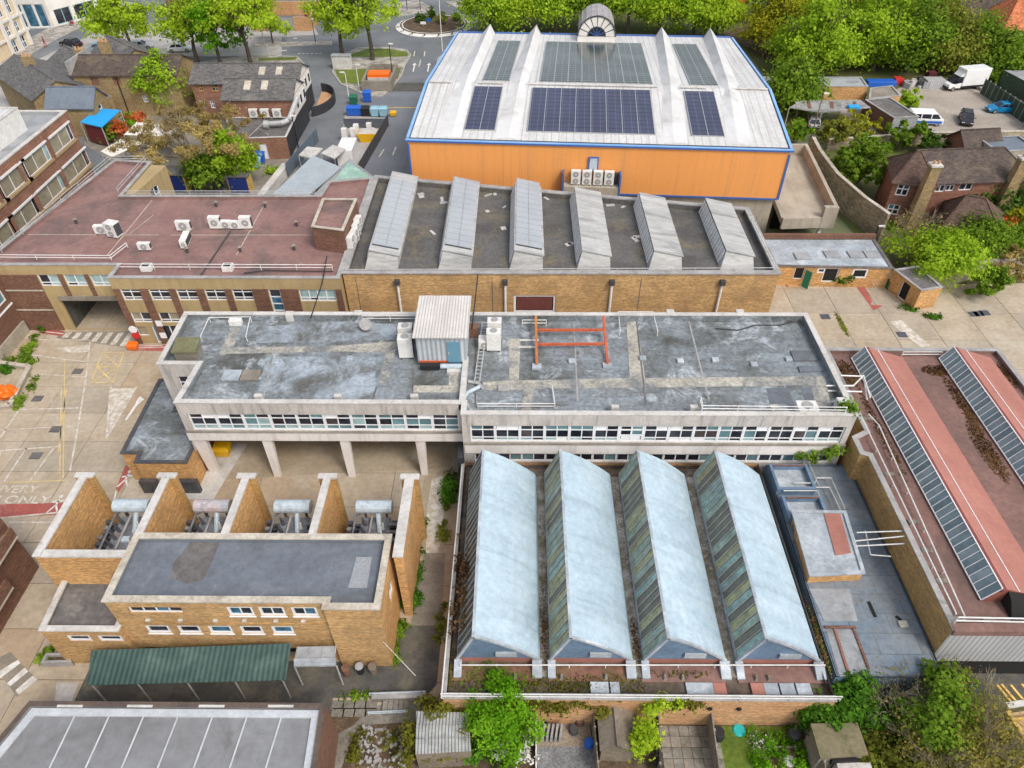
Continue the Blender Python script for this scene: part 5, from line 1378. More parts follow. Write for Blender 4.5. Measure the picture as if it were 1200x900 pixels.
# ================================================================== right hand building with pink saw roofs
RP = [(24.0, 20.3), (41.0, 20.3), (38.7, 44.9), (24.9, 44.9)]
RP = [(24.0, 20.3), (38.6, 20.3), (38.6, 44.9), (24.6, 44.9), (24.6, 35.6), (23.5, 35.0), (23.5, 33.4), (24.0, 33.2)]
rb_ = flat_building('clad_works', 'works building with two pink saw-tooth roofs, glazed slopes and a tall brick side wall', 'works building', RP, 5.45, m_bkdirty, m_redfl, .3, .3, cop=m_copg, cop_h=.07, em={0: m_cladw, 1: m_cladw}, z0e={0: 1.95})
MB().box(24.2, 38.4, 20.5, 20.8, 0, 1.95).build('base_wall', m_void, rb_)  # near-black face stands in for the shaded recess below the cladding
MB().box(24.0, 38.6, 20.17, 20.24, 5.1, 5.56).build('edge_flashing', m_redfl, rb_); MB().box(24.0, 38.6, 20.245, 20.7, 5.525, 5.56).build('edge_flashing', m_redfl, rb_)
for xo in (0, 6.95):
    y0, y1 = 22.3, 43.9
    xg, xk, zg, zk = 26.55 + xo, 27.25 + xo, 5.25, 6.4
    xe, ze = 30.6 + xo, 5.35
    s = MB()
    s.face((xk + .25, y0, zk), (xe, y0, ze), (xe, y1, ze), (xk + .25, y1, zk))
    s.face((xe, y0, 5.1), (xe, y1, 5.1), (xe, y1, ze), (xe, y0, ze))
    tooth = s.build('pink_slope', m_redsaw, rb_)
    MB().hexa([(xk, y0 - .05, zk - .25), (xk + .26, y0 - .05, zk - .25), (xk + .26, y1, zk - .25), (xk, y1, zk - .25)], [(xk - .02, y0 - .05, zk + .02), (xk + .27, y0 - .05, zk + .02), (xk + .27, y1, zk + .02), (xk - .02, y1, zk + .02)]).build('ridge_fascia', mat('dark_red_fascia', (.22, .07, .06), (.18, .055, .05), sc=.5), tooth)
    MB().box(xg - .05, xg + .08, y0, y1, 5.1, zg).build('glazing_kerb', m_bkbr, tooth)
    m_end = MATS.get('brick_red_end') or mat('brick_red_end', (.30, .11, .075), (.26, .09, .065), sc=.6)
    g = MB(); g.face((xg, y0, 5.12), (xe, y0, 5.12), (xe, y0, ze), (xk + .25, y0, zk), (xk, y0, zk), (xg, y0, zg)); g.build('end_wall', m_end, tooth)
    g = MB(); g.face((xe, y1, 5.12), (xg, y1, 5.12), (xg, y1, zg), (xk, y1, zk), (xk + .25, y1, zk), (xe, y1, ze))
    g.build('end_wall', m_end, tooth)
    MB().hexa([(xk + .45, y0 - 1.3, 5.12), (xe, y0 - 1.3, 5.12), (xe, y0 - .01, 5.12), (xk + .45, y0 - .01, 5.12)], [(xk + .45, y0 - .5, 6.0), (xe, y0 - .5, 5.4), (xe, y0 - .01, 5.5), (xk + .45, y0 - .01, 6.2)]).build('dark_void_block', m_void, tooth)  # near-black block stands in for the dark void at the roof end
    npn = 42; dy = (y1 - y0) / npn
    gn = Vector((-(zk - zg), 0, xk - xg)).normalized(); gw = Vector((xk - xg, 0, zk - zg))
    for k in range(npn):
        ya, yb = y0 + dy * k + .03, y0 + dy * (k + 1) - .03
        A = Vector((xg + .01, ya, zg + .01)); B_ = A + gw * .97; d = Vector((0, yb - ya, 0)); o_ = gn * .03
        MB().hexa([A - o_, A + d - o_, B_ + d - o_, B_ - o_], [A, A + d, B_ + d, B_]).build('glass_pane', m_gsaw[(k * 7 + int(xo)) % 3], tooth)
    for k in range(npn + 1):
        y = y0 + dy * k
        MB().bar(Vector((xg, y, zg)) + gn * .03, Vector((xk, y, zk)) + gn * .03, .04, .06).build('glazing_bar', m_wf, tooth)
    MB().bar((xg - .02, y0, zg + .04), (xg - .02, y1, zg + .04), .06).build('bottom_rail', m_wf, tooth)
    MB().bar((xk, y0, zk + .05), (xk, y1, zk + .05), .06).build('top_rail', m_wf, tooth)
    zc = lambda x_: zk + (ze - zk) * (x_ - xk - .25) / (xe - xk - .25)
    for k in range(12):
        ya, yb = y0 + .02 + (y1 - y0) * k / 12, y0 - .02 + (y1 - y0) * (k + 1) / 12
        MB().bar((xk + 1.1, ya, zc(xk + 1.1) + .02), (xk + 1.1, yb, zc(xk + 1.1) + .02), .05, .04).build('seam_strip', m_wf, tooth)
# moss and leaf litter lying against the second light
weeds('leaf_litter', 'brown leaf litter in the valley of the pink roof', [(33.0, 38.5, 5.18, .45, 3.6, .06), (32.6, 34, 5.18, .7, 3.0, .06), (32.9, 42.5, 5.2, 1.4, .7, .08)], 2600, .09, L_DEAD, 5, clump=0)
weeds('leaf_litter', 'brown moss behind the first light of the pink roof', [(25.6, 42.3, 5.2, 1.0, 1.6, .08), (25.9, 36, 5.2, .35, 5.5, .05), (38, 42, 5.2, .4, 1.6, .06)], 1500, .09, L_DEAD, 6, clump=0)

# ================================================================== brick substation, bottom left
BP = [(-23.15, 21.1), (-10.8, 21.1), (-10.8, 20.72), (-7.7, 20.72), (-7.7, 25.6), (-23.15, 25.6)]
bx1 = xs_at(21.1, 5.6, 267, 297, 304, 334, 342, 372)
bl1 = xs_at(21.1, 5.6, 151, 214)
bx2 = xs_at(21.1, 3.55, 172, 199, 209, 235, 245, 272, 282, 308, 319, 344)
o_up = [(bx1[2 * i] + 23.15, bx1[2 * i + 1] + 23.15, 5.1, 6.05) for i in range(3)] + [(bl1[0] + 23.15, bl1[1] + 23.15, 5.3, 5.95)]
o_lo = [(bx2[2 * i] + 23.15, bx2[2 * i + 1] + 23.15, 3.1, 3.95) for i in range(5)]
x2 = xs_at(20.72, 3.55, 357, 381); o_r = [(x2[0] + 10.8 if x2[0] > -10.7 else .2, x2[1] + 10.8, 3.1, 3.95)]
sub = flat_building('brick_substation', 'yellow brick substation with smooth blue-grey roof and open transformer bays behind', 'substation', BP, 6.55, m_bky, m_feltb, .35, .3, ops={0: o_up + o_lo + [(.3, 11.6, 0, 1.4)], 2: [], 3: [(2.2, 3.3, 3.4, 4.6)]}, cop=m_cop, cop_h=.1, cop_over=.08, em={3: m_bkor})
pn = lambda i, j: pick((m_gdark, 3), (m_gblue, 1))
for o in o_up[:3] + o_lo: window(sub, BP[0], BP[1], o, m_wf, (1, 1) if o[2] > 4 else (1,), (1,), pn, bw=.06, outer=.14, sill=True, depth=.08)
window(sub, BP[0], BP[1], o_up[3], m_wf, (1, 1, 1, 1), (1,), pn, bw=.06)
window(sub, BP[3], BP[4], (2.2, 3.3, 3.4, 4.6), m_wf, (1, 1), (1,), lambda i, j: m_gpale, bw=.1)
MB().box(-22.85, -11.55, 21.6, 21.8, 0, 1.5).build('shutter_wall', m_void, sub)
MB().box(-23.1, -10.85, 21.03, 21.09, 4.28, 4.36).build('string_course', m_bkdirty, sub)
for u in (173, 211, 252, 286, 323, 355):
    x = xs_at(21.0, 4.7, u)[0]; MB().box(x - .12, x + .12, 20.95, 21.09, 4.62, 4.74).build('air_brick', m_copw, sub)
roofpatch(sub, 'felt_patch', [(418, 653), (436, 653), (430, 689), (408, 689)], 6.2, mat('new_grey_felt', (.30, .315, .33), (.27, .28, .295), sc=.4), .03)
roofpatch(sub, 'stain_patch', [(224, 634), (258, 634), (250, 655), (238, 680), (218, 684), (200, 676), (203, 660)], 6.2, m_feltd, .006)
# lower west annex
A2 = [(-27.75, 20.75), (-23.17, 20.75), (-23.17, 24.9), (-28.0, 24.9)]
ax = xs_at(20.75, 3.3, 78, 105, 114, 142)
o_a = [(ax[0] + 27.75, ax[1] + 27.75, 2.75, 3.4), (ax[2] + 27.75, ax[3] + 27.75, 2.75, 3.4)]
sa = flat_building('side_annex', 'lower brick annex with dark roof at the west end of the substation', 'annex', A2, 3.9, m_bky, m_feltd, .25, .28, ops={0: o_a}, cop=m_copw, cop_h=.1)
for o in o_a: window(sa, A2[0], A2[1], o, m_wf, (1,), (1,), pn, bw=.06, outer=.14, depth=.08)
# transformer bay walls
bz = 6.55
xw = [-28.35, -22.95, -17.75, -12.45, -7.1]
for i, x in enumerate(xw):
    ya = 24.0 if i == 0 else 25.62
    if i == 4: ya = 24.1
    w = .36 if i < 4 else .5
    m = MB(); m.box(x - w / 2, x + w / 2, ya, 30.0, 0, bz)
    m.build('bay_wall', m_bkor, sub)
    m2 = MB().box(x - .55, x + .55, 30.003, 30.35, 0, bz); m2.build('bay_pier', m_bkdirty, sub)
    mb = MB().box(x - w / 2 - .06, x + w / 2 + .06, ya - .05, 30.0, bz + .002, bz + .12); mb.box(x - .62, x + .62, 30.002, 30.42, bz + .002, bz + .12)
    mb.build('coping', m_copw, sub)
MB().box(-28.16, -23.2, 24.0, 24.35, 0, bz).build('bay_front_wall', m_bkor, sub)
MB().box(-28.08, -23.2, 23.92, 24.42, bz + .002, bz + .123).build('coping', m_copw, sub)
for i in range(4): MB().box(xw[i] + .6, xw[i + 1] - .6, 30.1, 30.2, 0, 1.0).build('gate', m_grille, sub)
for i in range(4): MB().box(xw[i] + .22, xw[i + 1] - .3, 25.8, 29.9, .0, .06).build('bay_floor', m_asph_dk, sub)

# ================================================================== grey flat roof in the bottom left corner
BL = [(-29.5, 6.0), (-9.6, 6.0), (-10.25, 16.6), (-26.1, 16.6)]
blr = flat_building('corner_building', 'building with smooth grey roof, white edge gutter and brown brick parapet, cut by the frame', 'flat-roofed building', BL, 4.1, m_bkbr, m_blgrey, .25, .24, cop=mat('dark_brown_coping', (.13, .095, .075), (.09, .07, .06), sc=1), cop_h=.04, cop_over=.01)
mb = MB(); ring(mb, inset(BL, .29), inset(BL, .68), 3.84, 3.97); mb.build('edge_gutter', m_gutw, blr)
for k in range(7):
    p = P(88 + k * 40.4, 838, 3.9); q = P(57 + k * 42.3, 902, 3.9); d = (q - p)
    MB().bar(p + Vector((0, 0, .0)), p + d * 2.0, .08, .04).build('white_seam', m_gutw, blr)
for u in (82, 164, 248, 329):
    p = P(u, 827.6, 4.15); MB().obox((p.x, p.y, 4.14), 1.35, .12, .05).build('joint_cover', m_copw, blr)
# ------------------------------------------------------------------ neighbouring buildings
def onwall(u, v, p0, p1):
    p0, p1 = Vector(p0).to_2d(), Vector(p1).to_2d()
    d = RM @ Vector((u - 600.0, 450.0 - v, -FPX))
    e = (p1 - p0); L = e.length; e.normalize(); n = Vector((-e.y, e.x))
    t = p0.dot(n) / d.to_2d().dot(n)
    q = d * t
    return (q.to_2d() - p0).dot(e), CAM_H + q.z
def pxop(p0, p1, a, b):
    s0, z1 = onwall(*a, p0, p1); s1, z0 = onwall(*b, p0, p1)
    return (min(s0, s1), max(s0, s1), min(z0, z1), max(z0, z1))
dk = lambda i, j: pick((m_gdark, 4), (m_gblue, 1))
# brick office at the left edge
f0, f1 = (-56.0, 58.0), (-56.0, 87.3)
OFP = [f0, f1, (-70.0, 87.3), (-70.0, 58.0)]
wo = []
for tl, br in (((57, 163), (88, 162)), ((23, 187), (60, 182)), ((73, 198), (107, 191)), ((41, 223), (77, 215)), ((5, 249), (46, 239))):
    sa_, za_ = onwall(*tl, f0, f1); sb_, zb_ = onwall(*br, f0, f1); wo.append((sa_, sb_, zb_, za_))
up_, lo_ = wo[0][2:], wo[2][2:]
for k in (1, 2, 3): wo.append((wo[1][0] - 5.0 * k, wo[1][1] - 5.0 * k, *up_)); wo.append((wo[4][0] - 5.0 * k, wo[4][1] - 5.0 * k, *lo_))
wo = [(a, b, *(up_ if c > (up_[0] + lo_[0]) / 2 else lo_)) for a, b, c, d in wo if a > .3]
off = flat_building('brick_office', 'three-storey red-brown brick office with wide tan-blinded windows at left edge', 'office building', OFP, 8.4, m_bkpub, m_greysh, .4, .4, ops={0: wo}, cop=m_copw, cop_h=.12)
for o in wo:
    window(off, f0, f1, o, m_wf, (1, 1, .35), (1,), lambda i, j: (m_gtan if i < 2 else pick((m_gdark, 3), (m_gpale, 1))), bw=.08, depth=.12)
    MB().box(-56.0 + .004, -55.86, 58 + o[0] - .1, 58 + o[1] + .1, o[3] + .005, o[3] + .22).build('window_head', m_wf, off)
    MB().box(-56.0 + .004, -55.88, 58 + o[0] - .1, 58 + o[1] + .1, o[2] - .3, o[2] - .005).build('tan_panel', m_tan, off)
for w_ in wo[:2] + wo[5::2]:
    s = w_[0] - .5
    if s > .5 and s < 29: MB().box(-56 + .004, -55.9, 58 + s - .35, 58 + s + .1, 0, 8.3).build('brick_pier', m_bkpub, off)
ph = flat_building('rooftop_plant_room', 'white boxy plant room on the left brick office roof', 'plant room', [(-68, 70), (-58.6, 70), (-58.6, 82.6), (-68, 82.6)], 10.6, m_whitem, m_whiter, .1, .2, z0=8.0, cop=m_copw)
# brown block joining the passage, lower left
g0, g1 = (-47.4, 40.0), (-47.4, 54.0)
go = [pxop(g0, g1, (6, 363), (16, 375)), (13.0 - 6.4, 13 - 4.8, 3.9, 5.1), (13 - 3.7, 13 - 2.2, 3.9, 5.1), (13 - .9, 13.6, 3.9, 5.1)][1:]
low = flat_building('brown_brick_block', 'brown brick block with tan window band at the left edge of the yard', 'brick building', [g0, g1, (-60, 54.0), (-60, 40)], 7.0, m_bkbr, m_redf, .3, .3, ops={0: go}, cop=m_copg)
for o in go: window(low, g0, g1, o, m_wf, (1,), (1,), lambda i, j: m_gteal, bw=.1)
MB().box(-47.39, -47.3, 40, 53.9, 3.3, 3.45).build('white_band', m_wf, low); MB().box(-47.39, -47.2, 40, 53.9, 0, 1.3).build('concrete_base', m_conc, low)
for k in range(3): MB().box(-47.39, -47.33, 40 + 6.4 - .0 + k * 3 + 1.75, 40 + 6.4 + k * 3 + 2.7, 3.6, 5.3).build('tan_panel', m_tan, low)
# brown brick flats with concrete balconies, lower left corner
h0, h1 = (-33.0, 12.0), (-33.0, 27.6)
fl = flat_building('brick_flats', 'dark brown brick block with pale concrete balcony fins at the lower left edge', 'flats', [h0, h1, (-46, 27.6), (-46, 12)], 6.5, m_bkbr, m_feltd, .3, .3, cop=m_copg)
for k, (y, z) in enumerate(((27.0, 4.3), (24.6, 2.2))):
    MB().box(-33 + .004, -32.1, y - 3.2, y, z, z + .18).build('balcony_slab', m_cop, fl)
    MB().box(-32.25, -32.1, y - 3.2, y, z + .181, z + 1.0).build('balcony_front', m_bkbr, fl)
    MB().hexa([(-32.99, y - .2, z - .5), (-32.2, y - .2, z - .1), (-32.2, y, z - .1), (-32.99, y, z - .5)], [(-32.99, y - .2, z - .002), (-32.2, y - .2, z - .002), (-32.2, y, z - .002), (-32.99, y, z - .002)]).build('bracket', m_copw, fl)
    MB().box(-33 + .004, -32.9, y - 2.6, y - 1.0, z + .3, z + 1.9).build('dark_window', m_gdark, fl)
# old stock-brick range with tiled roof
a0, a1 = (-65.6, 107.0), (-50.4, 107.0)
oo = [pxop(a0, a1, (105, 91), (117, 100)), pxop(a0, a1, (131, 91), (143, 100)), pxop(a0, a1, (158, 91), (170, 99.5)), pxop(a0, a1, (166, 112), (175, 120))]
old = gabled('stock_brick_range', 'old stock brick range with long brown tiled roof behind the lime tree', 'old building', a0, a1, 7.0, 6.1, 7.7, m_bkold, m_tile, ops=oo, over=.3, trim=None)
for k, o in enumerate(oo): window(old, a0, a1, o, m_wf if k > 1 else m_bkpub, (1, 1, 1), (1, 1), (lambda i, j: m_gdark) if k > 1 else (lambda i, j: m_bkpub), bw=.1)
MB().tube((-59.2, 106.85, 0), (-59.2, 106.85, 6.0), .08).build('drainpipe', m_black, old)
MB().box(-65.9, -65.6, 106.8, 114, 6.1, 7.9).build('verge_coping', m_copg, old)
# slate-roofed wings at the left of it
w1 = P(38, 117, 5.0); dv = Vector((-.72, .69, 0)); nv = Vector((.69, .72, 0))
gabled('slate_roofed_house', 'grey slate gabled house nearest the white plant room at upper left', 'old building', w1 + dv * 16, w1, 7.4, 5.0, 6.7, m_bkold, m_slate)
gabled('slate_roofed_house', 'grey slate roof in the middle of the three at upper left', 'old building', w1 + nv * 7.5 + dv * 15, w1 + nv * 7.5 + dv * 2.5, 6.4, 5.1, 6.7, m_bkold, m_slate)
gabled('slate_roofed_house', 'grey slate roof with brick chimneys beside the brown tiled range', 'old building', w1 + nv * 14 + dv * 14, w1 + nv * 14 + dv * 4.5, 6.6, 5.3, 7.0, m_bkold, m_slate)
sb0, sb1 = (-62.4, 98.6), (-58.0, 101.6)
t = gabled('rear_extension', 'small brick extension with blue slate roof and white gable window', 'extension', (-66.4, 99.4), (-60.0, 99.4), 4.4, 4.3, 6.2, m_bkold, m_slateb, gm=m_bkold, endops=((), ((1.6, 2.6, 2.6, 3.9),)))
window(t, (-60.0, 99.4), (-60.0, 103.8), (1.6, 2.6, 2.6, 3.9), m_wf, (1,), (1, 1), dk, bw=.1)
flat_building('lean_to', 'dark flat lean-to roof between the gabled extension and blue canopy', 'lean-to', [tuple(P(u, v, 3.2).to_2d()) for u, v in ((93, 134), (131, 113), (122, 110), (82, 126))], 3.2, m_bkold, m_feltd, .05, .2, cop=m_concdk)
for k, (x, y, lab) in enumerate(((w1.x + 2.0, w1.y + 12.5, 'brick chimney stack with orange pots on the middle slate roof'), (w1.x + 3.8, w1.y + 16.5, 'brick chimney stack by the tiled range beside the parked black car'), (w1.x - 4.5, w1.y + 9.5, 'squat brick chimney stack at the far left slate roof'))):
    c = thing('chimney_stack', lab, 'chimney', (x, y, 7.5)); MB().box(x - .75, x + .75, y - .35, y + .35, 5.4, 7.9).build('stack', m_bkold, c)
    for i in range(3): MB().tube((x - .5 + i * .5, y, 7.9), (x - .5 + i * .5, y, 8.3), .17, .14, n=8).build('chimney_pot', m_bkgard, c)
# pub: two parallel ranges with white-and-black gables
r0, r1 = (-47.9, 105.6), (-32.4, 105.6)
ro = [pxop(r0, r1, (231, 98), (239, 107)), pxop(r0, r1, (246, 98), (257, 107)), pxop(r0, r1, (233, 117), (242, 127)), pxop(r0, r1, (245, 117), (253, 127))]
pub = gabled('pub_rear_range', 'long brick pub range with grey roof, rooflights and white-topped gable', 'pub', r0, r1, 7.0, 5.4, 6.9, m_bkpub, m_slate, ops=ro, gm=m_stucco)
for o in ro: window(pub, r0, r1, o, m_wf if o[2] < 3.5 else m_woodo, (1, 1), (1, 1), dk, bw=.1)
q0, q1 = (-41.2, 99.0), (-31.6, 99.0)
pf = gabled('pub_front_range', 'shorter brick pub range with grey roof, two rooflights and wall-mounted fans', 'pub', q0, q1, 6.4, 5.5, 7.1, m_bkpub, m_slate, gm=m_stucco)
for par, x0, y0, y1, z0, z1 in ((pub, -32.4, 105.7, 112.6, 5.3, 3.0), (pf, -31.6, 99.1, 105.4, 5.4, 3.0)):
    MB().box(x0 + .004, x0 + .09, y0, y1, 0, z1).build('black_boarding', m_bldark, par)
    MB().box(x0 + .004, x0 + .09, y0, y1, z1 + .003, z0).build('white_render', m_stucco, par)
    for k in range(3):
        y = y0 + 1.2 + k * 2.0
        w = MB().box(x0 + .1, x0 + .17, y, y + 1.1, z1 + .5, z1 + 1.9).build('window', m_wf, par); MB().box(x0 + .172, x0 + .2, y + .14, y + .96, z1 + .65, z1 + 1.75).build('pane', m_gdark, w)
def skylight(par, u, v, p0, ze, slope, m=m_gpale, w=.9, l=1.5):
    pass
for par, x, y0_, ze, zr, wd_ in ((pf, -38.0, 99, 5.5, 7.1, 6.4), (pf, -35.6, 99, 5.5, 7.1, 6.4), (pub, -37.8, 105.6, 5.4, 6.9, 7.0), (pub, -35.3, 105.6, 5.4, 6.9, 7.0)):
    sl = (zr - ze) / (wd_ / 2); ya, yb = y0_ + 1.3, y0_ + 2.7
    za, zb_ = ze + 1.3 * sl + .13, ze + 2.7 * sl + .13
    MB().hexa([(x - .45, ya, za), (x + .45, ya, za), (x + .45, yb, zb_), (x - .45, yb, zb_)], [(x - .45, ya, za + .1), (x + .45, ya, za + .1), (x + .45, yb, zb_ + .1), (x - .45, yb, zb_ + .1)]).build('rooflight', m_cop, par)
fe = flat_building('pub_flat_extension', 'single-storey brick pub extension with dark felt roof', 'extension', [(-38.6, 91.6), (-31.2, 92.2), (-31.5, 98.9), (-41.4, 98.9)], 3.0, m_bkpub, m_feltd, .12, .2, cop=m_copw, cop_h=.06, em={1: m_bldark}, ops={0: [(3.6, 4.6, 0.05, 2.2)]})
window(fe, (-38.6, 91.6), (-31.2, 92.2), (3.6, 4.6, .05, 2.2), m_wf, (1,), (1,), lambda i, j: m_gwhite, name='door')
strip('roof_seam', [(-36.4, 92.3), (-35.6, 97.5)], .1, m_copw, 2.9, fe)
t = thing('air_duct', 'silver ventilation duct bending over the pub extension roof', 'duct', (-32, 95, 3))
MB().path([(-34.4, 95.4, 3.5), (-32.6, 95.4, 3.6), (-31.6, 95.9, 3.8), (-30.9, 99.6, 5.6)], .33, n=10).build('pipe', m_galv, t); MB().tube((-34.9, 95.4, 3.4), (-34.3, 95.4, 3.4), .55, n=10).build('fan_cowl', m_galv, t)
MB().path([(-33.9, 93, 2.9), (-33.9, 93, 3.2)], .1).build('support', m_galv, t)
t = thing('curved_ramp_wall', 'curved dark railing wall round the pub terrace', 'wall', P(382, 125, 0))
mb = MB(); c = P(368, 122, 0)
for k in range(10):
    a0, a1 = -1.3 + k * .28, -1.3 + (k + 1) * .28
    mb.bar((c.x + 3.2 * math.cos(a0), c.y + 5.2 * math.sin(a0), .7), (c.x + 3.2 * math.cos(a1), c.y + 5.2 * math.sin(a1), .7), .16, 1.4)
mb.build('wall_face', m_bldark, t)
MB().prism([(c.x + 3.0 * math.cos(-1.3 + k * .28), c.y + 5.0 * math.sin(-1.3 + k * .28)) for k in range(11)], .0, .15).build('terrace_floor', m_bkgard, t)
# cream stucco corner building and white shop at the very top left
e0, e1 = (-92.6, 128.0), (-92.0, 142.0)
co = [pxop(e0, e1, (3, 9), (10, 22)), pxop(e0, e1, (12, 33), (20, 44)), pxop(e0, e1, (18, 42), (28, 56))]
co = [(11.0, 12.2, 6.0, 8.6), (8.2, 9.4, 6.0, 8.6), (11.0, 12.2, 2.9, 4.6), (8.2, 9.4, 2.9, 4.6), (10.8, 12.4, .1, 2.2), (8.0, 9.6, .1, 2.2)]
cr = flat_building('cream_stucco_building', 'cream and white stucco corner building with arched windows at the top left corner', 'building', [e0, e1, (-106, 142), (-106, 128)], 10.5, m_cream, m_greysh, .4, .3, ops={0: co}, cop=m_stucco, cop_h=.3)
for o in co: window(cr, e0, e1, o, m_wf, (1, 1), (1, 1), dk, bw=.12)
for z in (5.2, 2.5): MB().hexa([(-92.58, 128, z), (-92.3, 128, z), (-91.7, 142.2, z), (-91.98, 142.2, z)], [(-92.58, 128, z + .4), (-92.3, 128, z + .4), (-91.7, 142.2, z + .4), (-91.98, 142.2, z + .4)]).build('cornice', m_stucco, cr)
for s in (13.4, 10.2, 7.2): MB().box(-92.2 - .0, -91.75, 128 + s - .35, 128 + s + .35, 0, 10.4).build('pilaster', m_stucco, cr)
i0, i1 = (-99.5, 151.6), (-93.2, 152.3)
so = [(.5, 1.7, .2, 4.4), (1.9, 3.9, .2, 4.4), (4.1, 6.0, .2, 4.4)]
up_ = [(.4 + k * 1.5, 1.5 + k * 1.5, 6.2, 7.8) for k in range(4)]
shp = flat_building('white_shop', 'white rendered shop with dark blue shutters at the top left', 'shop', [i0, i1, (-95, 166), (-102, 166)], 8.6, m_stucco, m_greysh, .3, .3, ops={0: so + up_}, cop=m_stucco)
for o in so: window(shp, i0, i1, o, m_wf, (1,), (1,), lambda i, j: m_gblue, bw=.14, name='shutter')
for o in up_: window(shp, i0, i1, o, m_wf, (1, 1), (1,), dk, bw=.1)
j0, j1 = (-93.1, 152.4), (-84.6, 166.0)
jo = [(1.0, 4.4, .3, 3.0), (5.2, 9.6, .3, 3.0), (10.4, 14.6, .3, 3.0)]
ts = flat_building('teal_fronted_shop', 'low shop with teal fascia and glazed front beside the white shop', 'shop', [j0, j1, (-93, 174), (-95.2, 153.9)], 5.2, m_stucco, m_greysh, .3, .3, ops={0: jo}, cop=m_stucco)
for o in jo: window(ts, j0, j1, o, m_sky, (1, 1), (1,), dk, bw=.12)
# houses behind the far road
k0, k1 = P(313, 38, 0), P(330, 34, 0)
hs = gabled('brick_cottage', 'tan brick cottage with grey roof behind the far pavement', 'house', (-60.5, 153.6), (-52.2, 153.6), 9, 5.2, 8.0, m_bkgard, m_slate, ops=((6.0, 7.2, .2, 2.3), (2, 3.2, 1, 2.4)))
window(hs, (-60.5, 153.6), (-52.2, 153.6), (6, 7.2, .2, 2.3), m_wf, (1,), (1,), dk); window(hs, (-60.5, 153.6), (-52.2, 153.6), (2, 3.2, 1, 2.4), m_wf, (1,), (1,), dk)
gabled('brick_cottage', 'red-brown cottage between the crowns of the top left trees', 'house', (-72, 158.6), (-63, 158.6), 9, 5.2, 8.0, m_bkpub, m_slate)
wl = thing('yard_wall', 'brick walled yard with grey gates beyond the far road', 'wall', (-47.5, 150, 0))
for x0, x1, y0, y1 in ((-52, -49.6, 149.4, 149.8), (-44.2, -41, 149.4, 149.8), (-41.3, -40.9, 149.8, 161), (-52, -41, 160.6, 161), (-52.2, -51.8, 149.8, 161)): MB().box(x0, x1, y0, y1, 0, 2.6).build('wall_run', m_bkgard, wl)
for x0 in (-49.5, -46.9): MB().box(x0, x0 + 2.55, 149.5, 149.65, .1, 2.4).build('gate_leaf', m_greysh, wl)
# sheds between range and hall
t = thing('long_shed', 'low shed with pale blue-grey pitched sheets behind the red roof', 'shed', (-24.5, 80, 0))
zs_ = 2.7
pts = P2([(318, 232), (368, 184), (399, 196), (350, 234)], zs_)
MB().prism([(p.x, p.y) for p in (pts[0], pts[3], pts[2], pts[1])], 0, zs_).build('wall', m_bkbr, t)
q = P2([(316, 232), (367, 183), (400, 197), (356, 234)], zs_ + .05)
MB().prism([(p.x, p.y) for p in (q[0], q[3], q[2], q[1])], zs_ + .01, zs_ + .16).build('roof', mat('pale_grey_blue_sheet', (.40, .45, .48), (.36, .40, .43), sc=.4, rough=.6, cells=(1.0, 30, .03, .02)), t)
t = thing('canted_shed', 'shed with translucent green sheet roof beside the pale grey shed', 'shed', (-20, 80, 0))
q = P2([(362, 234), (398, 196), (410, 186), (437, 206), (430, 234)], 2.6)
MB().prism([(p.x, p.y) for p in (q[0], q[4], q[3], q[2], q[1])], 0, 2.6).build('wall', m_greysh, t)
q = P2([(376, 232), (408, 190), (436, 208), (428, 233)], 2.95)
MB().prism([(p.x, p.y) for p in (q[0], q[3], q[2], q[1])], 2.61, 2.95).build('roof', m_green_glass, t)
for k, (px, lab) in enumerate((([(350, 182), (360, 172), (378, 174), (366, 186)], 'small white trolley canopy left of two behind the green shed'), ([(376, 180), (390, 170), (405, 175), (392, 186)], 'small white trolley canopy right of two behind the green shed'))):
    q = P2(px, 2.3); t = thing('small_canopy', lab, 'canopy', q[0])
    poly = [(p.x, p.y) for p in q]
    a = sum(poly[i][0] * poly[(i + 1) % 4][1] - poly[(i + 1) % 4][0] * poly[i][1] for i in range(4))
    poly = poly if a > 0 else poly[::-1]
    MB().prism(poly, 2.2, 2.35).build('top', m_copw, t)
    for c in poly: MB().tube((*c, 0), (*c, 2.2), .06).build('post', m_galv, t)
t = thing('white_kerb_wall', 'white-capped low wall running beside the pale grey shed', 'wall', P(320, 210, 0)); a, b = P(307, 233, .6), P(336, 196, .6)
MB().bar(a, b, .9, 1.2).build('wall', m_copw, t)
t = thing('hoarding', 'blue-grey hoarding along the alley beside the pub', 'fence', P(360, 170, 0))
a, b = P(336, 200, .9), P(372, 158, .9)
for k in range(8): MB().bar(a + (b - a) * (k / 8 + .004), a + (b - a) * ((k + 1) / 8 - .004), .08, 1.9).build('panel', m_bfence, t)
t = thing('steel_palisade', 'dark steel fence along the service yard beside the road', 'fence', P(440, 160, 0))
a, b = P(416, 207, .8), P(455, 140, .8)
for k in range(12): MB().bar(a + (b - a) * (k / 12 + .003), a + (b - a) * ((k + 1) / 12 - .003), .07, 1.6).build('panel', m_darkm, t)
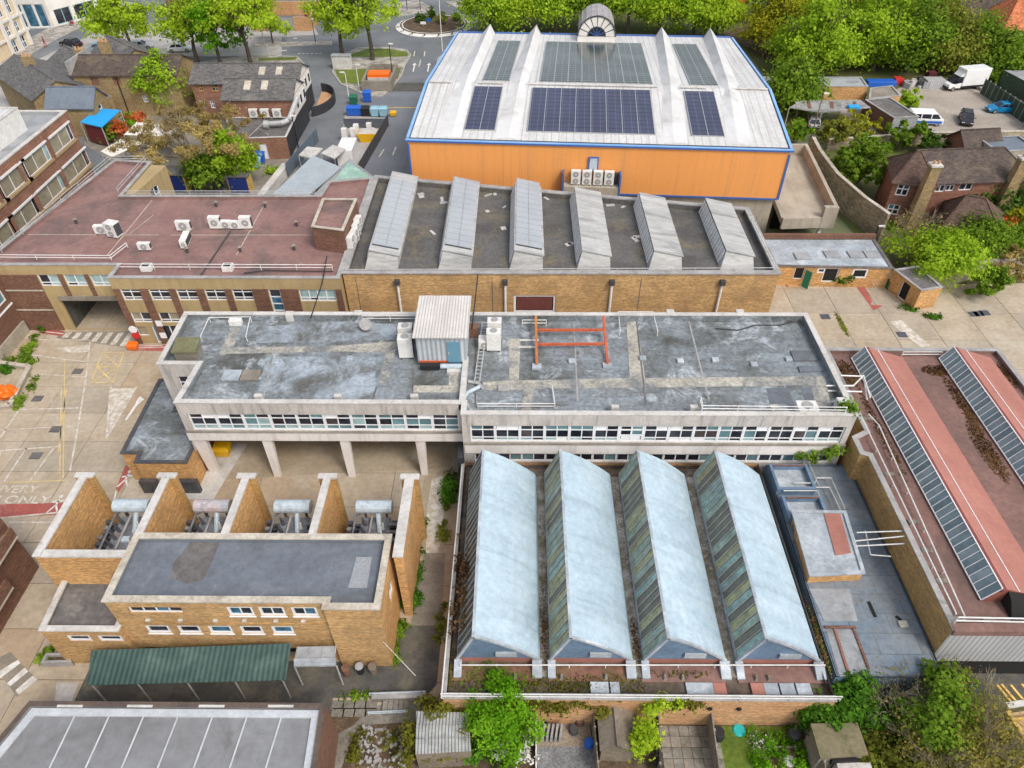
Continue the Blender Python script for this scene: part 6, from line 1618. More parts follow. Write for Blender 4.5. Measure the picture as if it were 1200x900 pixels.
# walled bin store by the road
t = thing('bin_enclosure', 'concrete-walled bin enclosure by the approach road', 'enclosure', P(441, 98, 0))
x0, x1, y0, y1 = -25.6, -20.8, 117, 125
for xx0, xx1, yy0, yy1 in ((x0, x1, y0, y0 + .4), (x0, x0 + .4, y0 + .41, y1), (x1 - .4, x1, y0 + .41, y1), (x0, x1, y1 + .01, y1 + .4)): MB().box(xx0, xx1, yy0, yy1, 0, 1.7).build('wall', m_concdk, t)
t = thing('storage_rack', 'orange and white stack stored in the concrete enclosure', 'stack', (-23, 120.5, 0)); MB().box(-24.9, -21.4, 119, 121.6, .1, 1.5).build('lower_layer', m_copw, t); MB().box(-24.9, -21.4, 119.2, 121.4, 1.51, 2.0).build('upper_layer', m_orange, t)
t = thing('roadside_shelter', 'small white roadside shelter under the tree left of the enclosure', 'shelter', P(402, 78, 0)); p = P(402, 80, 0); MB().box(p.x - 1.6, p.x + 1.6, p.y - .5, p.y + .6, 0, 2.1).build('wall', m_copw, t); MB().box(p.x - 1.7, p.x + 1.7, p.y - .6, p.y + .7, 2.11, 2.25).build('roof', m_greysh, t)
# courtyard huts behind the red roof
for k, (u, v, w_, d_, h_, mw, lab) in enumerate(((205, 226, 3.4, 2.5, 2.3, m_navy, 'blue-doored kiosk with ochre sides left in the rear courtyard'), (282, 227, 2.6, 1.6, 2.2, m_navy, 'blue-fronted hut with ochre doors right in the rear courtyard'))):
    p = P(u, v, 0); t = thing('courtyard_hut', lab, 'hut', p)
    MB().box(p.x - w_ / 2, p.x + w_ / 2, p.y + .1, p.y + d_, 0, h_).build('wall', m_woodo, t); MB().box(p.x - w_ / 2 + .15, p.x + w_ / 2 - .15, p.y, p.y + .096, .1, h_ - .1).build('door', mw, t)
    MB().box(p.x - w_ / 2 - .15, p.x + w_ / 2 + .15, p.y - .1, p.y + d_ + .1, h_ + .004, h_ + .12).build('roof', m_feltd, t)
t = thing('courtyard_fence', 'dark timber fence behind the courtyard huts', 'fence', P(240, 205, 0)); a, b = P(190, 205, 1.0), P(245, 212, 1.0)
for k in range(10): MB().bar(a + (b - a) * (k / 10 + .004), a + (b - a) * ((k + 1) / 10 - .004), .08, 2.0).build('board', m_concdk, t)
psheet('courtyard_floor', [(170, 232), (185, 185), (262, 155), (345, 150), (310, 232)], m_asph_dk, .01)
psheet('pub_yard_floor', [(262, 180), (345, 165), (352, 200), (305, 232), (262, 225)], m_concdk, .014)
# canopies of the pub garden
t = thing('blue_canopy', 'bright blue flat canopy in the pub garden', 'canopy', P(118, 140, 0)); q = P2([(94, 143), (115, 127), (141, 129), (119, 149)], 3.1)
MB().prism([(p.x, p.y) for p in (q[0], q[3], q[2], q[1])], 3.0, 3.12).build('canopy_sheet', m_bluet, t)
for p in q: MB().tube((p.x, p.y, 0), (p.x, p.y, 3.0), .07).build('post', m_galv, t)
MB().bar((q[0] + Vector((.3, .2, -1.6))), (q[3] + Vector((-.1, .3, -1.6))), .08, 2.4).build('side_curtain', mat('maroon_wall', (.16, .03, .03), sc=1), t)
for k, (px, z, lab) in enumerate((([(118, 177), (141, 163), (171, 166), (131, 184)], 3.0, 'cream triangular shade sail nearest the red roof corner'), ([(145, 158), (160, 143), (210, 148), (206, 160)], 3.2, 'cream shade sail half hidden under the brown budding tree'), ([(222, 200), (240, 188), (256, 195), (246, 203)], 2.6, 'pale dome-like sail seen low under the budding tree'))):
    q = P2(px, z); t = thing('shade_sail', lab, 'shade sail', q[0])
    c = sum(q, Vector()) / 4 + Vector((0, 0, .35))
    s = MB()
    for i in range(4):
        s.face(q[i], q[(i + 1) % 4], c); s.face(q[(i + 1) % 4] - Vector((0, 0, .03)), q[i] - Vector((0, 0, .03)), c - Vector((0, 0, .03)))
    s.build('sail', m_sail, t)
    for p in q[:2]: MB().tube((p.x, p.y, 0), p, .06).build('post', m_galv, t)
t = thing('parasol', 'closed red parasol against the stock brick wall', 'parasol', P(137, 128, 0)); p = P(139, 128, 0); MB().tube((p.x, p.y, 0), (p.x, p.y, 1.2), .05).build('pole', m_galv, t); MB().tube((p.x, p.y, 1.0), (p.x - .6, p.y, 3.6), .75, .12, n=8).build('canopy', m_redpl, t)
psheet('pub_garden_floor', [(88, 150), (130, 126), (220, 130), (265, 160), (230, 200), (150, 200), (100, 170)], m_concdk, .012)

# ------------------------------------------------------------------ right side
# outbuilding row with open doors
u0, u1 = (25.6, 61.9), (37.6, 61.5)
uo = [pxop(u0, u1, (933, 313), (940, 327.5)), pxop(u0, u1, (959, 314), (966, 320)), pxop(u0, u1, (968, 312), (979, 331)), pxop(u0, u1, (1002, 312), (1014, 326))]
uo = [(max(.1, a), min(11.8, b), max(.06, c), min(2.2, d)) for a, b, c, d in uo]
ob_ = flat_building('outbuilding_row', 'low orange-brick outbuildings with pale sheet roof, open doors and dirty rooflights', 'outbuilding', [u0, u1, (37.8, 67.3), (25.2, 67.3)], 2.35, m_bkor, m_zincl, .02, .2, ops={0: uo}, cop=m_feltd, cop_h=.07, cop_over=.12)
window(ob_, u0, u1, uo[0], m_wf, (1,), (1,), lambda i, j: m_void, name='doorway', depth=.14); window(ob_, u0, u1, uo[1], m_wf, (1,), (1,), lambda i, j: m_gdark, bw=.12, depth=.05)
window(ob_, u0, u1, uo[2], m_wf, (1,), (1,), lambda i, j: m_void, name='doorway', bw=.1, depth=.14); window(ob_, u0, u1, uo[3], m_wf, (1,), (1,), lambda i, j: m_void, bw=.14, depth=.05)
p = Vector((25.6 + uo[0][1], 61.75, 0)); MB().bar((p.x + .05, p.y - .1, 1.1), (p.x + .5, p.y - .7, 1.1), .05, 2.0).build('green_door', m_doorg, ob_)
for k, u in enumerate((940, 975, 1003, 1022)):
    p = P(u, 298 if k else 300, 2.4); MB().obox((p.x, p.y, 2.345), 1.5, 1.3, .12, 0).build('rooflight', m_greysh, ob_)
MB().box(25.4, 37.9, 67.1, 67.5, 0, 2.9).build('back_parapet', m_bkbr, ob_)
v0, v1 = (37.75, 61.4), (38.6, 58.6)
st_ = flat_building('store_wing', 'short brick store wing with timber door at the right end of the outbuildings', 'outbuilding', [(37.7, 61.3), (38.9, 57.6), (41.2, 58.2), (40.4, 62.0)], 2.3, m_bkor, m_feltd, .02, .2, cop=m_copg, ops={0: [(1.5, 2.6, .1, 2.0)]})
window(st_, (37.7, 61.3), (38.9, 57.6), (1.5, 2.6, .1, 2.0), m_wf, (1,), (1,), lambda i, j: m_void, name='doorway')
# stone boundary walls
def bwall(lab, pts, h, m, th=.35, cm=None, name='boundary_wall'):
    t = thing(name, lab, 'wall', pts[0])
    for a, b in zip(pts[:-1], pts[1:]):
        a, b = Vector((a[0], a[1], 0)), Vector((b[0], b[1], 0)); d = (b - a).normalized() * .002
        MB().bar(a + Vector((0, 0, h / 2)) + d, b + Vector((0, 0, h / 2)) - d, th, h).build('wall_run', m, t)
        MB().bar(a + Vector((0, 0, h + .05)) + d, b + Vector((0, 0, h + .05)) - d, th + .1, .1).build('coping', cm or m_cop, t)
    return t
bwall('tall pale stone boundary wall curving past the round clipped tree', [P(1030, 283), P(1003, 263), P(972, 234), P(952, 205), P(945, 190)], 3.4, m_bkstone)
bwall('concrete garden wall below the car park', [P(968, 176), P(1080, 168), P(1210, 166)], 1.5, m_bkstone)
bwall('low overgrown concrete wall behind the yard shrubs', [P(1060, 343), P(1105, 336), P(1150, 322), P(1230, 318)], 1.7, m_conc)
# house with hipped roofs
hw = (-.0, 0)
r0, r1 = (45.6, 75.1), (58.0, 76.0)
ho = [pxop(r0, r1, (1098, 217), (1106, 225)), pxop(r0, r1, (1110, 217), (1117, 224)), pxop(r0, r1, (1126, 215), (1138, 223))]
hs = gabled('brick_house', 'brown tiled red-brick house with tall chimneys among gardens at right', 'house', r0, r1, 6.4, 5.0, 7.2, m_bkred, m_tile, ops=ho, hip=(0, 2.4), over=.35)
for o in ho: window(hs, r0, r1, o, m_wf, (1, 1), (1,), dk, bw=.1)
c0, c1 = (42.3, 75.4), (46.4, 74.3)
wo2 = [pxop(c0, c1, (1050, 210), (1060, 226)), pxop(c0, c1, (1040, 228), (1050, 238))]
wo2 = [(.5, 1.8, 3.3, 4.9), (.3, 1.6, .9, 2.2)]
hw_ = gabled('house_wing', 'hipped wing of the brick house, red tile-hung above tan brick', 'house wing', c0, c1, 6.0, 5.0, 7.3, m_bkred, m_tiler, ops=wo2, hip=(1.9, 1.9), over=.35)
for o in wo2: window(hw_, c0, c1, o, m_wf, (1, 1), (1, 1), dk, bw=.12)
for (x, y, lab) in ((45.1, 73.7, 'tall tan chimney breast at the corner of the house wing'), (55.6, 75.4, 'tall tan chimney at the right end of the brick house')):
    c = thing('chimney_stack', lab, 'chimney', (x, y, 0)); MB().hexa([(x - .75, y - .5, 0), (x + .75, y - .5, 0), (x + .75, y + .5, 0), (x - .75, y + .5, 0)], [(x - .5, y - .45, 7.6), (x + .5, y - .45, 7.6), (x + .5, y + .45, 7.6), (x - .5, y + .45, 7.6)]).build('stack', m_bkold, c)
    MB().box(x - .62, x + .62, y - .55, y + .55, 7.603, 7.8).build('cap', m_copw, c)
    for i in (-.25, .25): MB().tube((x + i, y, 7.8), (x + i, y, 8.15), .14, n=8).build('chimney_pot', m_bkgard, c)
gabled('house_extension', 'low hipped brown-tiled extension in front of the brick house', 'extension', (46.3, 69.6), (51.2, 67.2), 6.0, 2.6, 5.0, m_bkred, m_tiler, hip=(1.2, 2.4), over=.3)
flat_building('porch', 'small grey flat porch roof on the brick house front', 'porch', [(50.6, 73.2), (53.0, 73.4), (52.9, 75.0), (50.5, 74.8)], 3.0, m_bkred, m_feltd, .05, .15)
g0, g1 = P(1133, 177, 2.6), P(1175, 175, 2.6)
gabled('coach_house', 'small brown-tiled coach house with white bargeboards behind the brick house', 'outbuilding', g0, g1, 4.6, 2.6, 4.3, m_bkred, m_tile, over=.3)
flat_building('grey_garage', 'grey flat-roofed pebbledash garage right of the coach house', 'garage', [(60.0, 86.5), (65.5, 87.2), (65.2, 91.5), (59.6, 91)], 3.4, m_conc, m_slateb, .1, .2, cop=m_copg)
t = thing('garden_greenhouse', 'small pale glazed lean-to by the coach house gable', 'lean-to', P(1124, 178)); gq = P(1124, 179, 0); MB().hexa([gq, gq + Vector((1.3, 0, 0)), gq + Vector((1.3, 2.4, 0)), gq + Vector((0, 2.4, 0))], [gq + Vector((.1, .1, 1.7)), gq + Vector((1.3, 0, 2.1)), gq + Vector((1.3, 2.4, 2.1)), gq + Vector((.1, 2.3, 1.7))]).build('glass_wall', m_gpale, t)
# garages and yard sheds behind
flat_building('flat_garage', 'dark flat-roofed garage at the left of the car park', 'garage', [(52.2, 99.2), (55.9, 99.7), (54.6, 107.0), (50.6, 106.0)], 2.7, m_greysh, m_feltd, .05, .2, cop=m_copg, em={3: m_bkbr})
flat_building('orange_brick_garage', 'orange brick garage farther from camera among the junk', 'garage', [(46.6, 111.4), (53.0, 111.4), (53.4, 115.5), (46.6, 115.5)], 2.7, m_bkor, m_greysh, .05, .2, cop=m_copg)
flat_building('orange_brick_garage', 'orange brick garage nearest the car park entrance', 'garage', [(51.7, 107.2), (56.9, 108.4), (57.2, 112.6), (53.5, 111.6)], 2.4, m_bkor, m_concdk, .05, .2, cop=m_copg)
flat_building('timber_shed', 'dark open-fronted shed against the woodland edge', 'shed', [(38.3, 112.6), (44.6, 112.6), (44.6, 117), (38.3, 117)], 2.4, m_void, m_greysh, .02, .1)
t = thing('corrugated_carport', 'pale corrugated carport roof with brown strips beside the junk', 'carport', (44.5, 107, 0))
q = P2([(925, 126), (963, 132), (1020, 126), (1008, 117), (938, 118)], 2.5)
MB().prism([(p.x, p.y) for p in q], 2.42, 2.52).build('roof', m_asbestos, t)
for p in q: MB().tube((p.x, p.y, 0), (p.x, p.y, 2.4), .07).build('post', m_galv, t)
for k in range(6):
    a, b = P(936 + k * 13, 127, 2.54), P(934 + k * 13.5, 119, 2.54); MB().bar(a, b, .5, .03).build('brown_strip', m_bkbr if k % 2 else m_copg, t)
t = thing('static_caravan', 'white caravan with grey-green roof beside the dark shed', 'caravan', P(935, 118, 0)); p = P(932, 121, 0)
MB().box(p.x - 2.0, p.x + 3.6, p.y, p.y + 2.4, .35, 2.3).build('body', m_cwhite, t); MB().box(p.x - 2.05, p.x + 3.65, p.y - .05, p.y + 2.45, 2.303, 2.55).build('roof', m_wood, t)
for dx in (-.8, 1.8): MB().box(p.x + dx, p.x + dx + 1.1, p.y - .03, p.y - .003, 1.3, 1.9).build('window', m_gdark, t)
# green fence and sheds at the right of the car park
t = thing('green_panel_fence', 'dark green panel fence along the right side of the car park', 'fence', P(1175, 115, 0))
a, b = P(1152, 101, 1.1), P(1204, 136, 1.1)
for k in range(9): MB().bar(a + (b - a) * (k / 9 + .004), a + (b - a) * ((k + 1) / 9 - .004), .1, 2.2).build('fence_panel', m_gfence, t)
for k in range(10): q = a + (b - a) * (k / 9); MB().obox((q.x, q.y, 0), .1, .1, 2.4).build('post', m_copg, t)
bwall('pale low kerb wall at the foot of the green fence', [P(1146, 104), P(1198, 137)], .35, m_cop, .3)
flat_building('grey_roof_shed', 'long grey flat shed roof behind the green fence', 'shed', [(79.0, 108.0), (96, 108), (96, 119), (77.4, 119)], 2.6, m_gfence, m_greysh, .02, .1)
flat_building('white_roof_shed', 'bright white flat roof behind the green fence at right edge', 'shed', [(81.5, 110.5), (95, 108.6), (95.5, 115.6), (83.4, 117)], 3.0, m_wood, m_whiter, .02, .1)
t = gabled('orange_roof_hut', 'grey hut with orange roof edge at the right of the car park', 'hut', (73.6, 99.4), (78.6, 99.6), 4, 2.0, 3.2, m_greysh, m_tileo, hip=(0, 0))
gabled('orange_roof_house', 'white house with bright orange tiled roof in the top right corner', 'house', P(1177, 34, 5.2), P(1177, 34, 5.2) + Vector((13, .3, 0)), 9, 5.2, 9.5, m_stucco, m_tileo, hip=(3.4, 0))
gabled('dark_roof_house', 'house with dark brown roof beside the orange roof at top right', 'house', P(1122, 26, 4.6), P(1122, 26, 4.6) + Vector((9.5, -1.5, 0)), 10, 4.6, 8.6, m_stucco, m_tile, hip=(0, 0))
# ------------------------------------------------------------------ rooftop plant
G_AC = 'air conditioning units on the roofs'
def ac(label, x, y, z, w=.95, d=.42, h=1.0, rot=0.0, fans=1, top=False, group=G_AC):
    t = thing('air_conditioner', label, 'air conditioner', (0, 0, 0), group)
    MB().box(-w / 2, w / 2, -d / 2, d / 2, .1, h).build('casing', m_ac, t, bevel=.02)
    for sx in (-1, 1): MB().box(sx * w * .35 - .05, sx * w * .35 + .05, -d / 2 - .05, d / 2 + .05, 0, .098).build('foot', m_grille, t)
    for k in range(fans):
        zc = .1 + (h - .1) * (k + .5) / fans; r = min(w * .31, (h - .1) / fans * .42)
        if top: MB().tube((0, -d / 2 + d * (k + .5) / fans, h), (0, -d / 2 + d * (k + .5) / fans, h + .04), min(w, d / fans) * .4, n=14).build('fan_grille', m_fan, t)
        else:
            g = MB().tube((0, -d / 2 - .001, zc), (0, -d / 2 - .03, zc), r, n=14).build('fan_grille', m_fan, t)
            MB().tube((0, -d / 2 - .031, zc), (0, -d / 2 - .04, zc), r * .25, n=8).build('fan_hub', m_ac, g)
    MB().box(w / 2 + .002, w / 2 + .02, -d / 2 + .05, d / 2 - .05, .25, h - .1).build('side_grille', m_grille, t)
    t.location = (x, y, z); t.rotation_euler = (0, 0, rot)
    return t
def acp(label, u, v, z, **k):
    p = P(u, v, z); return ac(label, p.x, p.y, z, **k)
# red roof
acp('white fan unit left of a pair on the red roof', 121, 274, 7.0, w=1.3, h=.95)
acp('tall white unit with dark side grilles right of a pair on the red roof', 136, 276.5, 7.0, w=1.2, d=.9, h=1.5, rot=-.3, fans=2)
acp('white fan unit standing behind its toppled neighbour on the red roof', 217, 270, 7.0, w=1.4, h=1.05)
acp('tilted white slab unit in front of the twin fan unit on the red roof', 219, 286, 7.0, w=.6, d=1.9, h=.9, rot=.12)
acp('leftmost unit of the row of four on the red roof', 254, 267.5, 7.0, w=1.1, h=1.3, d=.5)
acp('small second unit in the row of four on the red roof', 266, 267.5, 7.0, w=1.0, h=.85)
acp('small third unit in the row of four on the red roof', 277, 268, 7.0, w=1.0, h=.85)
acp('rightmost unit of the row of four on the red roof', 290, 267.5, 7.0, w=1.1, h=1.3, d=.5)
acp('lone small white unit near the front of the red roof', 171, 293, 7.0, w=1.15, h=.8)
for k, (u, v, lab) in enumerate(((413, 292, 'lowest of four white units on the plant room side'), (417, 285, 'second lowest of four white units on the plant room side'), (419, 278, 'third of four white units on the plant room side'), (421, 271, 'highest of four white units on the plant room side'))):
    acp(lab, u, v, 7.0, w=1.1, d=.5, h=1.5, rot=1.45, fans=2)
# orange wall ledge
for k, lab in enumerate(('twin-fan unit at the left end of the orange wall ledge', 'second twin-fan unit from the left on the orange wall ledge', 'third twin-fan unit below the blue-framed vent', 'twin-fan unit beside the dark louvre on the orange wall')):
    q = O((Vector((led[0], 73.0)) - oa).dot(oe) + 1.45 + k * 1.2, -.55, 6.0)
    ac(lab, q.x, q.y, 6.0, w=1.02, d=.5, h=1.65, rot=math.atan2(oe.y, oe.x), fans=2)
for k, (x, lab) in enumerate(((-37.2, 'white wall unit left on the pub front range'), (-35.6, 'white wall unit in the middle of the pub front range'), (-33.9, 'white wall unit right on the pub front range'))): ac(lab, x, 98.65, 3.05, w=1.2, d=.45, h=1.25)
# main roof
acp('tall white twin-fan condenser left of the profiled plant cabin, rear', 477.5, 404, ZR, w=1.1, d=.75, h=1.9, fans=1, top=True, rot=.05)
acp('tall white condenser left of the profiled plant cabin, front', 477, 417, ZR, w=1.1, d=.75, h=1.9, fans=1, top=True, rot=.05)
acp('white condenser right of the cabin beside the cable tray, rear', 580, 396, ZR, w=1.1, d=.7, h=1.8, top=True)
acp('white condenser right of the cabin beside the cable tray, front', 579, 409, ZR, w=1.1, d=.7, h=1.8, top=True)
acp('low white box unit between cable tray and condensers', 568, 407, ZR, w=.9, d=.8, h=.9)
acp('white round-fan unit near the front right corner of the grey roof', 943, 484, ZR, w=1.4, d=1.0, h=.75, top=True)
# profiled plant cabin
cb = thing('plant_cabin', 'cream profiled-steel plant cabin with blue door on the grey roof', 'plant cabin', (-5.8, 43, ZR))
MB().box(-7.6, -3.95, 40.7, 45.3, 7.45, 9.9).build('wall', m_corrg, cb)
MB().hexa([(-7.8, 40.45, 9.903), (-3.75, 40.45, 9.903), (-3.75, 45.5, 9.903), (-7.8, 45.5, 9.903)], [(-7.8, 40.45, 10.0), (-3.75, 40.45, 10.0), (-3.75, 45.5, 10.15), (-7.8, 45.5, 10.15)]).build('roof', m_corrw, cb)
d = MB().box(-5.35, -4.4, 40.6, 40.696, 7.5, 9.4).build('door', m_door, cb); MB().box(-5.28, -5.2, 40.55, 40.597, 8.3, 8.5).build('handle', m_galv, d)
for x in (-7.4, -5.8, -4.2): MB().box(x - .1, x + .1, 40.8, 45.2, ZR, 7.447).build('bearer', m_concdk, cb)
MB().box(-7.55, -5.4, 40.62, 40.697, 7.46, 7.62).build('rust_strip', m_rust, cb)
MB().box(-7.4, -6.0, 40.1, 40.5, 7.15, 7.55).build('black_box', m_black, cb); MB().tube((-5.9, 40.3, 7.4), (-4.3, 40.3, 7.4), .2, n=8).build('duct', m_tank, cb)
MB().box(-5.4, -4.2, 39.75, 40.45, ZR, 7.3).build('step', m_copw, cb)
t = thing('door_ramp_kerb', 'pale kerb strip leading from the cabin door', 'kerb', P(533, 436, ZR)); a, b = P(541, 428, 7.2), P(541, 452, 7.2); MB().bar(a, b, .25, .25).build('kerb', m_zincl, t)
# red oxide frame leaning on the parapet
rf = thing('leaning_ladder', 'red oxide steel ladder-like frame leaning on the rear parapet', 'steel frame', P(665, 400, ZR))
fl_, bl_ = P(629.5, 428, 7.25), None
lg_ = []
for (u, v), (uu, vv) in (((629, 427), (628, 371)), ((712, 426), (707, 371))):
    a = P(u, v, 7.3); b = P(uu, vv, 8.1); MB().bar(a, b, .18).build('leg', m_rust if u > 700 else mat('ochre_rusty_steel', (.50, .20, .06), (.45, .13, .05), sc=1.2), rf); lg_.append((a, b))
    MB().obox((a.x, a.y - .1, ZR), .7, .55, .16).build('foot_pad', m_zincl, rf)
for k in (.40, .70):
    a = lg_[0][0].lerp(lg_[0][1], k); b = lg_[1][0].lerp(lg_[1][1], k)
    MB().bar(a + Vector((.13, 0, .02)), b - Vector((.13, 0, -.02)), .15, .18).build('crossbeam', m_rust, rf)
# rails, pipes, trays
def rail(label, pts, h=1.0, step=2.0, m=None, levels=2, r=.035, name='guard_rail', cat='railing', group=None, n=5):
    m = m or m_whitem
    pts = [Vector(p) for p in pts]
    t = thing(name, label, cat, pts[0], group)
    for k in range(levels):
        z = h * (1 - k / levels)
        MB().path([p + Vector((0, 0, z)) for p in pts], r, n).build('rail', m, t)
    for i, (a, b) in enumerate(zip(pts[:-1], pts[1:])):
        L = (b - a).length; c = max(1, int(L / step))
        for j in range(c + (1 if i == len(pts) - 2 else 0)):
            p = a + (b - a) * (j / c); MB().tube(p, p + Vector((0, 0, h)), r * .9, n=n).build('post', m, t)
    return t
def PP(z, *px): return [P(u, v, z) for u, v in px]
rail('white guard rail along the front right edge of the grey roof', PP(7.72, (820, 472), (822, 482), (990, 484)), .55, 2.2)
rail('low white rail at the front middle of the grey roof', PP(ZR, (560, 479), (650, 479), (647, 458)), .5, 2.2)
rail('white rail loop at the rear left of the grey roof', PP(ZR, (237, 400), (247, 378), (295, 377), (290, 400)), .5, 2, levels=1)
rail('white rail behind the plant cabin along the rear parapet', PP(7.2, (425, 376), (490, 376)), .5, 2)
rail('white rail loop by the rear parapet right of the red frame', PP(ZR, (726, 393), (724, 371), (764, 371), (770, 394)), .5, 2, levels=1)
rail('white rail left of the red frame by the rear parapet', PP(ZR, (612, 382), (640, 382)), .6, 1.5)
rail('galvanised rail along the front edge of the saw-tooth hall roof', PP(7.0, (405, 322), (905, 320)), .55, 3.2, m_galv)
rail('galvanised rail at the right end of the saw-tooth hall roof', PP(7.1, (880, 264), (905, 316)), .7, 2.5, m_whitem)
rail('galvanised rail along the rear edge of the red roof', PP(7.3, (150, 229), (370, 229)), .5, 3.0, m_galv)
rail('galvanised rail round the left edge of the red roof', PP(7.3, (3, 296), (130, 189), (172, 189)), .6, 3.2, m_galv)
rail('galvanised rail along the edge of the projecting red roof bay', PP(7.3, (139, 226), (172, 189)), .6, 3.0, m_galv)
rail('galvanised rail at the front of the red roof passage wing', PP(7.3, (0, 304), (131, 305), (150, 290)), .5, 3.2, m_whitem)
rail('galvanised rail along the front of the red roof', PP(7.0, (140, 316), (390, 317)), .6, 3.2, m_whitem)
rail('white perimeter rail along the front of the pale blue shed', [(-4.2, 17.3, 3.28), (17.4, 17.3, 3.28)], .55, 2.4, levels=2, r=.03)
rail('white perimeter rail along the left side of the pale blue shed', [(-4.2, 17.3, 3.28), (-4.1, 33.9, 3.28)], .12, 2.4, m_whitem, 1, .05)
rail('thin white rail in front of the shed gables', [(-3.3, 19.1, 3.1), (17.2, 19.25, 3.1)], .35, 1.9, levels=1)
rail('long white pipe rail along the brick edge of the pink roof', PP(5.2, (1016, 489), (1028, 502), (1128, 727)), .35, 3, levels=1, r=.05)
rail('second white pipe rail parallel to the roof edge of the pink roof', PP(5.2, (1008, 492), (1118, 722)), .3, 3, levels=1, r=.05)
rail('white rail along the front edge of the pink roof', PP(5.45, (1117, 731), (1215, 733)), .7, 2.5, levels=2, r=.045)
rail('white rail inside the rear parapet of the pink roof', PP(5.2, (1056, 418), (1102, 418)), .5, 2)
for k, (u, v) in enumerate(((1018, 491), (1041, 556), (1070, 612), (1085, 645), (1102, 681), (1124, 726), (1160, 729), (1189, 732))):
    p = P(u, v, 5.2); o = MB().obox((p.x, p.y, 5.17), .7, .3, .12).build('support_block', m_concdk); tag(o, 'small concrete rail support block on the pink roof, ' + ('at the rear end of the pipes', 'second from the rear', 'third from the rear', 'in the middle of the pipe run', 'second from the front corner', 'at the front left roof corner', 'on the front edge near the corner', 'on the front edge farther right')[k], 'support block', 'rail support blocks on the pink roof')
# timber edge at the brick side wall
def pipes(label, runs, r=.06, m=None, name='pipework', cat='pipes', z=None):
    t = thing(name, label, cat, runs[0][0])
    for pts in runs: MB().path(pts, r, 6).build('pipe', m or m_galv, t)
    return t
pipes('white pipes bridging from the grey roof to the pink roof', [PP(7.4, (968, 452), (1000, 452)) + PP(6.2, (1012, 440), (1016, 468)), PP(7.2, (970, 458), (1010, 459)), PP(6.4, (985, 440), (1012, 441), (1020, 466))], .06, m_whitem)
pipes('galvanised pipes crossing from the brick hut to the pink roof', [PP(5.3, (1001, 634), (1063, 628)), PP(5.1, (1001, 640), (1060, 637)), PP(5.3, (1004, 624), (1064, 622)), PP(4.2, (1014, 622), (1020, 650), (1044, 652))], .045, m_galv)
pipes('white pipe loops on the blue zinc deck near the office block', [PP(3.4, (941, 540), (955, 568)), PP(3.4, (945, 536), (960, 570)), PP(3.4, (930, 566), (955, 566), (957, 560), (974, 560), (990, 596)), PP(3.4, (918, 575), (958, 575), (966, 598)), PP(3.4, (925, 571), (972, 571), (985, 598))], .045, m_galv)
pipes('black cable draped over the rear red roof edge', [PP(7.2, (286, 320), (310, 317), (390, 318)) ], .05, m_black, 'cable', 'cable')
pipes('dark cable running down the red roof from the four units', [PP(7.05, (270, 271), (236, 322))], .08, m_grille, 'cable', 'cable')
pipes('dark cable curving over the right part of the grey roof', [PP(ZR + .05, (839, 385), (865, 387), (885, 381), (915, 381), (940, 373))], .05, m_black, 'cable', 'cable')
pipes('overhead line sagging from the red roof to the grey roof', [[P(383, 300, 7.6), P(378, 330, 7.4), P(364, 373, 7.9)]], .05, m_black, 'cable', 'cable')
pipes('overhead line from hall roof to the plant cabin', [[P(560, 322, 7.5), P(557, 350, 7.7), P(553, 385, 8.2)]], .05, m_black, 'cable', 'cable')
pipes('white overhead line from the brick substation to the ivy post', [[P(449, 752, 3.2), P(487, 792, 2.2)]], .02, m_copw, 'cable', 'cable')
# cable tray with rungs
t = thing('cable_tray', 'ladder-like cable tray running over the grey roof beside the cabin', 'cable tray', P(562, 430, ZR))
tr = PP(ZR + .35, (565, 378), (561, 410), (556, 447)); tr2 = PP(ZR + .35, (572, 378), (567, 410), (562, 447))
MB().path(tr, .05).build('side_rail', m_galv, t); MB().path(tr2, .05).build('side_rail', m_galv, t)
rg = MB()
for k in range(18):
    f = k / 17 * 2; i = min(1, int(f)); f -= i
    rg.bar(tr[i].lerp(tr[i + 1], f), tr2[i].lerp(tr2[i + 1], f), .05)
rg.build('rungs', m_galv, t)
MB().path(PP(ZR + .2, (549, 447), (560, 449), (566, 455)), .12, 8).build('bent_pipe', m_galv, t); MB().path(PP(ZR + .2, (543, 468), (548, 460), (562, 453)), .14, 8).build('bent_pipe', m_tank, t)
# little things standing on the grey roof
def block(label, u, v, z, l, w, h, m, name='roof_block', cat='roof block', group=None, rot=0, cap=None):
    p = P(u, v, z); o = MB().obox((p.x, p.y, z), l, w, h, rot).build(name, m, None, bevel=.03); return tag(o, label, cat, group)
for u, v, lab in ((341, 375, 'small concrete block on the rear parapet left of the cabin'), (421, 374, 'concrete block on the rear parapet near the cabin'), (784, 373, 'concrete block on the rear parapet by the white rail loop'), (865, 373, 'concrete block on the rear parapet toward the right corner')): block(lab, u, v, 7.1, .62, .5, .75, m_copw)
for u, v, lab in ((323, 425, 'pale blue square vent cap on the left wing roof'), (410, 421, 'pale blue vent cap on the left wing roof near the cabin'), (670, 424, 'small pale vent cap between the red frame feet'), (838, 423, 'small white vent cap right of the middle walkway'), (883, 428, 'pale blue vent cap on the right part of grey roof'), (797, 424, 'pale blue vent cap just right of the walkway strip'), (753, 421, 'white block on the vertical cream walkway'), (924, 422, 'white vent cap beside the two loose roof slabs')): block(lab, u, v, ZR, .5, .45, .2, m_zincl, 'roof_terminal', 'vent cap')
for u, v, lab in ((272, 441, 'flat grey square access hatch left on the left wing'), (294, 441, 'rusty square access hatch right of its grey twin')): block(lab, u, v, ZR, 1.3, 1.1, .2, m_zincl if u < 280 else m_concdk, 'access_hatch', 'hatch')
block('white box on legs by the rear left rail loop', 277, 380, ZR, 1.0, .5, .5, m_whitem)
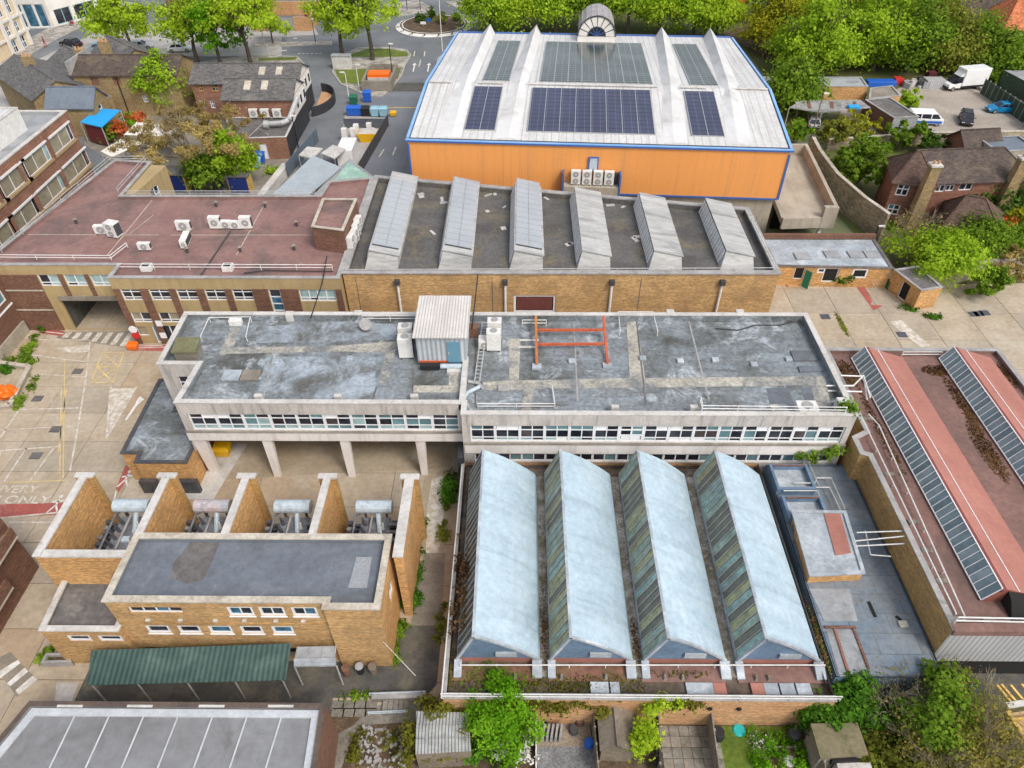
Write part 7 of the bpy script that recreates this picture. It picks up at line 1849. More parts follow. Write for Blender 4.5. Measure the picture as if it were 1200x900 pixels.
for u, v, lab in ((620, 399, 'pale plank lying left of the red frame, rear'), (617, 407, 'pale plank lying left of the red frame, front')): block(lab, u, v, ZR, 1.5, .22, .08, m_copw, 'plank', 'plank')
block('brown box behind the cabin beside the cable tray', 555, 393, ZR, .8, .7, 1.0, m_bkbr)
block('grey patch box on the walkway crossing', 590, 456, ZR, .8, .6, .18, m_copg)
block('white upright cylinder-like unit at the right roof corner', 982, 479, ZR, .6, .5, .9, m_ac)
for k, (u, lab) in enumerate(((304, 'small white clamp on the left wing front parapet'), (397, 'second small white clamp on the left wing front parapet'), (486, 'small white clamp on the front parapet near the wing joint'), (720, 'white clamp on the right wing front parapet, left one'), (812, 'white clamp on the right wing front parapet, middle one'), (905, 'white clamp on the right wing front parapet, right one'))):
    block(lab, u, 468.5 if u < 540 else 481.5, 7.3, .55, .3, .5, m_copw, 'parapet_clamp', 'clamp')
t = thing('satellite_dish', 'small grey satellite dish on the grey roof behind the left condenser', 'dish', P(430, 385, ZR)); p = P(430, 386, ZR); MB().tube(p, p + Vector((0, 0, .6)), .05).build('mast', m_galv, t); MB().tube(p + Vector((0, -.1, .6)), p + Vector((0, -.2, .66)), .42, .5, n=12).build('dish', m_copg, t)
for k, (u, v, lab) in enumerate(((173, 316, 'white framed roof hatch at the front left of red roof'), (268, 316, 'white framed roof hatch at the front middle of red roof'))):
    p = P(u, v, 7.0); t = thing('roof_hatch', lab, 'hatch', p); MB().obox((p.x, p.y, 7.0), .9, .7, .5).build('frame', m_whitem, t); MB().obox((p.x, p.y - .02, 7.5), .62, .45, .03).build('pane', m_gdark, t)
for u, v, lab in ((254, 242, 'rear left on the red roof'), (311, 243, 'at the seam top of the red roof'), (220, 296, 'near the front hatch row, left, on the red roof'), (282, 295, 'front middle of the red roof'), (345, 293, 'front right of the red roof'), (348, 265, 'left of the plant room on the red roof'), (90, 262, 'left part of the red roof')):
    p = P(u, v, 7); t = thing('vent_pipe', 'small black vent pipe ' + lab, 'vent pipe', p); MB().tube(p, p + Vector((0, 0, .5)), .13, n=8).build('pipe', m_grille, t); MB().tube(p + Vector((0, 0, .5)), p + Vector((0, 0, .62)), .22, .12, n=8).build('cap', m_concdk, t)
for k, (u, v) in enumerate(((493, 228), (494, 231), (518, 234), (520, 238), (507, 273), (571, 248), (591, 243), (590, 268), (666, 287), (669, 286), (747, 278), (744, 281), (572, 229), (580, 228), (640, 233), (715, 241), (730, 243))):
    p = P(u, v, 6.8); o = MB().obox((p.x, p.y, 6.82), rs.uniform(.4, 1.0), rs.uniform(.2, .5), .06, rs.uniform(0, 3)).build('roof_debris', m_copw if k % 3 else m_galv); tag(o, 'scrap of pale debris lying on the dark hall roof', 'debris', 'debris scattered on the hall roof')
# seam caps standing on rear hall edge
# ------------------------------------------------------------------ transformers
m_rad2 = mat('grey_machinery', (.24, .25, .27), (.16, .165, .18), sc=1.4, rough=.5, metal=.2, grain=.2, stain=(.30, .16, .10), ssc=1.4, amt=.34)
def transformer(i, lab, cons):
    x0, x1 = xw[i] + .22, xw[i + 1] - .22; cx = (x0 + x1) / 2 + .35
    t = thing('transformer', lab, 'transformer', (cx, 27.6, 0), 'transformers in the open bays')
    MB().box(cx - .75, cx + .85, 26.0, 28.7, 1.2, 4.0).build('tank', m_darkm, t, bevel=.04)
    MB().box(cx - .9, cx + 1.0, 25.95, 28.8, 4.005, 4.12).build('tank_lid', m_rad2, t)
    MB().box(cx - .8, cx + .9, 26.2, 28.6, .06, 1.2).build('plinth', m_concdk, t)
    for k in range(7):
        MB().box(cx + 1.05, cx + 1.75, 26.0 + k * .42, 26.18 + k * .42, 1.4, 3.95).build('radiator_fin', m_rad, t)
    for k in range(7):
        MB().box(cx - 1.35, cx - .85, 26.2 + k * .36, 26.36 + k * .36, 1.6, 3.8).build('radiator_fin', m_rad, t)
    MB().tube((cx - 1.15, 29.0, 5.0), (cx + 1.15, 29.0, 5.0), .44, n=14).build('conservator', cons, t, smooth=False)
    for s in (-.7, .7): MB().box(cx + s - .05, cx + s + .05, 28.9, 29.1, .06, 4.6).build('support', m_darkm, t)
    MB().tube((cx + .2, 28.9, 4.7), (cx + .45, 27.5, 4.15), .16, n=8).build('oil_pipe', m_tank, t)
    MB().path([(cx - .2, 26.1, 4.25), (cx - .2, 28.7, 4.4)], .07).build('busbar', m_copg, t)
    for k in range(4): MB().tube((cx - .6, 26.4 + k * .6, 4.12), (cx - .7, 26.4 + k * .6, 4.85), .13, .06, n=7).build('bushing', m_rad, t)
    for k in range(3): MB().tube((cx + .6, 26.5 + k * .7, 4.12), (cx + .65, 26.5 + k * .7, 4.7), .12, .05, n=7).build('bushing', m_ac, t)
    MB().box(cx - .1, cx + .35, 26.7, 27.1, 4.125, 4.3).build('cover_box', m_tank, t)
    for k in range(4): MB().tube((cx + .9, 26.3 + k * .62, 4.25), (cx + 1.95, 26.3 + k * .62, 4.25), .15, n=8).build('cooling_tube', m_rad2, t)
    MB().path([(cx - 1.3, 26.0, 4.1), (cx - 1.3, 28.8, 4.3), (cx - .8, 28.9, 4.6)], .08).build('pipe', m_rad2, t)
    for k in range(6): MB().box(cx - 1.75, cx - 1.45, 26.1 + k * .42, 26.35 + k * .42, 3.2, 4.0 + (k % 3) * .12).build('switch_box', (m_rad2, m_darkm)[k % 2], t)
transformer(0, 'dark transformer with pale blue drum in the leftmost open bay', m_tank)
transformer(1, 'dark transformer with rusty pink drum in the second bay from left', m_tankp)
transformer(2, 'dark transformer with pale blue drum beside a red-painted wall, third bay', m_tank)
transformer(3, 'dark transformer with whitish drum in the rightmost open bay', m_tank)
# ------------------------------------------------------------------ substation front
t = thing('green_canopy', 'long dark green corrugated canopy in front of the substation', 'canopy', (-18, 20, 0))
q = PP(2.75, (107, 762), (341, 754)); q2 = PP(2.3, (335, 797), (102, 803))
b = [q2[1], q2[0], q[1], q[0]]; MB().hexa([x - Vector((0, 0, .05)) for x in b], b).build('sheet', m_greenc, t)
for f in (.02, .25, .5, .74, .98):
    p = q2[1].lerp(q2[0], f); MB().tube((p.x, p.y + .05, 0), (p.x, p.y + .05, 2.22), .05).build('post', m_galv, t)
t = thing('glass_canopy', 'small glazed door canopy with pale blue gutter right of the green canopy', 'canopy', P(370, 775, 2))
q = PP(2.7, (349, 758), (394, 757)); q2 = PP(2.4, (392, 771), (346, 772)); b = [q2[1], q2[0], q[1], q[0]]
MB().hexa([x - Vector((0, 0, .04)) for x in b], b).build('glass_sheet', m_greysh, t)
b = PP(2.36, (345, 782), (394, 781), (394, 772), (345, 773)); MB().hexa(b, [x + Vector((0, 0, .14)) for x in b]).build('gutter', m_zincl, t)
for k in range(4): a_, b_ = q2[1].lerp(q2[0], k / 3), q[0].lerp(q[1], k / 3); MB().bar(a_ + Vector((0, 0, .03)), b_ + Vector((0, 0, .03)), .06).build('glazing_bar', m_copg, t)
for p in b[:2]: MB().tube((p.x, p.y + .05, 0), (p.x, p.y + .05, 2.3), .05).build('post', m_galv, t)
t = thing('raised_planter', 'grey concrete planter at the left corner of the substation', 'planter', P(65, 772, 0))
x0, x1, y0, y1 = -29.6, -26.6, 20.75, 21.9
px = PP(.5, (47, 777), (84, 776), (80, 765), (54, 765)); poly = [(p.x, p.y) for p in px]
mb = MB(); ring(mb, poly, inset(poly, .16), 0, .5); mb.build('wall', m_copg, t); MB().prism(inset(poly, .17), .05, .3).build('soil', m_soil, t)
for k, (u, v, m_, lab) in enumerate(((407, 790, m_bkbr, 'brown round bin by the substation front right corner'), (423, 788, m_black, 'black bin with grey lid between two brown bins'), (438, 788, m_wood, 'tan round tub right of the black bin'))):
    p = P(u, v, 0); t = thing('bin', lab, 'bin', p, 'bins by the substation corner'); MB().tube((p.x, p.y, 0), (p.x, p.y, .8), .2, .26, n=12).build('body', m_, t); MB().tube((p.x, p.y, .802), (p.x, p.y, .86), .27, .24, n=12).build('lid', m_greysh if k == 1 else m_, t)
def gritbin(lab, u, v, m_, s=1.0, rot=0):
    p = P(u, v, 0); t = thing('grit_bin', lab, 'grit bin', p)
    MB().hexa([(p.x - .5 * s, p.y - .35 * s, .05), (p.x + .5 * s, p.y - .35 * s, .05), (p.x + .5 * s, p.y + .35 * s, .05), (p.x - .5 * s, p.y + .35 * s, .05)], [(p.x - .62 * s, p.y - .45 * s, .7 * s), (p.x + .62 * s, p.y - .45 * s, .7 * s), (p.x + .62 * s, p.y + .45 * s, .7 * s), (p.x - .62 * s, p.y + .45 * s, .7 * s)]).build('body', m_, t, bevel=.05)
    MB().hexa([(p.x - .66 * s, p.y - .5 * s, .705 * s), (p.x + .66 * s, p.y - .5 * s, .705 * s), (p.x + .66 * s, p.y + .5 * s, .705 * s), (p.x - .66 * s, p.y + .5 * s, .705 * s)], [(p.x - .5 * s, p.y - .3 * s, .95 * s), (p.x + .5 * s, p.y - .3 * s, .95 * s), (p.x + .5 * s, p.y + .4 * s, .95 * s), (p.x - .5 * s, p.y + .4 * s, .95 * s)]).build('lid', m_, t, bevel=.04)
gritbin('yellow grit bin under the stilted wing', 262, 532, m_yel, 1.1)
gritbin('orange salt bin on the red path by the passage', 157, 409, m_orange, .75)
gritbin('yellow grit bin by the outbuilding store door', 1025, 329, m_yel, 1.0)
gritbin('small yellow bin at the end of the yellow road line', 461, 136, m_yel, .8)
t = thing('orange_tarpaulin', 'crumpled orange tarpaulin bundle behind the kerb at left edge', 'tarpaulin', P(10, 465, 0)); p = P(11, 462, 0)
bm = bmesh.new(); bmesh.ops.create_icosphere(bm, subdivisions=3, radius=1)
for v in bm.verts:
    n_ = math.sin(v.co.x * 5 + 1) * math.cos(v.co.y * 6) * .16 + math.sin(v.co.z * 7 + v.co.x * 3) * .12
    v.co = Vector((v.co.x * .8, v.co.y * .7, v.co.z * .55 + .5)) * (1 + n_)
me = bpy.data.meshes.new('bundle'); bm.to_mesh(me); bm.free(); mesh_obj('bundle', me, m_orange, t)
bwall('low kerb wall round the planted corner at the left edge', [P(0, 428), P(36, 433), P(14, 478), P(-5, 480)], .35, m_conc, .3, name='kerb_wall')
for u, v, m_, lab in ((1003, 324, m_orange, 'orange-topped barrier barrel lying by the outbuilding doorway'),): 
    p = P(u, v + 4, 0); t = thing('barrel', lab, 'barrel', p); MB().tube((p.x - .6, p.y, .75), (p.x + .6, p.y, .75), .5, .42, n=12).build('drum', m_, t); MB().box(p.x - .5, p.x + .5, p.y - .35, p.y + .35, 0, .3).build('stand', m_grille, t)
t = thing('white_canister', 'white rounded tank beside the bush at the outbuildings', 'tank', P(992, 330)); p = P(992, 331, 0); MB().tube((p.x, p.y, 0), (p.x, p.y, 1.3), .62, .55, n=14).build('body', m_ac, t); MB().tube((p.x, p.y, 1.3), (p.x, p.y, 1.5), .3, .22, n=10).build('cap', m_greysh, t)
block('green wheelie bin in the store wing doorway', 1042, 338, 0, .7, .6, 1.0, m_greenp, 'wheelie_bin', 'bin')
block('pale timber pallet lying by the outbuilding', 928, 334, 0, 1.2, .9, .15, m_bkgard, 'pallet', 'pallet')
rail('thin handrail by the red ramp at the outbuildings', PP(0, (1013, 328), (1025, 342)), .9, 1.2, m_galv)
# ------------------------------------------------------------------ bins and clutter by the road
for k, (u, v, m_, h, lab) in enumerate(((412, 135, m_bluep, 1.2, 'leftmost blue bin in the row by the service yard'), (420, 135, m_bluep, 1.2, 'second blue bin in the row by the service yard'), (429, 135.5, m_black, 1.2, 'black bin between the blue bins'), (440, 136, m_clblue, 1.2, 'light blue bin right of the black one'), (450, 136, m_clblue, 1.2, 'light blue bin at the right end of the row'),
                                       (415, 122, m_greenp, 1.2, 'green bin behind the row of blue bins'), (431, 119, m_bluep, 1.5, 'tall blue bin standing alone by the concrete enclosure'), (301, 196, m_clblue, 1.1, 'light blue bin left in the pub yard'), (306, 191, m_bluep, 1.3, 'blue bin right in the pub yard'))):
    p = P(u, v, 0); t = thing('wheeled_bin', lab, 'bin', p, 'wheeled bins')
    MB().hexa([(p.x - .5, p.y - .4, .12), (p.x + .5, p.y - .4, .12), (p.x + .5, p.y + .4, .12), (p.x - .5, p.y + .4, .12)], [(p.x - .62, p.y - .5, h), (p.x + .62, p.y - .5, h), (p.x + .62, p.y + .5, h), (p.x - .62, p.y + .5, h)]).build('body', m_, t)
    MB().hexa([(p.x - .66, p.y - .54, h + .003), (p.x + .66, p.y - .54, h + .003), (p.x + .66, p.y + .54, h + .003), (p.x - .66, p.y + .54, h + .003)], [(p.x - .5, p.y - .3, h + .2), (p.x + .5, p.y - .3, h + .2), (p.x + .5, p.y + .5, h + .2), (p.x - .5, p.y + .5, h + .2)]).build('lid', m_, t)
    for sx in (-.5, .5): MB().tube((p.x + sx - .05, p.y - .3, .1), (p.x + sx + .05, p.y - .3, .1), .1, n=8).build('wheel', m_tyre, t)
t = thing('skip', 'small yellow skip heaped with white rubbish in the service yard', 'skip', P(432, 163)); p = P(432, 165, 0)
MB().hexa([(p.x - 1.0, p.y - .6, 0), (p.x + 1.0, p.y - .6, 0), (p.x + 1.0, p.y + .7, 0), (p.x - 1.0, p.y + .7, 0)], [(p.x - 1.4, p.y - .8, 1.3), (p.x + 1.4, p.y - .8, 1.3), (p.x + 1.4, p.y + .9, 1.3), (p.x - 1.4, p.y + .9, 1.3)]).build('body', m_yel, t)
MB().hexa([(p.x - 1.3, p.y - .7, 1.303), (p.x + 1.3, p.y - .7, 1.303), (p.x + 1.3, p.y + .8, 1.303), (p.x - 1.3, p.y + .8, 1.303)], [(p.x - .9, p.y - .4, 1.7), (p.x + .7, p.y - .3, 1.75), (p.x + .8, p.y + .6, 1.7), (p.x - .8, p.y + .5, 1.6)]).build('rubbish', m_copw, t)
for k, (u, v, h, lab) in enumerate(((405, 165, 1.8, 'white fridge at the left in the service yard'), (415, 163, 1.6, 'white fridge in the middle of the service yard'), (419, 161, 1.9, 'tall white fridge beside the yellow skip'), (433, 152, 1.0, 'low white freezer behind the yellow skip'))):
    p = P(u, v, 0); t = thing('fridge', lab, 'fridge', p, 'dumped fridges'); MB().box(p.x - .35, p.x + .35, p.y - .33, p.y + .35, 0, h).build('cabinet', m_ac, t); MB().box(p.x - .33, p.x + .33, p.y - .39, p.y - .334, .1, h - .05).build('door', m_whitem, t)
psheet('service_yard_floor', [(396, 206), (404, 135), (452, 138), (418, 206)], m_plaza, .012)
psheet('service_yard_floor', [(402, 139), (456, 139), (450, 150), (404, 150)], m_darkm, .016)
# parked lorry-like van roof in the service yard
block('white box van parked against the fence in the service yard', 409, 187, 0, 2.1, 4.2, 2.2, m_cwhite, 'parked_lorry', 'van')
# junk beside the box van
rj = random.Random(3)
for k in range(26):
    u, v = rj.uniform(1058, 1102), rj.uniform(97, 104); p = P(u, v, 0)
    o = MB().obox((p.x, p.y, 0), rj.uniform(.4, 1.2), rj.uniform(.3, .9), rj.uniform(.3, 1.2), rj.uniform(0, 3)).build('junk_piece', rj.choice([m_copw, m_greysh, m_copg, m_galv, m_darkm])); tag(o, 'piece of pale junk heaped at the back of the car park', 'junk', 'junk heaped by the white box van')
for k in range(16):
    u, v = rj.uniform(972, 1012), rj.uniform(110, 117); p = P(u, v, 0)
    o = MB().obox((p.x, p.y, 0), rj.uniform(.4, 1.0), rj.uniform(.4, .9), rj.uniform(.3, .9), rj.uniform(0, 3)).build('junk_piece', rj.choice([m_darkm, m_black, m_copw, m_greysh])); tag(o, 'piece of dark junk before the orange brick garage', 'junk', 'junk before the orange garage')
block('blue tarpaulin-covered stack behind the near orange garage', 1031, 100, 0, 4.6, 1.6, .8, m_bluep, 'covered_stack', 'stack')
block('red skip-like box behind the orange garages', 1051, 98, 0, 1.4, 1.2, 1.0, m_redpl, 'red_box', 'box')
block('maroon tank among the junk by the box van', 1088, 95.5, 0, 1.3, 1.2, 1.6, mat('maroon_paint', (.10, .02, .03), sc=1), 'maroon_tank', 'tank')
t = thing('shipping_crate', 'pale ribbed container beside the white box van', 'container', P(1097, 103)); p = P(1096, 104.5, 0); MB().box(p.x - 1.6, p.x + 1.4, p.y, p.y + 2.0, 0, 1.3).build('body', m_cladw, t)
block('blue crate on the pale carport roof', 1000, 127, 2.55, 1.6, .9, .4, m_bluet, 'crate', 'crate')

# ------------------------------------------------------------------ vehicles
def wheels(t, xs, hw, r=.33):
    for x in xs:
        for s in (-1, 1):
            w = MB().tube((x, s * (hw - .18), r), (x, s * hw, r), r, n=14).build('wheel', m_tyre, t); MB().tube((x, s * (hw - .01), r), (x, s * (hw + .015), r), r * .62, n=10).build('rim', m_rim, w)
def car(label, x, y, rot, paint, L=4.4, W=1.8, Hh=1.45, z=0.0, estate=False, group='parked cars'):
    t = thing('parked_car', label, 'car', (0, 0, 0), group)
    h = L / 2; w = W / 2
    st = [(-h, .42, .62, .80), (-h + .12, .30, .80, .92), (-h + .9, .24, .92, 1.0), (-.5, .22, .95, 1.0), (.75, .22, .93, 1.0), (h - .55, .24, .80, .95), (h - .12, .30, .68, .86), (h, .42, .58, .74)]
    m = MB(); rings = []
    for sx, zb_, zt_, k in st:
        hw = w * k; n0 = len(m.v)
        m.v += [(sx, -hw * .94, zb_), (sx, hw * .94, zb_), (sx, hw, (zb_ + zt_) / 2), (sx, hw * .9, zt_), (sx, -hw * .9, zt_), (sx, -hw, (zb_ + zt_) / 2)]
        rings.append(n0)
    for a, b in zip(rings[:-1], rings[1:]):
        for i in range(6):
            j = (i + 1) % 6; m.f.append((a + i, b + i, b + j, a + j)); m.m.append(0)
    m.f.append(tuple(rings[0] + i for i in range(6))); m.m.append(0); m.f.append(tuple(rings[-1] + 5 - i for i in range(6))); m.m.append(0)
    m.build('body', paint, t, smooth=False)
    xb0, xb1 = -h + (.25 if estate else .55), .95; xt0, xt1 = -h + (.5 if estate else 1.05), .25
    zb_ = .9
    MB().hexa([(xb0, -w * .86, zb_), (xb1, -w * .86, zb_), (xb1, w * .86, zb_), (xb0, w * .86, zb_)], [(xt0, -w * .68, Hh - .05), (xt1, -w * .68, Hh - .05), (xt1, w * .68, Hh - .05), (xt0, w * .68, Hh - .05)]).build('windows', m_gdark, t)
    MB().hexa([(xt0 - .06, -w * .71, Hh - .07), (xt1 + .06, -w * .71, Hh - .07), (xt1 + .06, w * .71, Hh - .07), (xt0 - .06, w * .71, Hh - .07)], [(xt0 + .1, -w * .62, Hh), (xt1 - .1, -w * .62, Hh), (xt1 - .1, w * .62, Hh), (xt0 + .1, w * .62, Hh)]).build('roof', paint, t)
    for s in (-1, 1):
        for (xa, xc) in ((xb0, xt0), (xb1, xt1), ((xb0 + xb1) / 2 - .1, (xt0 + xt1) / 2)): MB().bar((xa, s * w * .87, zb_), (xc, s * w * .69, Hh - .05), .09).build('pillar', paint, t)
        MB().box(h - .18, h - .02, s * w * .62 - .18, s * w * .62 + .18, .56, .68).build('headlight', m_light, t); MB().box(-h + .0, -h + .1, s * w * .66 - .15, s * w * .66 + .15, .6, .76).build('tail_light', m_tail, t)
        MB().box(.62, .8, s * (w + .08) - .07, s * (w + .08) + .07, .93, 1.05).build('mirror', paint, t)
    wheels(t, (-h + .85, h - .85), w)
    t.location = (x, y, z); t.rotation_euler = (0, 0, rot); return t
def carp(label, u, v, rot, paint, **k):
    p = P(u, v, 0); return car(label, p.x, p.y, rot, paint, **k)
carp('bright blue saloon parked facing left in the gravel car park', 1172, 131, math.pi, m_cblue)
carp('black hatchback seen end-on in the middle of the gravel car park', 1131, 143, math.radians(-112), m_cblack, estate=True)
carp('black saloon turning by the pavement at upper left', 84, 54, math.radians(158), m_cblack, L=4.7)
carp('light blue hatchback parked on the paving at upper left', 121, 59, math.radians(24), m_clblue, L=4.0, estate=True)
carp('blue-grey car mostly hidden behind the tiled roof at upper left', 145, 62.5, math.radians(10), m_csilver)
carp('silver car glimpsed under the upper left tree', 166, 57, math.radians(15), m_csilver)
carp('white hatchback under the trees beside the pub', 212, 60, 0.1, m_cwhite)
carp('royal blue car at the top edge beside the roundabout', 580, 6, .05, m_cnavy, estate=True)
carp('red car parked by the brick yard wall at the top', 365, 24, math.radians(80), m_cred)
carp('dark red and white van-like car by the corrugated carport', 953, 146, math.radians(72), m_csilver, estate=True)
carp('red car half hidden beneath the woodland edge at the top', 868, 4, .3, m_cred)
carp('white car at the top edge near the red car', 372, 12, math.radians(75), m_cwhite)
carp('dark car at the top left beyond the shops', 113, 3, math.radians(40), m_cblack)
# white box van
t = thing('box_van', 'white box van parked at the back of the gravel car park', 'van', (0, 0, 0))
MB().box(-3.4, 1.1, -1.1, 1.1, .75, 3.25).build('box_body', m_cwhite, t, bevel=.06)
MB().hexa([(1.1, -1.0, .45), (3.2, -.95, .45), (3.2, .95, .45), (1.1, 1.0, .45)], [(1.1, -1.0, 1.25), (3.15, -.9, 1.05), (3.15, .9, 1.05), (1.1, 1.0, 1.25)]).build('bonnet', m_cwhite, t, bevel=.05)
MB().hexa([(1.105, -.98, 1.26), (2.45, -.92, 1.2), (2.45, .92, 1.2), (1.105, .98, 1.26)], [(1.105, -.85, 2.2), (1.6, -.8, 2.2), (1.6, .8, 2.2), (1.105, .85, 2.2)]).build('cab_windows', m_gdark, t)
MB().hexa([(1.1, -.88, 2.2), (1.68, -.82, 2.2), (1.68, .82, 2.2), (1.1, .88, 2.2)], [(.9, -.85, 3.1), (1.15, -.8, 2.8), (1.15, .8, 2.8), (.9, .85, 3.1)]).build('wind_deflector', m_cwhite, t)
MB().box(-3.35, 1.1, -1.0, 1.0, .45, .74).build('chassis', m_black, t)
for s in (-1, 1): MB().box(3.1, 3.22, s * .7 - .18, s * .7 + .18, .75, .95).build('headlight', m_light, t); MB().box(1.9, 2.05, s * 1.12 - .1, s * 1.12 + .1, 1.3, 1.65).build('mirror', m_black, t)
MB().box(3.15, 3.27, -.9, .9, .4, .65).build('bumper', m_black, t)
wheels(t, (-2.2, 2.35), .98, .36)
p = P(1127, 106, 0); t.location = (p.x + .3, p.y + .9, 0); t.rotation_euler = (0, 0, math.radians(192))
# white minibus
t = thing('minibus', 'white minibus parked by the flat-roofed garage', 'minibus', (0, 0, 0))
MB().hexa([(-2.4, -.95, .35), (2.45, -.95, .35), (2.45, .95, .35), (-2.4, .95, .35)], [(-2.4, -.95, 1.15), (2.35, -.92, 1.05), (2.35, .92, 1.05), (-2.4, .95, 1.15)]).build('body', m_cwhite, t, bevel=.05)
MB().hexa([(-2.38, -.93, 1.152), (1.9, -.9, 1.11), (1.9, .9, 1.11), (-2.38, .93, 1.152)], [(-2.3, -.85, 1.75), (1.3, -.82, 1.75), (1.3, .82, 1.75), (-2.3, .85, 1.75)]).build('windows', m_gdark, t)
MB().hexa([(-2.38, -.9, 1.753), (1.4, -.86, 1.753), (1.4, .86, 1.753), (-2.38, .9, 1.753)], [(-2.2, -.75, 2.0), (1.1, -.75, 2.0), (1.1, .75, 2.0), (-2.2, .75, 2.0)]).build('roof', m_cwhite, t)
for s in (-1, 1):
    for x in (-2.3, -.9, .5): MB().bar((x, s * .95, 1.15), (x + .02, s * .85, 1.76), .14).build('pillar', m_cwhite, t)
    MB().box(2.32, 2.46, s * .65 - .15, s * .65 + .15, .75, .95).build('headlight', m_light, t)
MB().box(-2.42, 2.2, -.965, -.953, .45, .8).build('blue_stripe', m_bluep, t)
wheels(t, (-1.6, 1.6), .94)
p = P(1083, 147, 0); t.location = (p.x, p.y + .6, 0); t.rotation_euler = (0, 0, math.radians(-5))
# ------------------------------------------------------------------ people, lamps, signs
def person(label, x, y, cloth, rot=0, legs=None):
    t = thing('person', label, 'person', (x, y, 0))
    me = bpy.data.meshes.new('body'); ob = bpy.data.objects.new('body', me); ob.parent = t; COL.objects.link(ob)
    V = [(0, 0, .95), (0, 0, 1.2), (0, .0, 1.42), (0, 0, 1.55), (0, .02, 1.68), (.1, 0, .9), (.12, .1, .5), (.12, .05, .06), (.12, .2, .03), (-.1, 0, .9), (-.12, -.1, .5), (-.12, -.22, .08), (-.12, -.1, .04), (.2, 0, 1.4), (.27, -.05, 1.12), (.26, .1, .88), (-.2, 0, 1.4), (-.27, .05, 1.12), (-.26, .12, .9)]
    E = [(0, 1), (1, 2), (2, 3), (3, 4), (0, 5), (5, 6), (6, 7), (7, 8), (0, 9), (9, 10), (10, 11), (11, 12), (2, 13), (13, 14), (14, 15), (2, 16), (16, 17), (17, 18)]
    R_ = [.15, .15, .16, .06, .1, .1, .075, .05, .04, .1, .075, .05, .04, .065, .05, .035, .065, .05, .035]
    me.from_pydata(V, E, []); me.update()
    md = ob.modifiers.new('skin', 'SKIN'); 
    for i, v in enumerate(me.skin_vertices[0].data): v.radius = (R_[i], R_[i] * .8)
    me.skin_vertices[0].data[0].use_root = True
    s2 = ob.modifiers.new('sub', 'SUBSURF'); s2.levels = 1; s2.render_levels = 1
    me.materials.append(cloth); BASE[ob.name] = Vector((0, 0, 0))
    b_ = bmesh.new(); bmesh.ops.create_uvsphere(b_, u_segments=10, v_segments=8, radius=.105); bmesh.ops.translate(b_, verts=b_.verts, vec=(0, .02, 1.70))
    m2 = bpy.data.meshes.new('hair'); b_.to_mesh(m2); b_.free(); mesh_obj('hair', m2, m_black, t)
    t.location = (x, y, .12); t.rotation_euler = (0, 0, rot)
p = P(83, 30, .12); person('person in dark clothes carrying something red, walking by the shops', p.x, p.y, m_cloth, .6)
b_ = MB().box(p.x + .3, p.x + .7, p.y - .2, p.y + .2, .45, .95).build('red_bag', m_clothr); tag(b_, 'red bag carried by the person near the shops', 'bag')
p = P(54, 55, .12); person('person in dark clothes walking on the pavement above the slate roofs', p.x, p.y, m_clothr, -.5)
def lamp(label, u, v, h, arm=1.0, m=None, z=0, name='street_lamp', d=1):
    p = P(u, v, z); t = thing(name, label, 'lamp post', p, 'street lamps')
    MB().tube(p, p + Vector((0, 0, h)), .09, .06, n=7).build('pole', m or m_galv, t)
    MB().bar(p + Vector((0, 0, h)), p + Vector((d * arm, -.2, h + .15)), .08).build('arm', m or m_galv, t); a = p + Vector((d * arm, -.2, h + .1)); MB().box(a.x - .35, a.x + .35, a.y - .13, a.y + .13, a.z, a.z + .14).build('lantern', m_ac, t)
lamp('tall white mast at the near side of the roundabout', 518.5, 60, 10.5, .5, m_whitem)
lamp('grey lamp post beside the far pavement left of the roundabout', 313, 65, 6, .7)
lamp('grey lamp post on the upper left plaza by the paving arcs', 126, 51, 6.5, .6)
lamp('lamp post beside the upper left pavement near the shops', 66, 49, 6.5, -.6)
lamp('black lamp post at the corner of the concrete enclosure', 461, 97, 6.0, .3, m_black)
lamp('white lamp post on the grass bank left of the enclosure', 421, 105, 3.8, .4, m_whitem)
lamp('white lamp post at the left end of the bin row', 409, 116, 4.0, -.4, m_whitem)
lamp('dark lamp post in the alley beside the pub extension', 350, 174, 4.5, .3, m_black)
lamp('blue-topped post on the far pavement by the walled yard', 370, 50, 4, .2, m_black)
lamp('grey lamp post behind the orange building at the top', 588, 40, 8, .4)
lamp('thin post on the car park side of the stone wall', 948, 170, 7, .3, m_wood)
lamp('dark post rising at the foot of the stone wall', 1021, 288, 2.4, .25, m_black)
t = thing('billboard', 'dark framed billboard on two posts at the top edge', 'billboard', P(485, 12)); p = P(485, 12.5, 0)
for s in (-1.4, 1.4): MB().box(p.x + s - .08, p.x + s + .08, p.y, p.y + .15, 0, 2.6).build('post', m_darkm, t)
MB().box(p.x - 3.3, p.x + 3.3, p.y - .06, p.y - .003, 2.2, 4.4).build('board', m_darkm, t); MB().box(p.x - 3.1, p.x + 3.1, p.y - .12, p.y - .063, 2.45, 4.2).build('poster', m_stucco, t)
for k, (u, v, c, lab) in enumerate(((156.5, 385, m_wf, 'round white sign above the red one beside the passage'), (160, 392, m_redpl, 'round red sign beside the passage door'), (187, 378, m_wf, 'small white square sign on the pier by the blue door'), (192, 392, m_wf, 'small white sign right of the blue door'))):
    s, z = onwall(u, v, LP[2], LP[3]); x = -36.1 + s; t = thing('wall_sign', lab, 'sign', (x, 52, z))
    if k < 2: MB().tube((x, 51.99, z), (x, 51.9, z), .38, n=16).build('disc', c, t)
    else: MB().box(x - .28, x + .28, 51.92, 51.99, z - .3, z + .3).build('plate', c, t)
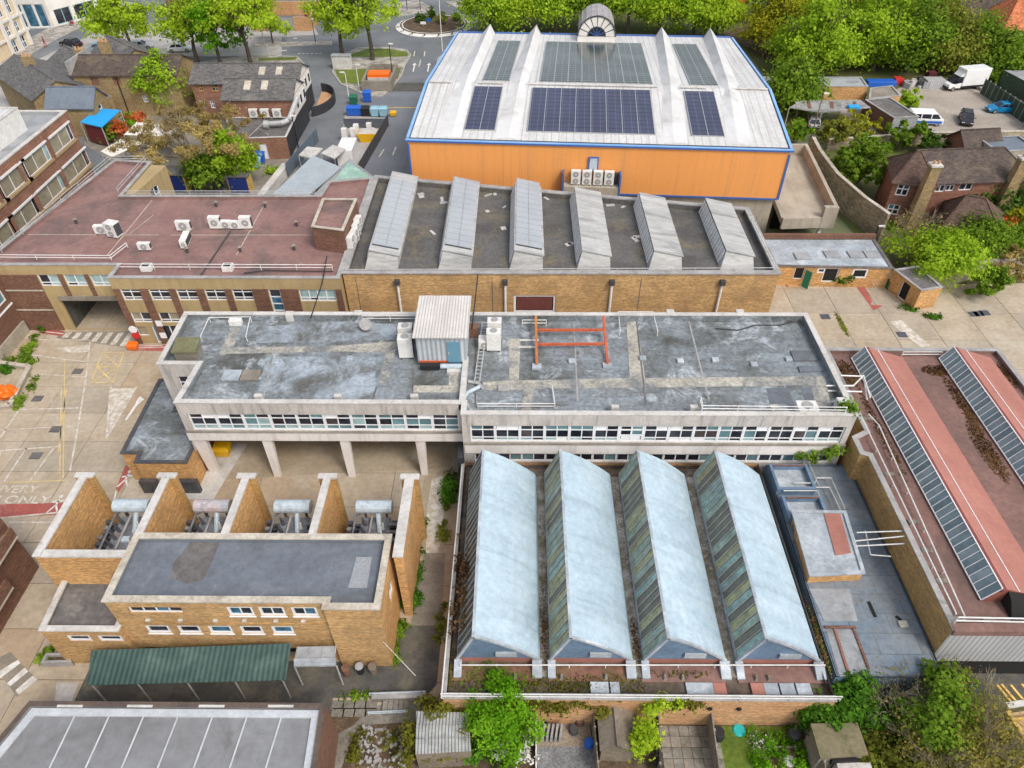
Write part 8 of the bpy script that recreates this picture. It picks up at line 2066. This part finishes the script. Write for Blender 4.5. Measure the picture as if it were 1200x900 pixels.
# ------------------------------------------------------------------ gardens along the bottom
t = thing('felt_shed', 'garden shed with grey felt panels under a vine at bottom', 'shed', P(510, 870)); 
q = PP(2.0, (487, 884), (552, 880), (549, 836), (488, 834)); MB().prism([(p.x, p.y) for p in q], 0, 1.95).build('wall', m_wood, t)
n_ = 3
for k in range(3):
    a_, b_ = q[0].lerp(q[3], k / 3), q[1].lerp(q[2], k / 3); c_, d_ = q[0].lerp(q[3], (k + 1) / 3), q[1].lerp(q[2], (k + 1) / 3)
    MB().hexa([a_ - Vector((0, 0, .04)), b_ - Vector((0, 0, .04)), d_ - Vector((0, 0, .04)), c_ - Vector((0, 0, .04))], [a_ + Vector((0, 0, .02)), b_ + Vector((0, 0, .02)), d_ + Vector((0, 0, .1)), c_ + Vector((0, 0, .1))]).build('roof_sheet', m_asbestos, t)
t = gabled('garden_shed', 'small timber garden shed with patched grey roof by the brick wall', 'shed', (6.25, 15.35), (6.25, 17.6), 1.75, 1.7, 2.15, m_wood, m_wood, over=.12)
for k, (px, m_) in enumerate((([(702, 855), (718, 853), (718, 867), (704, 867)], m_strip), ([(719, 852), (732, 853), (733, 882), (720, 882)], m_zincl), ([(704, 868), (718, 868), (718, 884), (706, 884)], m_greysh))):
    p = P((px[0][0] + px[2][0]) / 2, (px[0][1] + px[2][1]) / 2, 2.1)
t = thing('concrete_shed', 'flat concrete shed with moss and a low window at the bottom right', 'shed', P(985, 870)); q = PP(2.2, (963, 886), (1014, 882), (1003, 850), (953, 851)); MB().prism([(p.x, p.y) for p in q], 0, 2.1).build('wall', m_concdk, t); MB().prism(inset([(p.x, p.y) for p in q], -.12), 2.103, 2.25).build('roof', mat('mossy_flat_roof', (.20, .17, .10), (.13, .12, .06), sc=.7, grain=.15), t)
MB().obox((q[0].x + 1.4, q[0].y - .02, 1.3), 1.5, .12, .5, .05).build('window', m_void, t)
t = thing('white_shed', 'pale corner of a white-roofed shed at the bottom edge', 'shed', P(1003, 898)); p = P(1003, 903, 1.5); MB().box(p.x - .9, p.x + .9, p.y - 1, p.y + .4, 0, 1.5).build('wall', m_copw, t)
def fence(lab, px, h, m, n=10, th=.06, name='garden_fence'):
    a, b = P(*px[0], 0), P(*px[1], 0); t = thing(name, lab, 'fence', a)
    for k in range(n): MB().bar(a + (b - a) * (k / n + .005) + Vector((0, 0, h / 2)), a + (b - a) * ((k + 1) / n - .005) + Vector((0, 0, h / 2)), th, h).build('board', m, t)
    for k in range(0, n + 1, 3): q = a + (b - a) * (k / n); MB().obox((q.x, q.y, 0), .12, .12, h + .1).build('post', m_concdk, t)
fence('dark timber fence left of the small garden shed', [(693, 846), (699, 912)], 1.5, m_wood)
fence('dark fence between paved garden and the lawn garden', [(829, 851), (837, 912)], 1.5, m_concdk)
fence('weathered board fence right of the lawn garden', [(940, 853), (958, 912)], 1.6, m_wood)
fence('white picket line beside the flowering shrub', [(628, 850), (628, 912)], .6, m_wf, 8)
fence('dark fence right of the leafy sapling', [(768, 850), (770, 912)], 1.3, m_bldark)
fence('low timber edge of the raised bed', [(900, 877), (940, 877)], .25, m_wood, 4)
for k, (u, v, s, m_, lab) in enumerate(((840, 862, .42, m_black, 'black compost sack in the lawn garden corner'), (866, 856, .4, m_teal, 'teal tray lying on the lawn'), (929, 863, .4, m_grille, 'dark tub near the fence in the lawn garden'), (925, 892, .35, m_galv, 'round metal dustbin lid on the soil bed'), (672, 857, .3, m_grille, 'dark pot in the paved garden by the wall'), (679, 846, .32, m_bkbr, 'round brown tyre-like ring by the garden wall'), (638, 845, .22, m_black, 'small black pot in the corner of the paved garden'), (690, 872, .3, m_bluep, 'dark blue bag by the garden fence'))):
    p = P(u, v, 0); o = MB().tube((p.x, p.y, .02), (p.x, p.y, s * (1.4 if k not in (1, 3) else .3)), s, s * .8, n=12).build('garden_tub', m_, None, bevel=.02); tag(o, lab, 'tub')
t = thing('stacked_chairs', 'grey folded garden chairs in the paved garden', 'chairs', P(646, 862))
for k in range(5): p = P(637 + k * 5, 862, 0); MB().obox((p.x, p.y, 0), .12, .75, .7, -.2).build('chair_frame', m_copg, t)
t = thing('garden_steps', 'sunken concrete steps with blue handrail by the lane wall', 'steps', P(462, 830))
for k in range(5): p = P(452 + k * 6, 829, 0); MB().obox((p.x, p.y, -.02), .28, .9, .28 - k * .05).build('step', m_flag, t)
rail('pale blue handrail of the sunken steps, upper', PP(.1, (434, 817), (498, 815)), .5, 1.5, m_tank); rail('pale blue handrail of the sunken steps, lower', PP(.1, (432, 838), (478, 836)), .4, 1.5, m_tank)
bwall('low mossy wall along the sunken steps', [P(437, 820), P(500, 818)], .45, m_concdk, .3, m_copg)
for k in range(18):
    u, v = rj.uniform(378, 420), rj.uniform(838, 850)
for i in range(4):
    for j in range(2):
        p = P(396 + i * 13, 826 + j * 9, 0); MB().obox((p.x, p.y, -.03), .72, .5, .06).build('paving_slab', m_flag)['kind'] = 'structure'
rubble = MB()
for k in range(150):
    p = P(rj.uniform(420, 478), rj.uniform(852, 905), 0); rubble.obox((p.x, p.y, 0), rj.uniform(.08, .3), rj.uniform(.06, .2), rj.uniform(.04, .14), rj.uniform(0, 3))
tag(rubble.build('rubble', m_copg), 'pale rubble strewn over the bare garden soil', 'rubble', kind='stuff')
t = thing('roof_skeleton', 'yellow timber roof frame jutting in at the right edge', 'timber frame', P(1190, 830))
for px in ([(1168, 803), (1186, 825)], [(1173, 802), (1191, 823)], [(1184, 803), (1199, 821)], [(1197, 802), (1212, 820)]): MB().bar(P(*px[0], 3.2), P(*px[1], 3.2), .13).build('rafter', m_woody, t)
MB().bar(P(1180, 827, 3.3), P(1222, 820, 3.3), .3, .1).build('white_board', m_copw, t); MB().bar(P(1180, 834, 3.2), P(1212, 882, 3.2), .22).build('edge_beam', m_woody, t); MB().bar(P(1186, 844, 3.2), P(1222, 838, 3.2), .14).build('crossbeam', m_woody, t)
q = PP(3.0, (1184, 836), (1215, 884), (1250, 880), (1240, 826)); MB().prism([(p.x, p.y) for p in q], 2.9, 3.0).build('deck', mat('pale_plywood', (.60, .43, .24), (.52, .36, .2), sc=.8), t)
for p in q[:2]: MB().box(p.x, p.x + .2, p.y, p.y + .2, 0, 2.9).build('post', m_woody, t)

# ------------------------------------------------------------------ trees and shrubs
def T(label, u, v, h, w, leaf, seed, z=0, **k):
    p = P(u, v, z); return tree(label, p.x, p.y, h, w, leaf, seed, **k)
def S(label, u, v, h, w, leaf, seed, z=0, **k):
    p = P(u, v, z); return shrub(label, p.x, p.y, h, w, leaf, seed, z0=z, **k)
T('tall lime-green tree leftmost above the tiled roof', 158, 66, 12.0, 12.5, L_LIME, 1, n=8000, size=.22, clump=1.15, nclump=75)
T('lime-green tree with thin crown left of the dark green one', 232, 74, 14, 11, L_LIME, 2, n=6500, size=.22, clump=1.1, nclump=60)
T('darker green dense tree between two lime trees by the pub', 259, 76, 12.5, 9.5, L_BRIGHT, 3, n=9500, size=.22)
T('wide lime-green tree right of the dark green tree by the pub', 294, 75, 15.0, 14.5, L_LIME, 4, n=10000, size=.22, clump=1.2, nclump=70)
T('small round sapling on the far pavement', 320, 51, 6.5, 4.6, L_LIME, 5, n=1500, size=.26)
T('lime-green tree left of the pair on the grass bank', 402, 70, 15, 9.0, L_LIME, 6, n=7000, size=.22, clump=1.1)
T('large lime-green tree right of the pair on the grass bank', 437, 71, 15.5, 11.5, L_LIME, 7, n=9000, size=.22, clump=1.15)
T('green tree in front of the tiled range by the pub', 199, 131, 9.2, 8.2, L_SPRING, 8, n=11000, size=.2, low=.4, nclump=120)
T('bright green tree in the courtyard behind the red roof', 278, 219, 8.6, 5.4, L_SPRING, 9, n=7500, size=.18)
T('darker small tree beside the courtyard hut', 252, 222, 5.2, 5.2, L_MID, 10, n=2600, size=.22)
p = P(238, 211, 0); bare_tree('big brown budding tree spreading over the shade sails', p.x, p.y, 9.6, 19.5, 11, L_BUD, 30000, .11, L0=.34, depth=4)
for k, (u, v, h, w, lf, lab) in enumerate(((143, 166, 3.2, 3.2, L_RED, 'coral orange shrub beside the blue canopy'), (132, 168, 3.0, 2.8, L_MID, 'dark green shrub at the corner of the blue canopy'), (153, 150, 2.2, 2.4, L_BRIGHT, 'small bright green bush by the red parasol'), (163, 148, 2.4, 2.6, L_RED, 'coral shrub right of the red parasol'))): S(lab, u, v, h, w, lf, 20 + k, n=900, size=.18)
S('tuft of weeds by the service yard shed wall', 322, 203, 1.0, 2.2, L_SPRING, 30, n=500, size=.14)
# woodland behind the orange building and car park
W = [(575, 44, 13, 11, L_SPRING), (612, 42, 14, 12, L_LIME), (650, 40, 14, 12, L_SPRING), (690, 38, 14, 12, L_MID), (735, 40, 14, 12, L_SPRING), (770, 40, 13, 11, L_LIME), (812, 42, 12, 10, L_SPRING), (838, 46, 10, 7, L_LIME),
     (640, 12, 14, 13, L_SPRING), (720, 10, 14, 13, L_MID), (790, 10, 14, 13, L_SPRING), (600, 8, 14, 12, L_MID)]
for k, (u, v, h, w, lf) in enumerate(W):
    lab = ['spring-green tree at the left end behind the orange building', 'lime tree behind the left fins of the orange building', 'spring-green tree left of the barrel rooflight', 'mid-green tree right behind the barrel rooflight', 'spring-green tree right of the barrel rooflight', 'lime tree behind the right fins', 'spring-green tree behind the right solar array', 'slim lime tree at the park path corner',
           'background tree at the top left of the barrel rooflight', 'background tree at the top right of the rooflight', 'background tree at the top behind the right fins', 'background tree at the top behind the left fins'][k]
    T(lab, u, v, h, w, lf, 40 + k, n=11000, size=.23, clump=1.7, nclump=150, low=.38, group='woodland trees')
W2 = [(905, 62, 13, 11, L_YEL, 'yellow-green tree at the park path'), (945, 90, 15.5, 13, L_SPRING, 'big bright tree right of the orange building edge'), (928, 128, 8, 6, L_MID, 'smaller tree at the orange building corner'), (985, 82, 16, 13, L_SPRING, 'spring-green tree left of centre in the wood'), (1022, 83, 15, 12, L_SPRING, 'tall bright tree above the orange garages'),
      (1062, 85, 14, 12, L_MID, 'mid-green tree above the junk heap'), (1098, 81, 11, 11, L_OLIVE, 'olive tree behind the box van, left'), (1134, 80, 9, 10, L_MID, 'dark tree right above the box van'), (1172, 92, 7.5, 8, L_MID, 'green tree above the green fence'), (1196, 86, 6.5, 9, L_SPRING, 'green bush-like tree at the right edge'),
      (960, 55, 14, 13, L_YEL, 'yellow-green background tree at upper middle'), (1010, 50, 15, 14, L_SPRING, 'background tree right of the yellow-green one'), (1060, 50, 15, 14, L_OLIVE, 'olive background tree in the wood'), (1086, 50, 11, 11, L_OLIVE, 'olive background tree farther right'), (1157, 50, 7, 5, L_DARK, 'dark round evergreen beside the brown roof'),
      (935, 25, 14, 13, L_YEL, 'yellow tree at the top edge by the park'), (985, 12, 14, 14, L_SPRING, 'tree at the top edge, left of middle in the wood'), (1045, 10, 14, 14, L_OLIVE, 'tree at the top edge in the middle of the wood'), (1150, 80, 7, 6, L_OLIVE, 'low olive tree at the fence corner')]
for k, (u, v, h, w, lf, lab) in enumerate(W2): T(lab, u, v, h, w, lf, 60 + k, n=13000, size=.23, clump=1.7, nclump=160, trunk_h=.2, low=.30, group='woodland trees')
for k, (u, v, h, w, lf, lab) in enumerate(((880, 28, 11, 5, L_LIME, 'slender tree on the park lawn at the top'),)): T(lab, u, v, h, w, lf, 95, n=1500, size=.28)
# shrubs right of the podium and round the house
S('round clipped dark green tree beside the stone wall', 1000, 219, 6.6, 8.0, L_MID, 100, n=12000, size=.17, shell=.16, clump=.25, nclump=260)
S('yellow-green mixed bushes above the round tree', 985, 168, 4.6, 8.5, L_OLIVE, 101, n=4200, size=.2)
S('yellowish tall bush behind the clipped tree', 1003, 160, 4.2, 6.0, L_YEL, 102, n=1500, size=.2)
S('dark bushy shrub below the flat garage', 1058, 176, 4.2, 7.5, L_MID, 103, n=3600, size=.2)
S('dark green shrub right of the clipped tree', 1088, 182, 3.2, 5.0, L_DARK, 104, n=2000, size=.2)
S('white flowering shrub behind the house roof', 1094, 181, 2.4, 2.2, L_WHITE, 105, n=420, size=.16)
S('bright green bush at the corner of the car park', 1063, 128, 3.2, 5.0, L_SPRING, 106, n=2400, size=.22)
S('bush between orange building and caravan', 930, 170, 4.2, 4.6, L_MID, 107, n=2200, size=.22)
S('palm-like bush at the podium corner', 955, 195, 2.6, 3.4, L_DARK, 108, n=1300, size=.2)
T('large dark evergreen in front of the brick house', 1150, 252, 5.2, 7.5, L_DARK, 110, n=5200, size=.2, trunk_h=.15)
T('dark evergreen at the right edge beside the house', 1196, 235, 5.0, 6, L_DARK, 111, n=3000, size=.2, trunk_h=.15)
T('broad bright green tree overhanging the yard wall', 1092, 326, 5.6, 8.0, L_SPRING, 112, n=12000, size=.15, clump=.9, nclump=110, trunk_h=.2)
T('bright green tree right behind the broad one at the wall', 1140, 300, 4.5, 7.5, L_MID, 113, n=7500, size=.15, trunk_h=.2)
S('grey-green bush standing forward at the yard wall', 1148, 345, 3.6, 4.6, L_MID, 114, n=3200, size=.15)
S('coral orange flowering shrub on the house lawn', 1170, 272, 2.0, 3.6, L_RED, 115, n=1100, size=.17)
S('yellow-green bush behind the coral shrub', 1190, 262, 2.6, 4.6, L_YEL, 116, n=1700, size=.18)
S('dark green bush at the right edge of the house lawn', 1196, 292, 3.0, 4.2, L_MID, 117, n=1800, size=.18)
S('purplish-brown twiggy bush at the right edge', 1178, 322, 3.4, 6.2, L_BUD, 118, n=2400, size=.14)
p = P(1066, 300, 0); bare_tree('grey leafless tree before the house extension', p.x, p.y, 5.5, 8.0, 119, L_BUD, 900, .1, depth=4)
S('ivy-dark bush by the outbuilding window', 984, 332, 2.0, 2.2, L_IVY, 120, n=1300, size=.12)
weeds('ground_cover', 'green ground cover on the house lawn and garden beds', [(P(1120, 300, 0).x, 68, .2, 7, 3, .3), (P(1030, 250, 0).x, 76, .2, 2.2, 4, .5), (56, 70, .2, 5, 3, .4)], 3500, .14, L_MID, 121, clump=.5)
for k, (u, v, lf, lab) in enumerate(((1068, 362, L_IVY, 'green weeds in the cracked yard slabs'), (1092, 372, L_IVY, 'green weeds trailing along the yard crack'))):
    p = P(u, v, 0); weeds('weeds', lab, [(p.x, p.y, .1, 1.4, .45, .2)], 420, .11, lf, 122 + k)
p = P(986, 380, 0); weeds('weeds', 'moss line in the slab joint of the right yard', [(p.x, p.y, .03, .3, 2.0, .05)], 260, .1, L_OLIVE, 124, clump=0)
# left yard edge
for k, (u, v, rx, ry, lab) in enumerate(((40, 402, .7, 3.6, 'weeds along the brown brick block foot'), (22, 424, 2.2, .7, 'grass behind the kerb at the left edge'), (30, 462, .5, 2.6, 'weeds along the planted kerb'), (6, 435, 1.0, .9, 'dark bush in the planted corner'), (58, 768, .6, .5, 'tuft of grass by the concrete planter'), (80, 641, .4, 1.2, 'weeds beside the red path by the transformer wall'))):
    p = P(u, v, 0); weeds('weeds', lab, [(p.x, p.y, .2, rx, ry, .35)], int(260 + 160 * rx * ry), .13, L_MID if k != 3 else L_IVY, 130 + k)
for k, (u, v, rx, ry, h, n, lf, lab) in enumerate(((528, 575, .5, 1.9, 1.3, 2000, L_IVY, 'tall green weeds beside the shed wall under the wing'), (487, 665, .35, 3.2, .7, 1900, L_IVY, 'strip of green weeds at the foot of the bay wall'), (480, 705, .8, .7, 1.0, 1300, L_IVY, 'dark green bush at the substation corner'), (467, 738, .5, .7, .5, 600, L_MID, 'bright weeds at the substation side door'), (463, 765, .35, 1.0, .4, 500, L_MID, 'weeds at the right front corner of substation'),
                                               (521, 610, .3, 2.5, .4, 700, L_OLIVE, 'brown-green weeds along the shed wall'), (496, 618, .4, 1.0, .2, 300, L_MID, 'moss on the lane slabs'), (517, 730, .25, 2.0, .3, 400, L_OLIVE, 'thin weeds along the lane edge'), (415, 816, 1.2, .25, .25, 260, L_MID, 'grass line at the slab path'))):
    p = P(u, v, 0); weeds('weeds', lab, [(p.x, p.y, h * .4, rx, ry, h * .5)], n, .1, lf, 140 + k)
# roof vegetation and creepers
S('small green self-sown bush on the corner of the grey roof', 992, 486, 1.3, 1.4, L_MID, 160, z=7.1, n=700, size=.1, stem=False)
weeds('creeper', 'green creeper on the white spandrel at the right corner', [(20.5, 34.5, 3.9, 1.1, .25, .5), (22.3, 34.4, 4.4, .7, .25, .7)], 900, .1, L_MID, 161, cat='creeper')
weeds('moss', 'green and brown moss on the shed front terrace', [(0, 18.2, 2.95, 4.5, .8, .08), (4.5, 18.1, 2.95, 3, .9, .08), (9, 18.9, 2.95, 2, .3, .06), (-3.9, 19, 3.0, .2, 1.4, .15)], 2200, .07, L_MOSS, 162, clump=0, cat='moss')
weeds('moss', 'brown moss and leaves in the shed valley gutters', [(1.5, 22, 3.05, .25, 3.0, .05), (6.8, 21, 3.05, .25, 1.6, .05), (17.55, 21.5, 3.0, .2, 2.6, .06)], 900, .07, L_DEAD, 163, clump=0, cat='moss')
weeds('moss', 'green moss in the gutter between shed and zinc deck', [(17.6, 21.0, 2.9, .12, 2.4, .06)], 500, .06, L_MID, 164, clump=0, cat='moss')
weeds('dead_creeper', 'brown leafless creeper over the leftmost north glazing', [(-3.2, 23.5, 4.2, .4, 3.6, .6), (-3.8, 25, 3.3, .3, 6, .15)], 1900, .09, L_DEAD, 165, clump=.3, cat='creeper')
T('bright round leafy tree against the shed front rail', 588, 852, 4.3, 4.7, L_BRIGHT, 170, n=17000, size=.085, clump=.4, nclump=190, trunk_h=.2, lobes=9)
weeds('ivy', 'olive ivy hanging over the garden brick wall', [(2.5, 17.2, 2.6, 2.8, .25, .6), (4.6, 17.1, 2.0, .4, .2, 1.0), (-.5, 17.2, 2.6, 1.2, .3, .8), (9.2, 17.2, 2.9, 1.0, .25, .35)], 2600, .09, L_MOSS, 171, clump=.25, cat='ivy')
weeds('ivy', 'brown-green ivy mass at the post by the shed corner', [(-4.4, 17.2, 1.5, .8, .5, 1.4), (-3.6, 17.0, 1.2, 1.0, .3, 1.2), (-5.2, 17.9, 1.4, .5, .5, .7)], 2600, .09, L_MOSS, 172, clump=.25, cat='ivy')
weeds('creeper', 'yellow-brown vine round the felt shed roof', [(-2.8, 16.6, 1.9, .5, 1.6, .35), (-6.0, 16.2, 1.5, .4, 1.6, .6), (-4.6, 15.3, 1.2, 1.6, .4, .5)], 2400, .08, L_MOSS, 173, clump=.25, cat='creeper')
weeds('undergrowth', 'dark green undergrowth below the bright tree', [(-1.2, 15.9, .6, 1.6, 1.0, .7), (-2.6, 15.6, .8, .7, 1.0, .7)], 2600, .1, L_IVY, 174, clump=.3)
S('white blossoming shrub at the bottom beside the paved garden', 604, 884, 2.0, 2.6, L_WHITE, 175, n=1100, size=.075, clump=.2, nclump=60)
S('green leaves beneath the white blossom at the bottom', 600, 890, 1.6, 2.6, L_MID, 176, n=1300, size=.09)
S('young bright green tree beside the small garden shed', 748, 880, 3.4, 1.9, L_LIME, 177, n=2300, size=.1, clump=.28, nclump=60)
weeds('creeper', 'lime-green sprigs climbing over the shed rail', [(8.0, 17.2, 3.0, .9, .3, .7), (7.4, 17.0, 2.4, .5, .3, .9)], 700, .1, L_LIME, 178, clump=.25, cat='creeper')
weeds('ground_cover', 'green plants covering the lawn garden', [(14.2, 16.4, .25, 1.6, .8, .35), (13.6, 15.3, .25, 1.0, .8, .3), (15.6, 15.6, .2, .5, 1.2, .3)], 3200, .07, L_BRIGHT, 179, clump=.2)
weeds('daisies', 'small white flowers on the lawn garden', [(13.6, 16.3, .45, .9, .6, .15)], 220, .045, L_WHITE, 180, clump=0, cat='flowers')
weeds('undergrowth', 'mixed weeds round the rubble at the bottom', [(-7.6, 16.4, .15, 1.6, .5, .2), (-9.2, 15.6, .15, .4, 1.4, .2), (-6.4, 15.2, .1, .7, 1.2, .15)], 1300, .08, L_MOSS, 181, clump=.25)
S('dense green hedge bush at the end of the brick wall', 970, 846, 3.2, 4.6, L_IVY, 182, n=9000, size=.11, d=2.6, shell=.3, clump=.3, nclump=150)
S('green hedge bush against the shed corner', 1000, 838, 3.3, 3.4, L_IVY, 183, n=6000, size=.11, d=2.4, shell=.3, clump=.3, nclump=110)
T('green ivy-clad tree in the bottom right thicket', 1076, 868, 5.2, 3.8, L_MID, 184, n=6500, size=.12, clump=.45, nclump=110, trunk_h=.15)
T('green leaning sapling in front of the zinc deck', 1086, 828, 4.8, 2.4, L_MID, 185, n=2600, size=.12, clump=.4, nclump=60, trunk_h=.2)
for k, (u, v, h, w, n, lab) in enumerate(((1114, 866, 5.2, 5.2, 3400, 'big olive-brown budding tree in the bottom right corner'), (1136, 905, 4.6, 4.6, 2600, 'budding tree at the right of the bottom thicket'), (1040, 842, 4.4, 5.0, 700, 'bare twiggy tree before the zinc deck'), (1090, 900, 4.6, 5.5, 2000, 'twiggy tree at the bottom edge of the thicket'))):
    p = P(u, v, 0); bare_tree(lab, p.x, p.y, h, w, 190 + k, leafmat('bud_olive_%d' % k, (.19, .165, .04), (.29, .25, .06), (.42, .36, .07), .35), n, .07, depth=4, main=6)
weeds('undergrowth', 'dark olive undergrowth of the bottom right thicket', [(22, 16.2, .5, 4.5, 1.8, .8), (26, 16, .4, 2.5, 2, .6), (19.2, 14.8, .4, 2, 1.2, .6)], 6000, .12, L_OLIVE, 199, clump=.4)
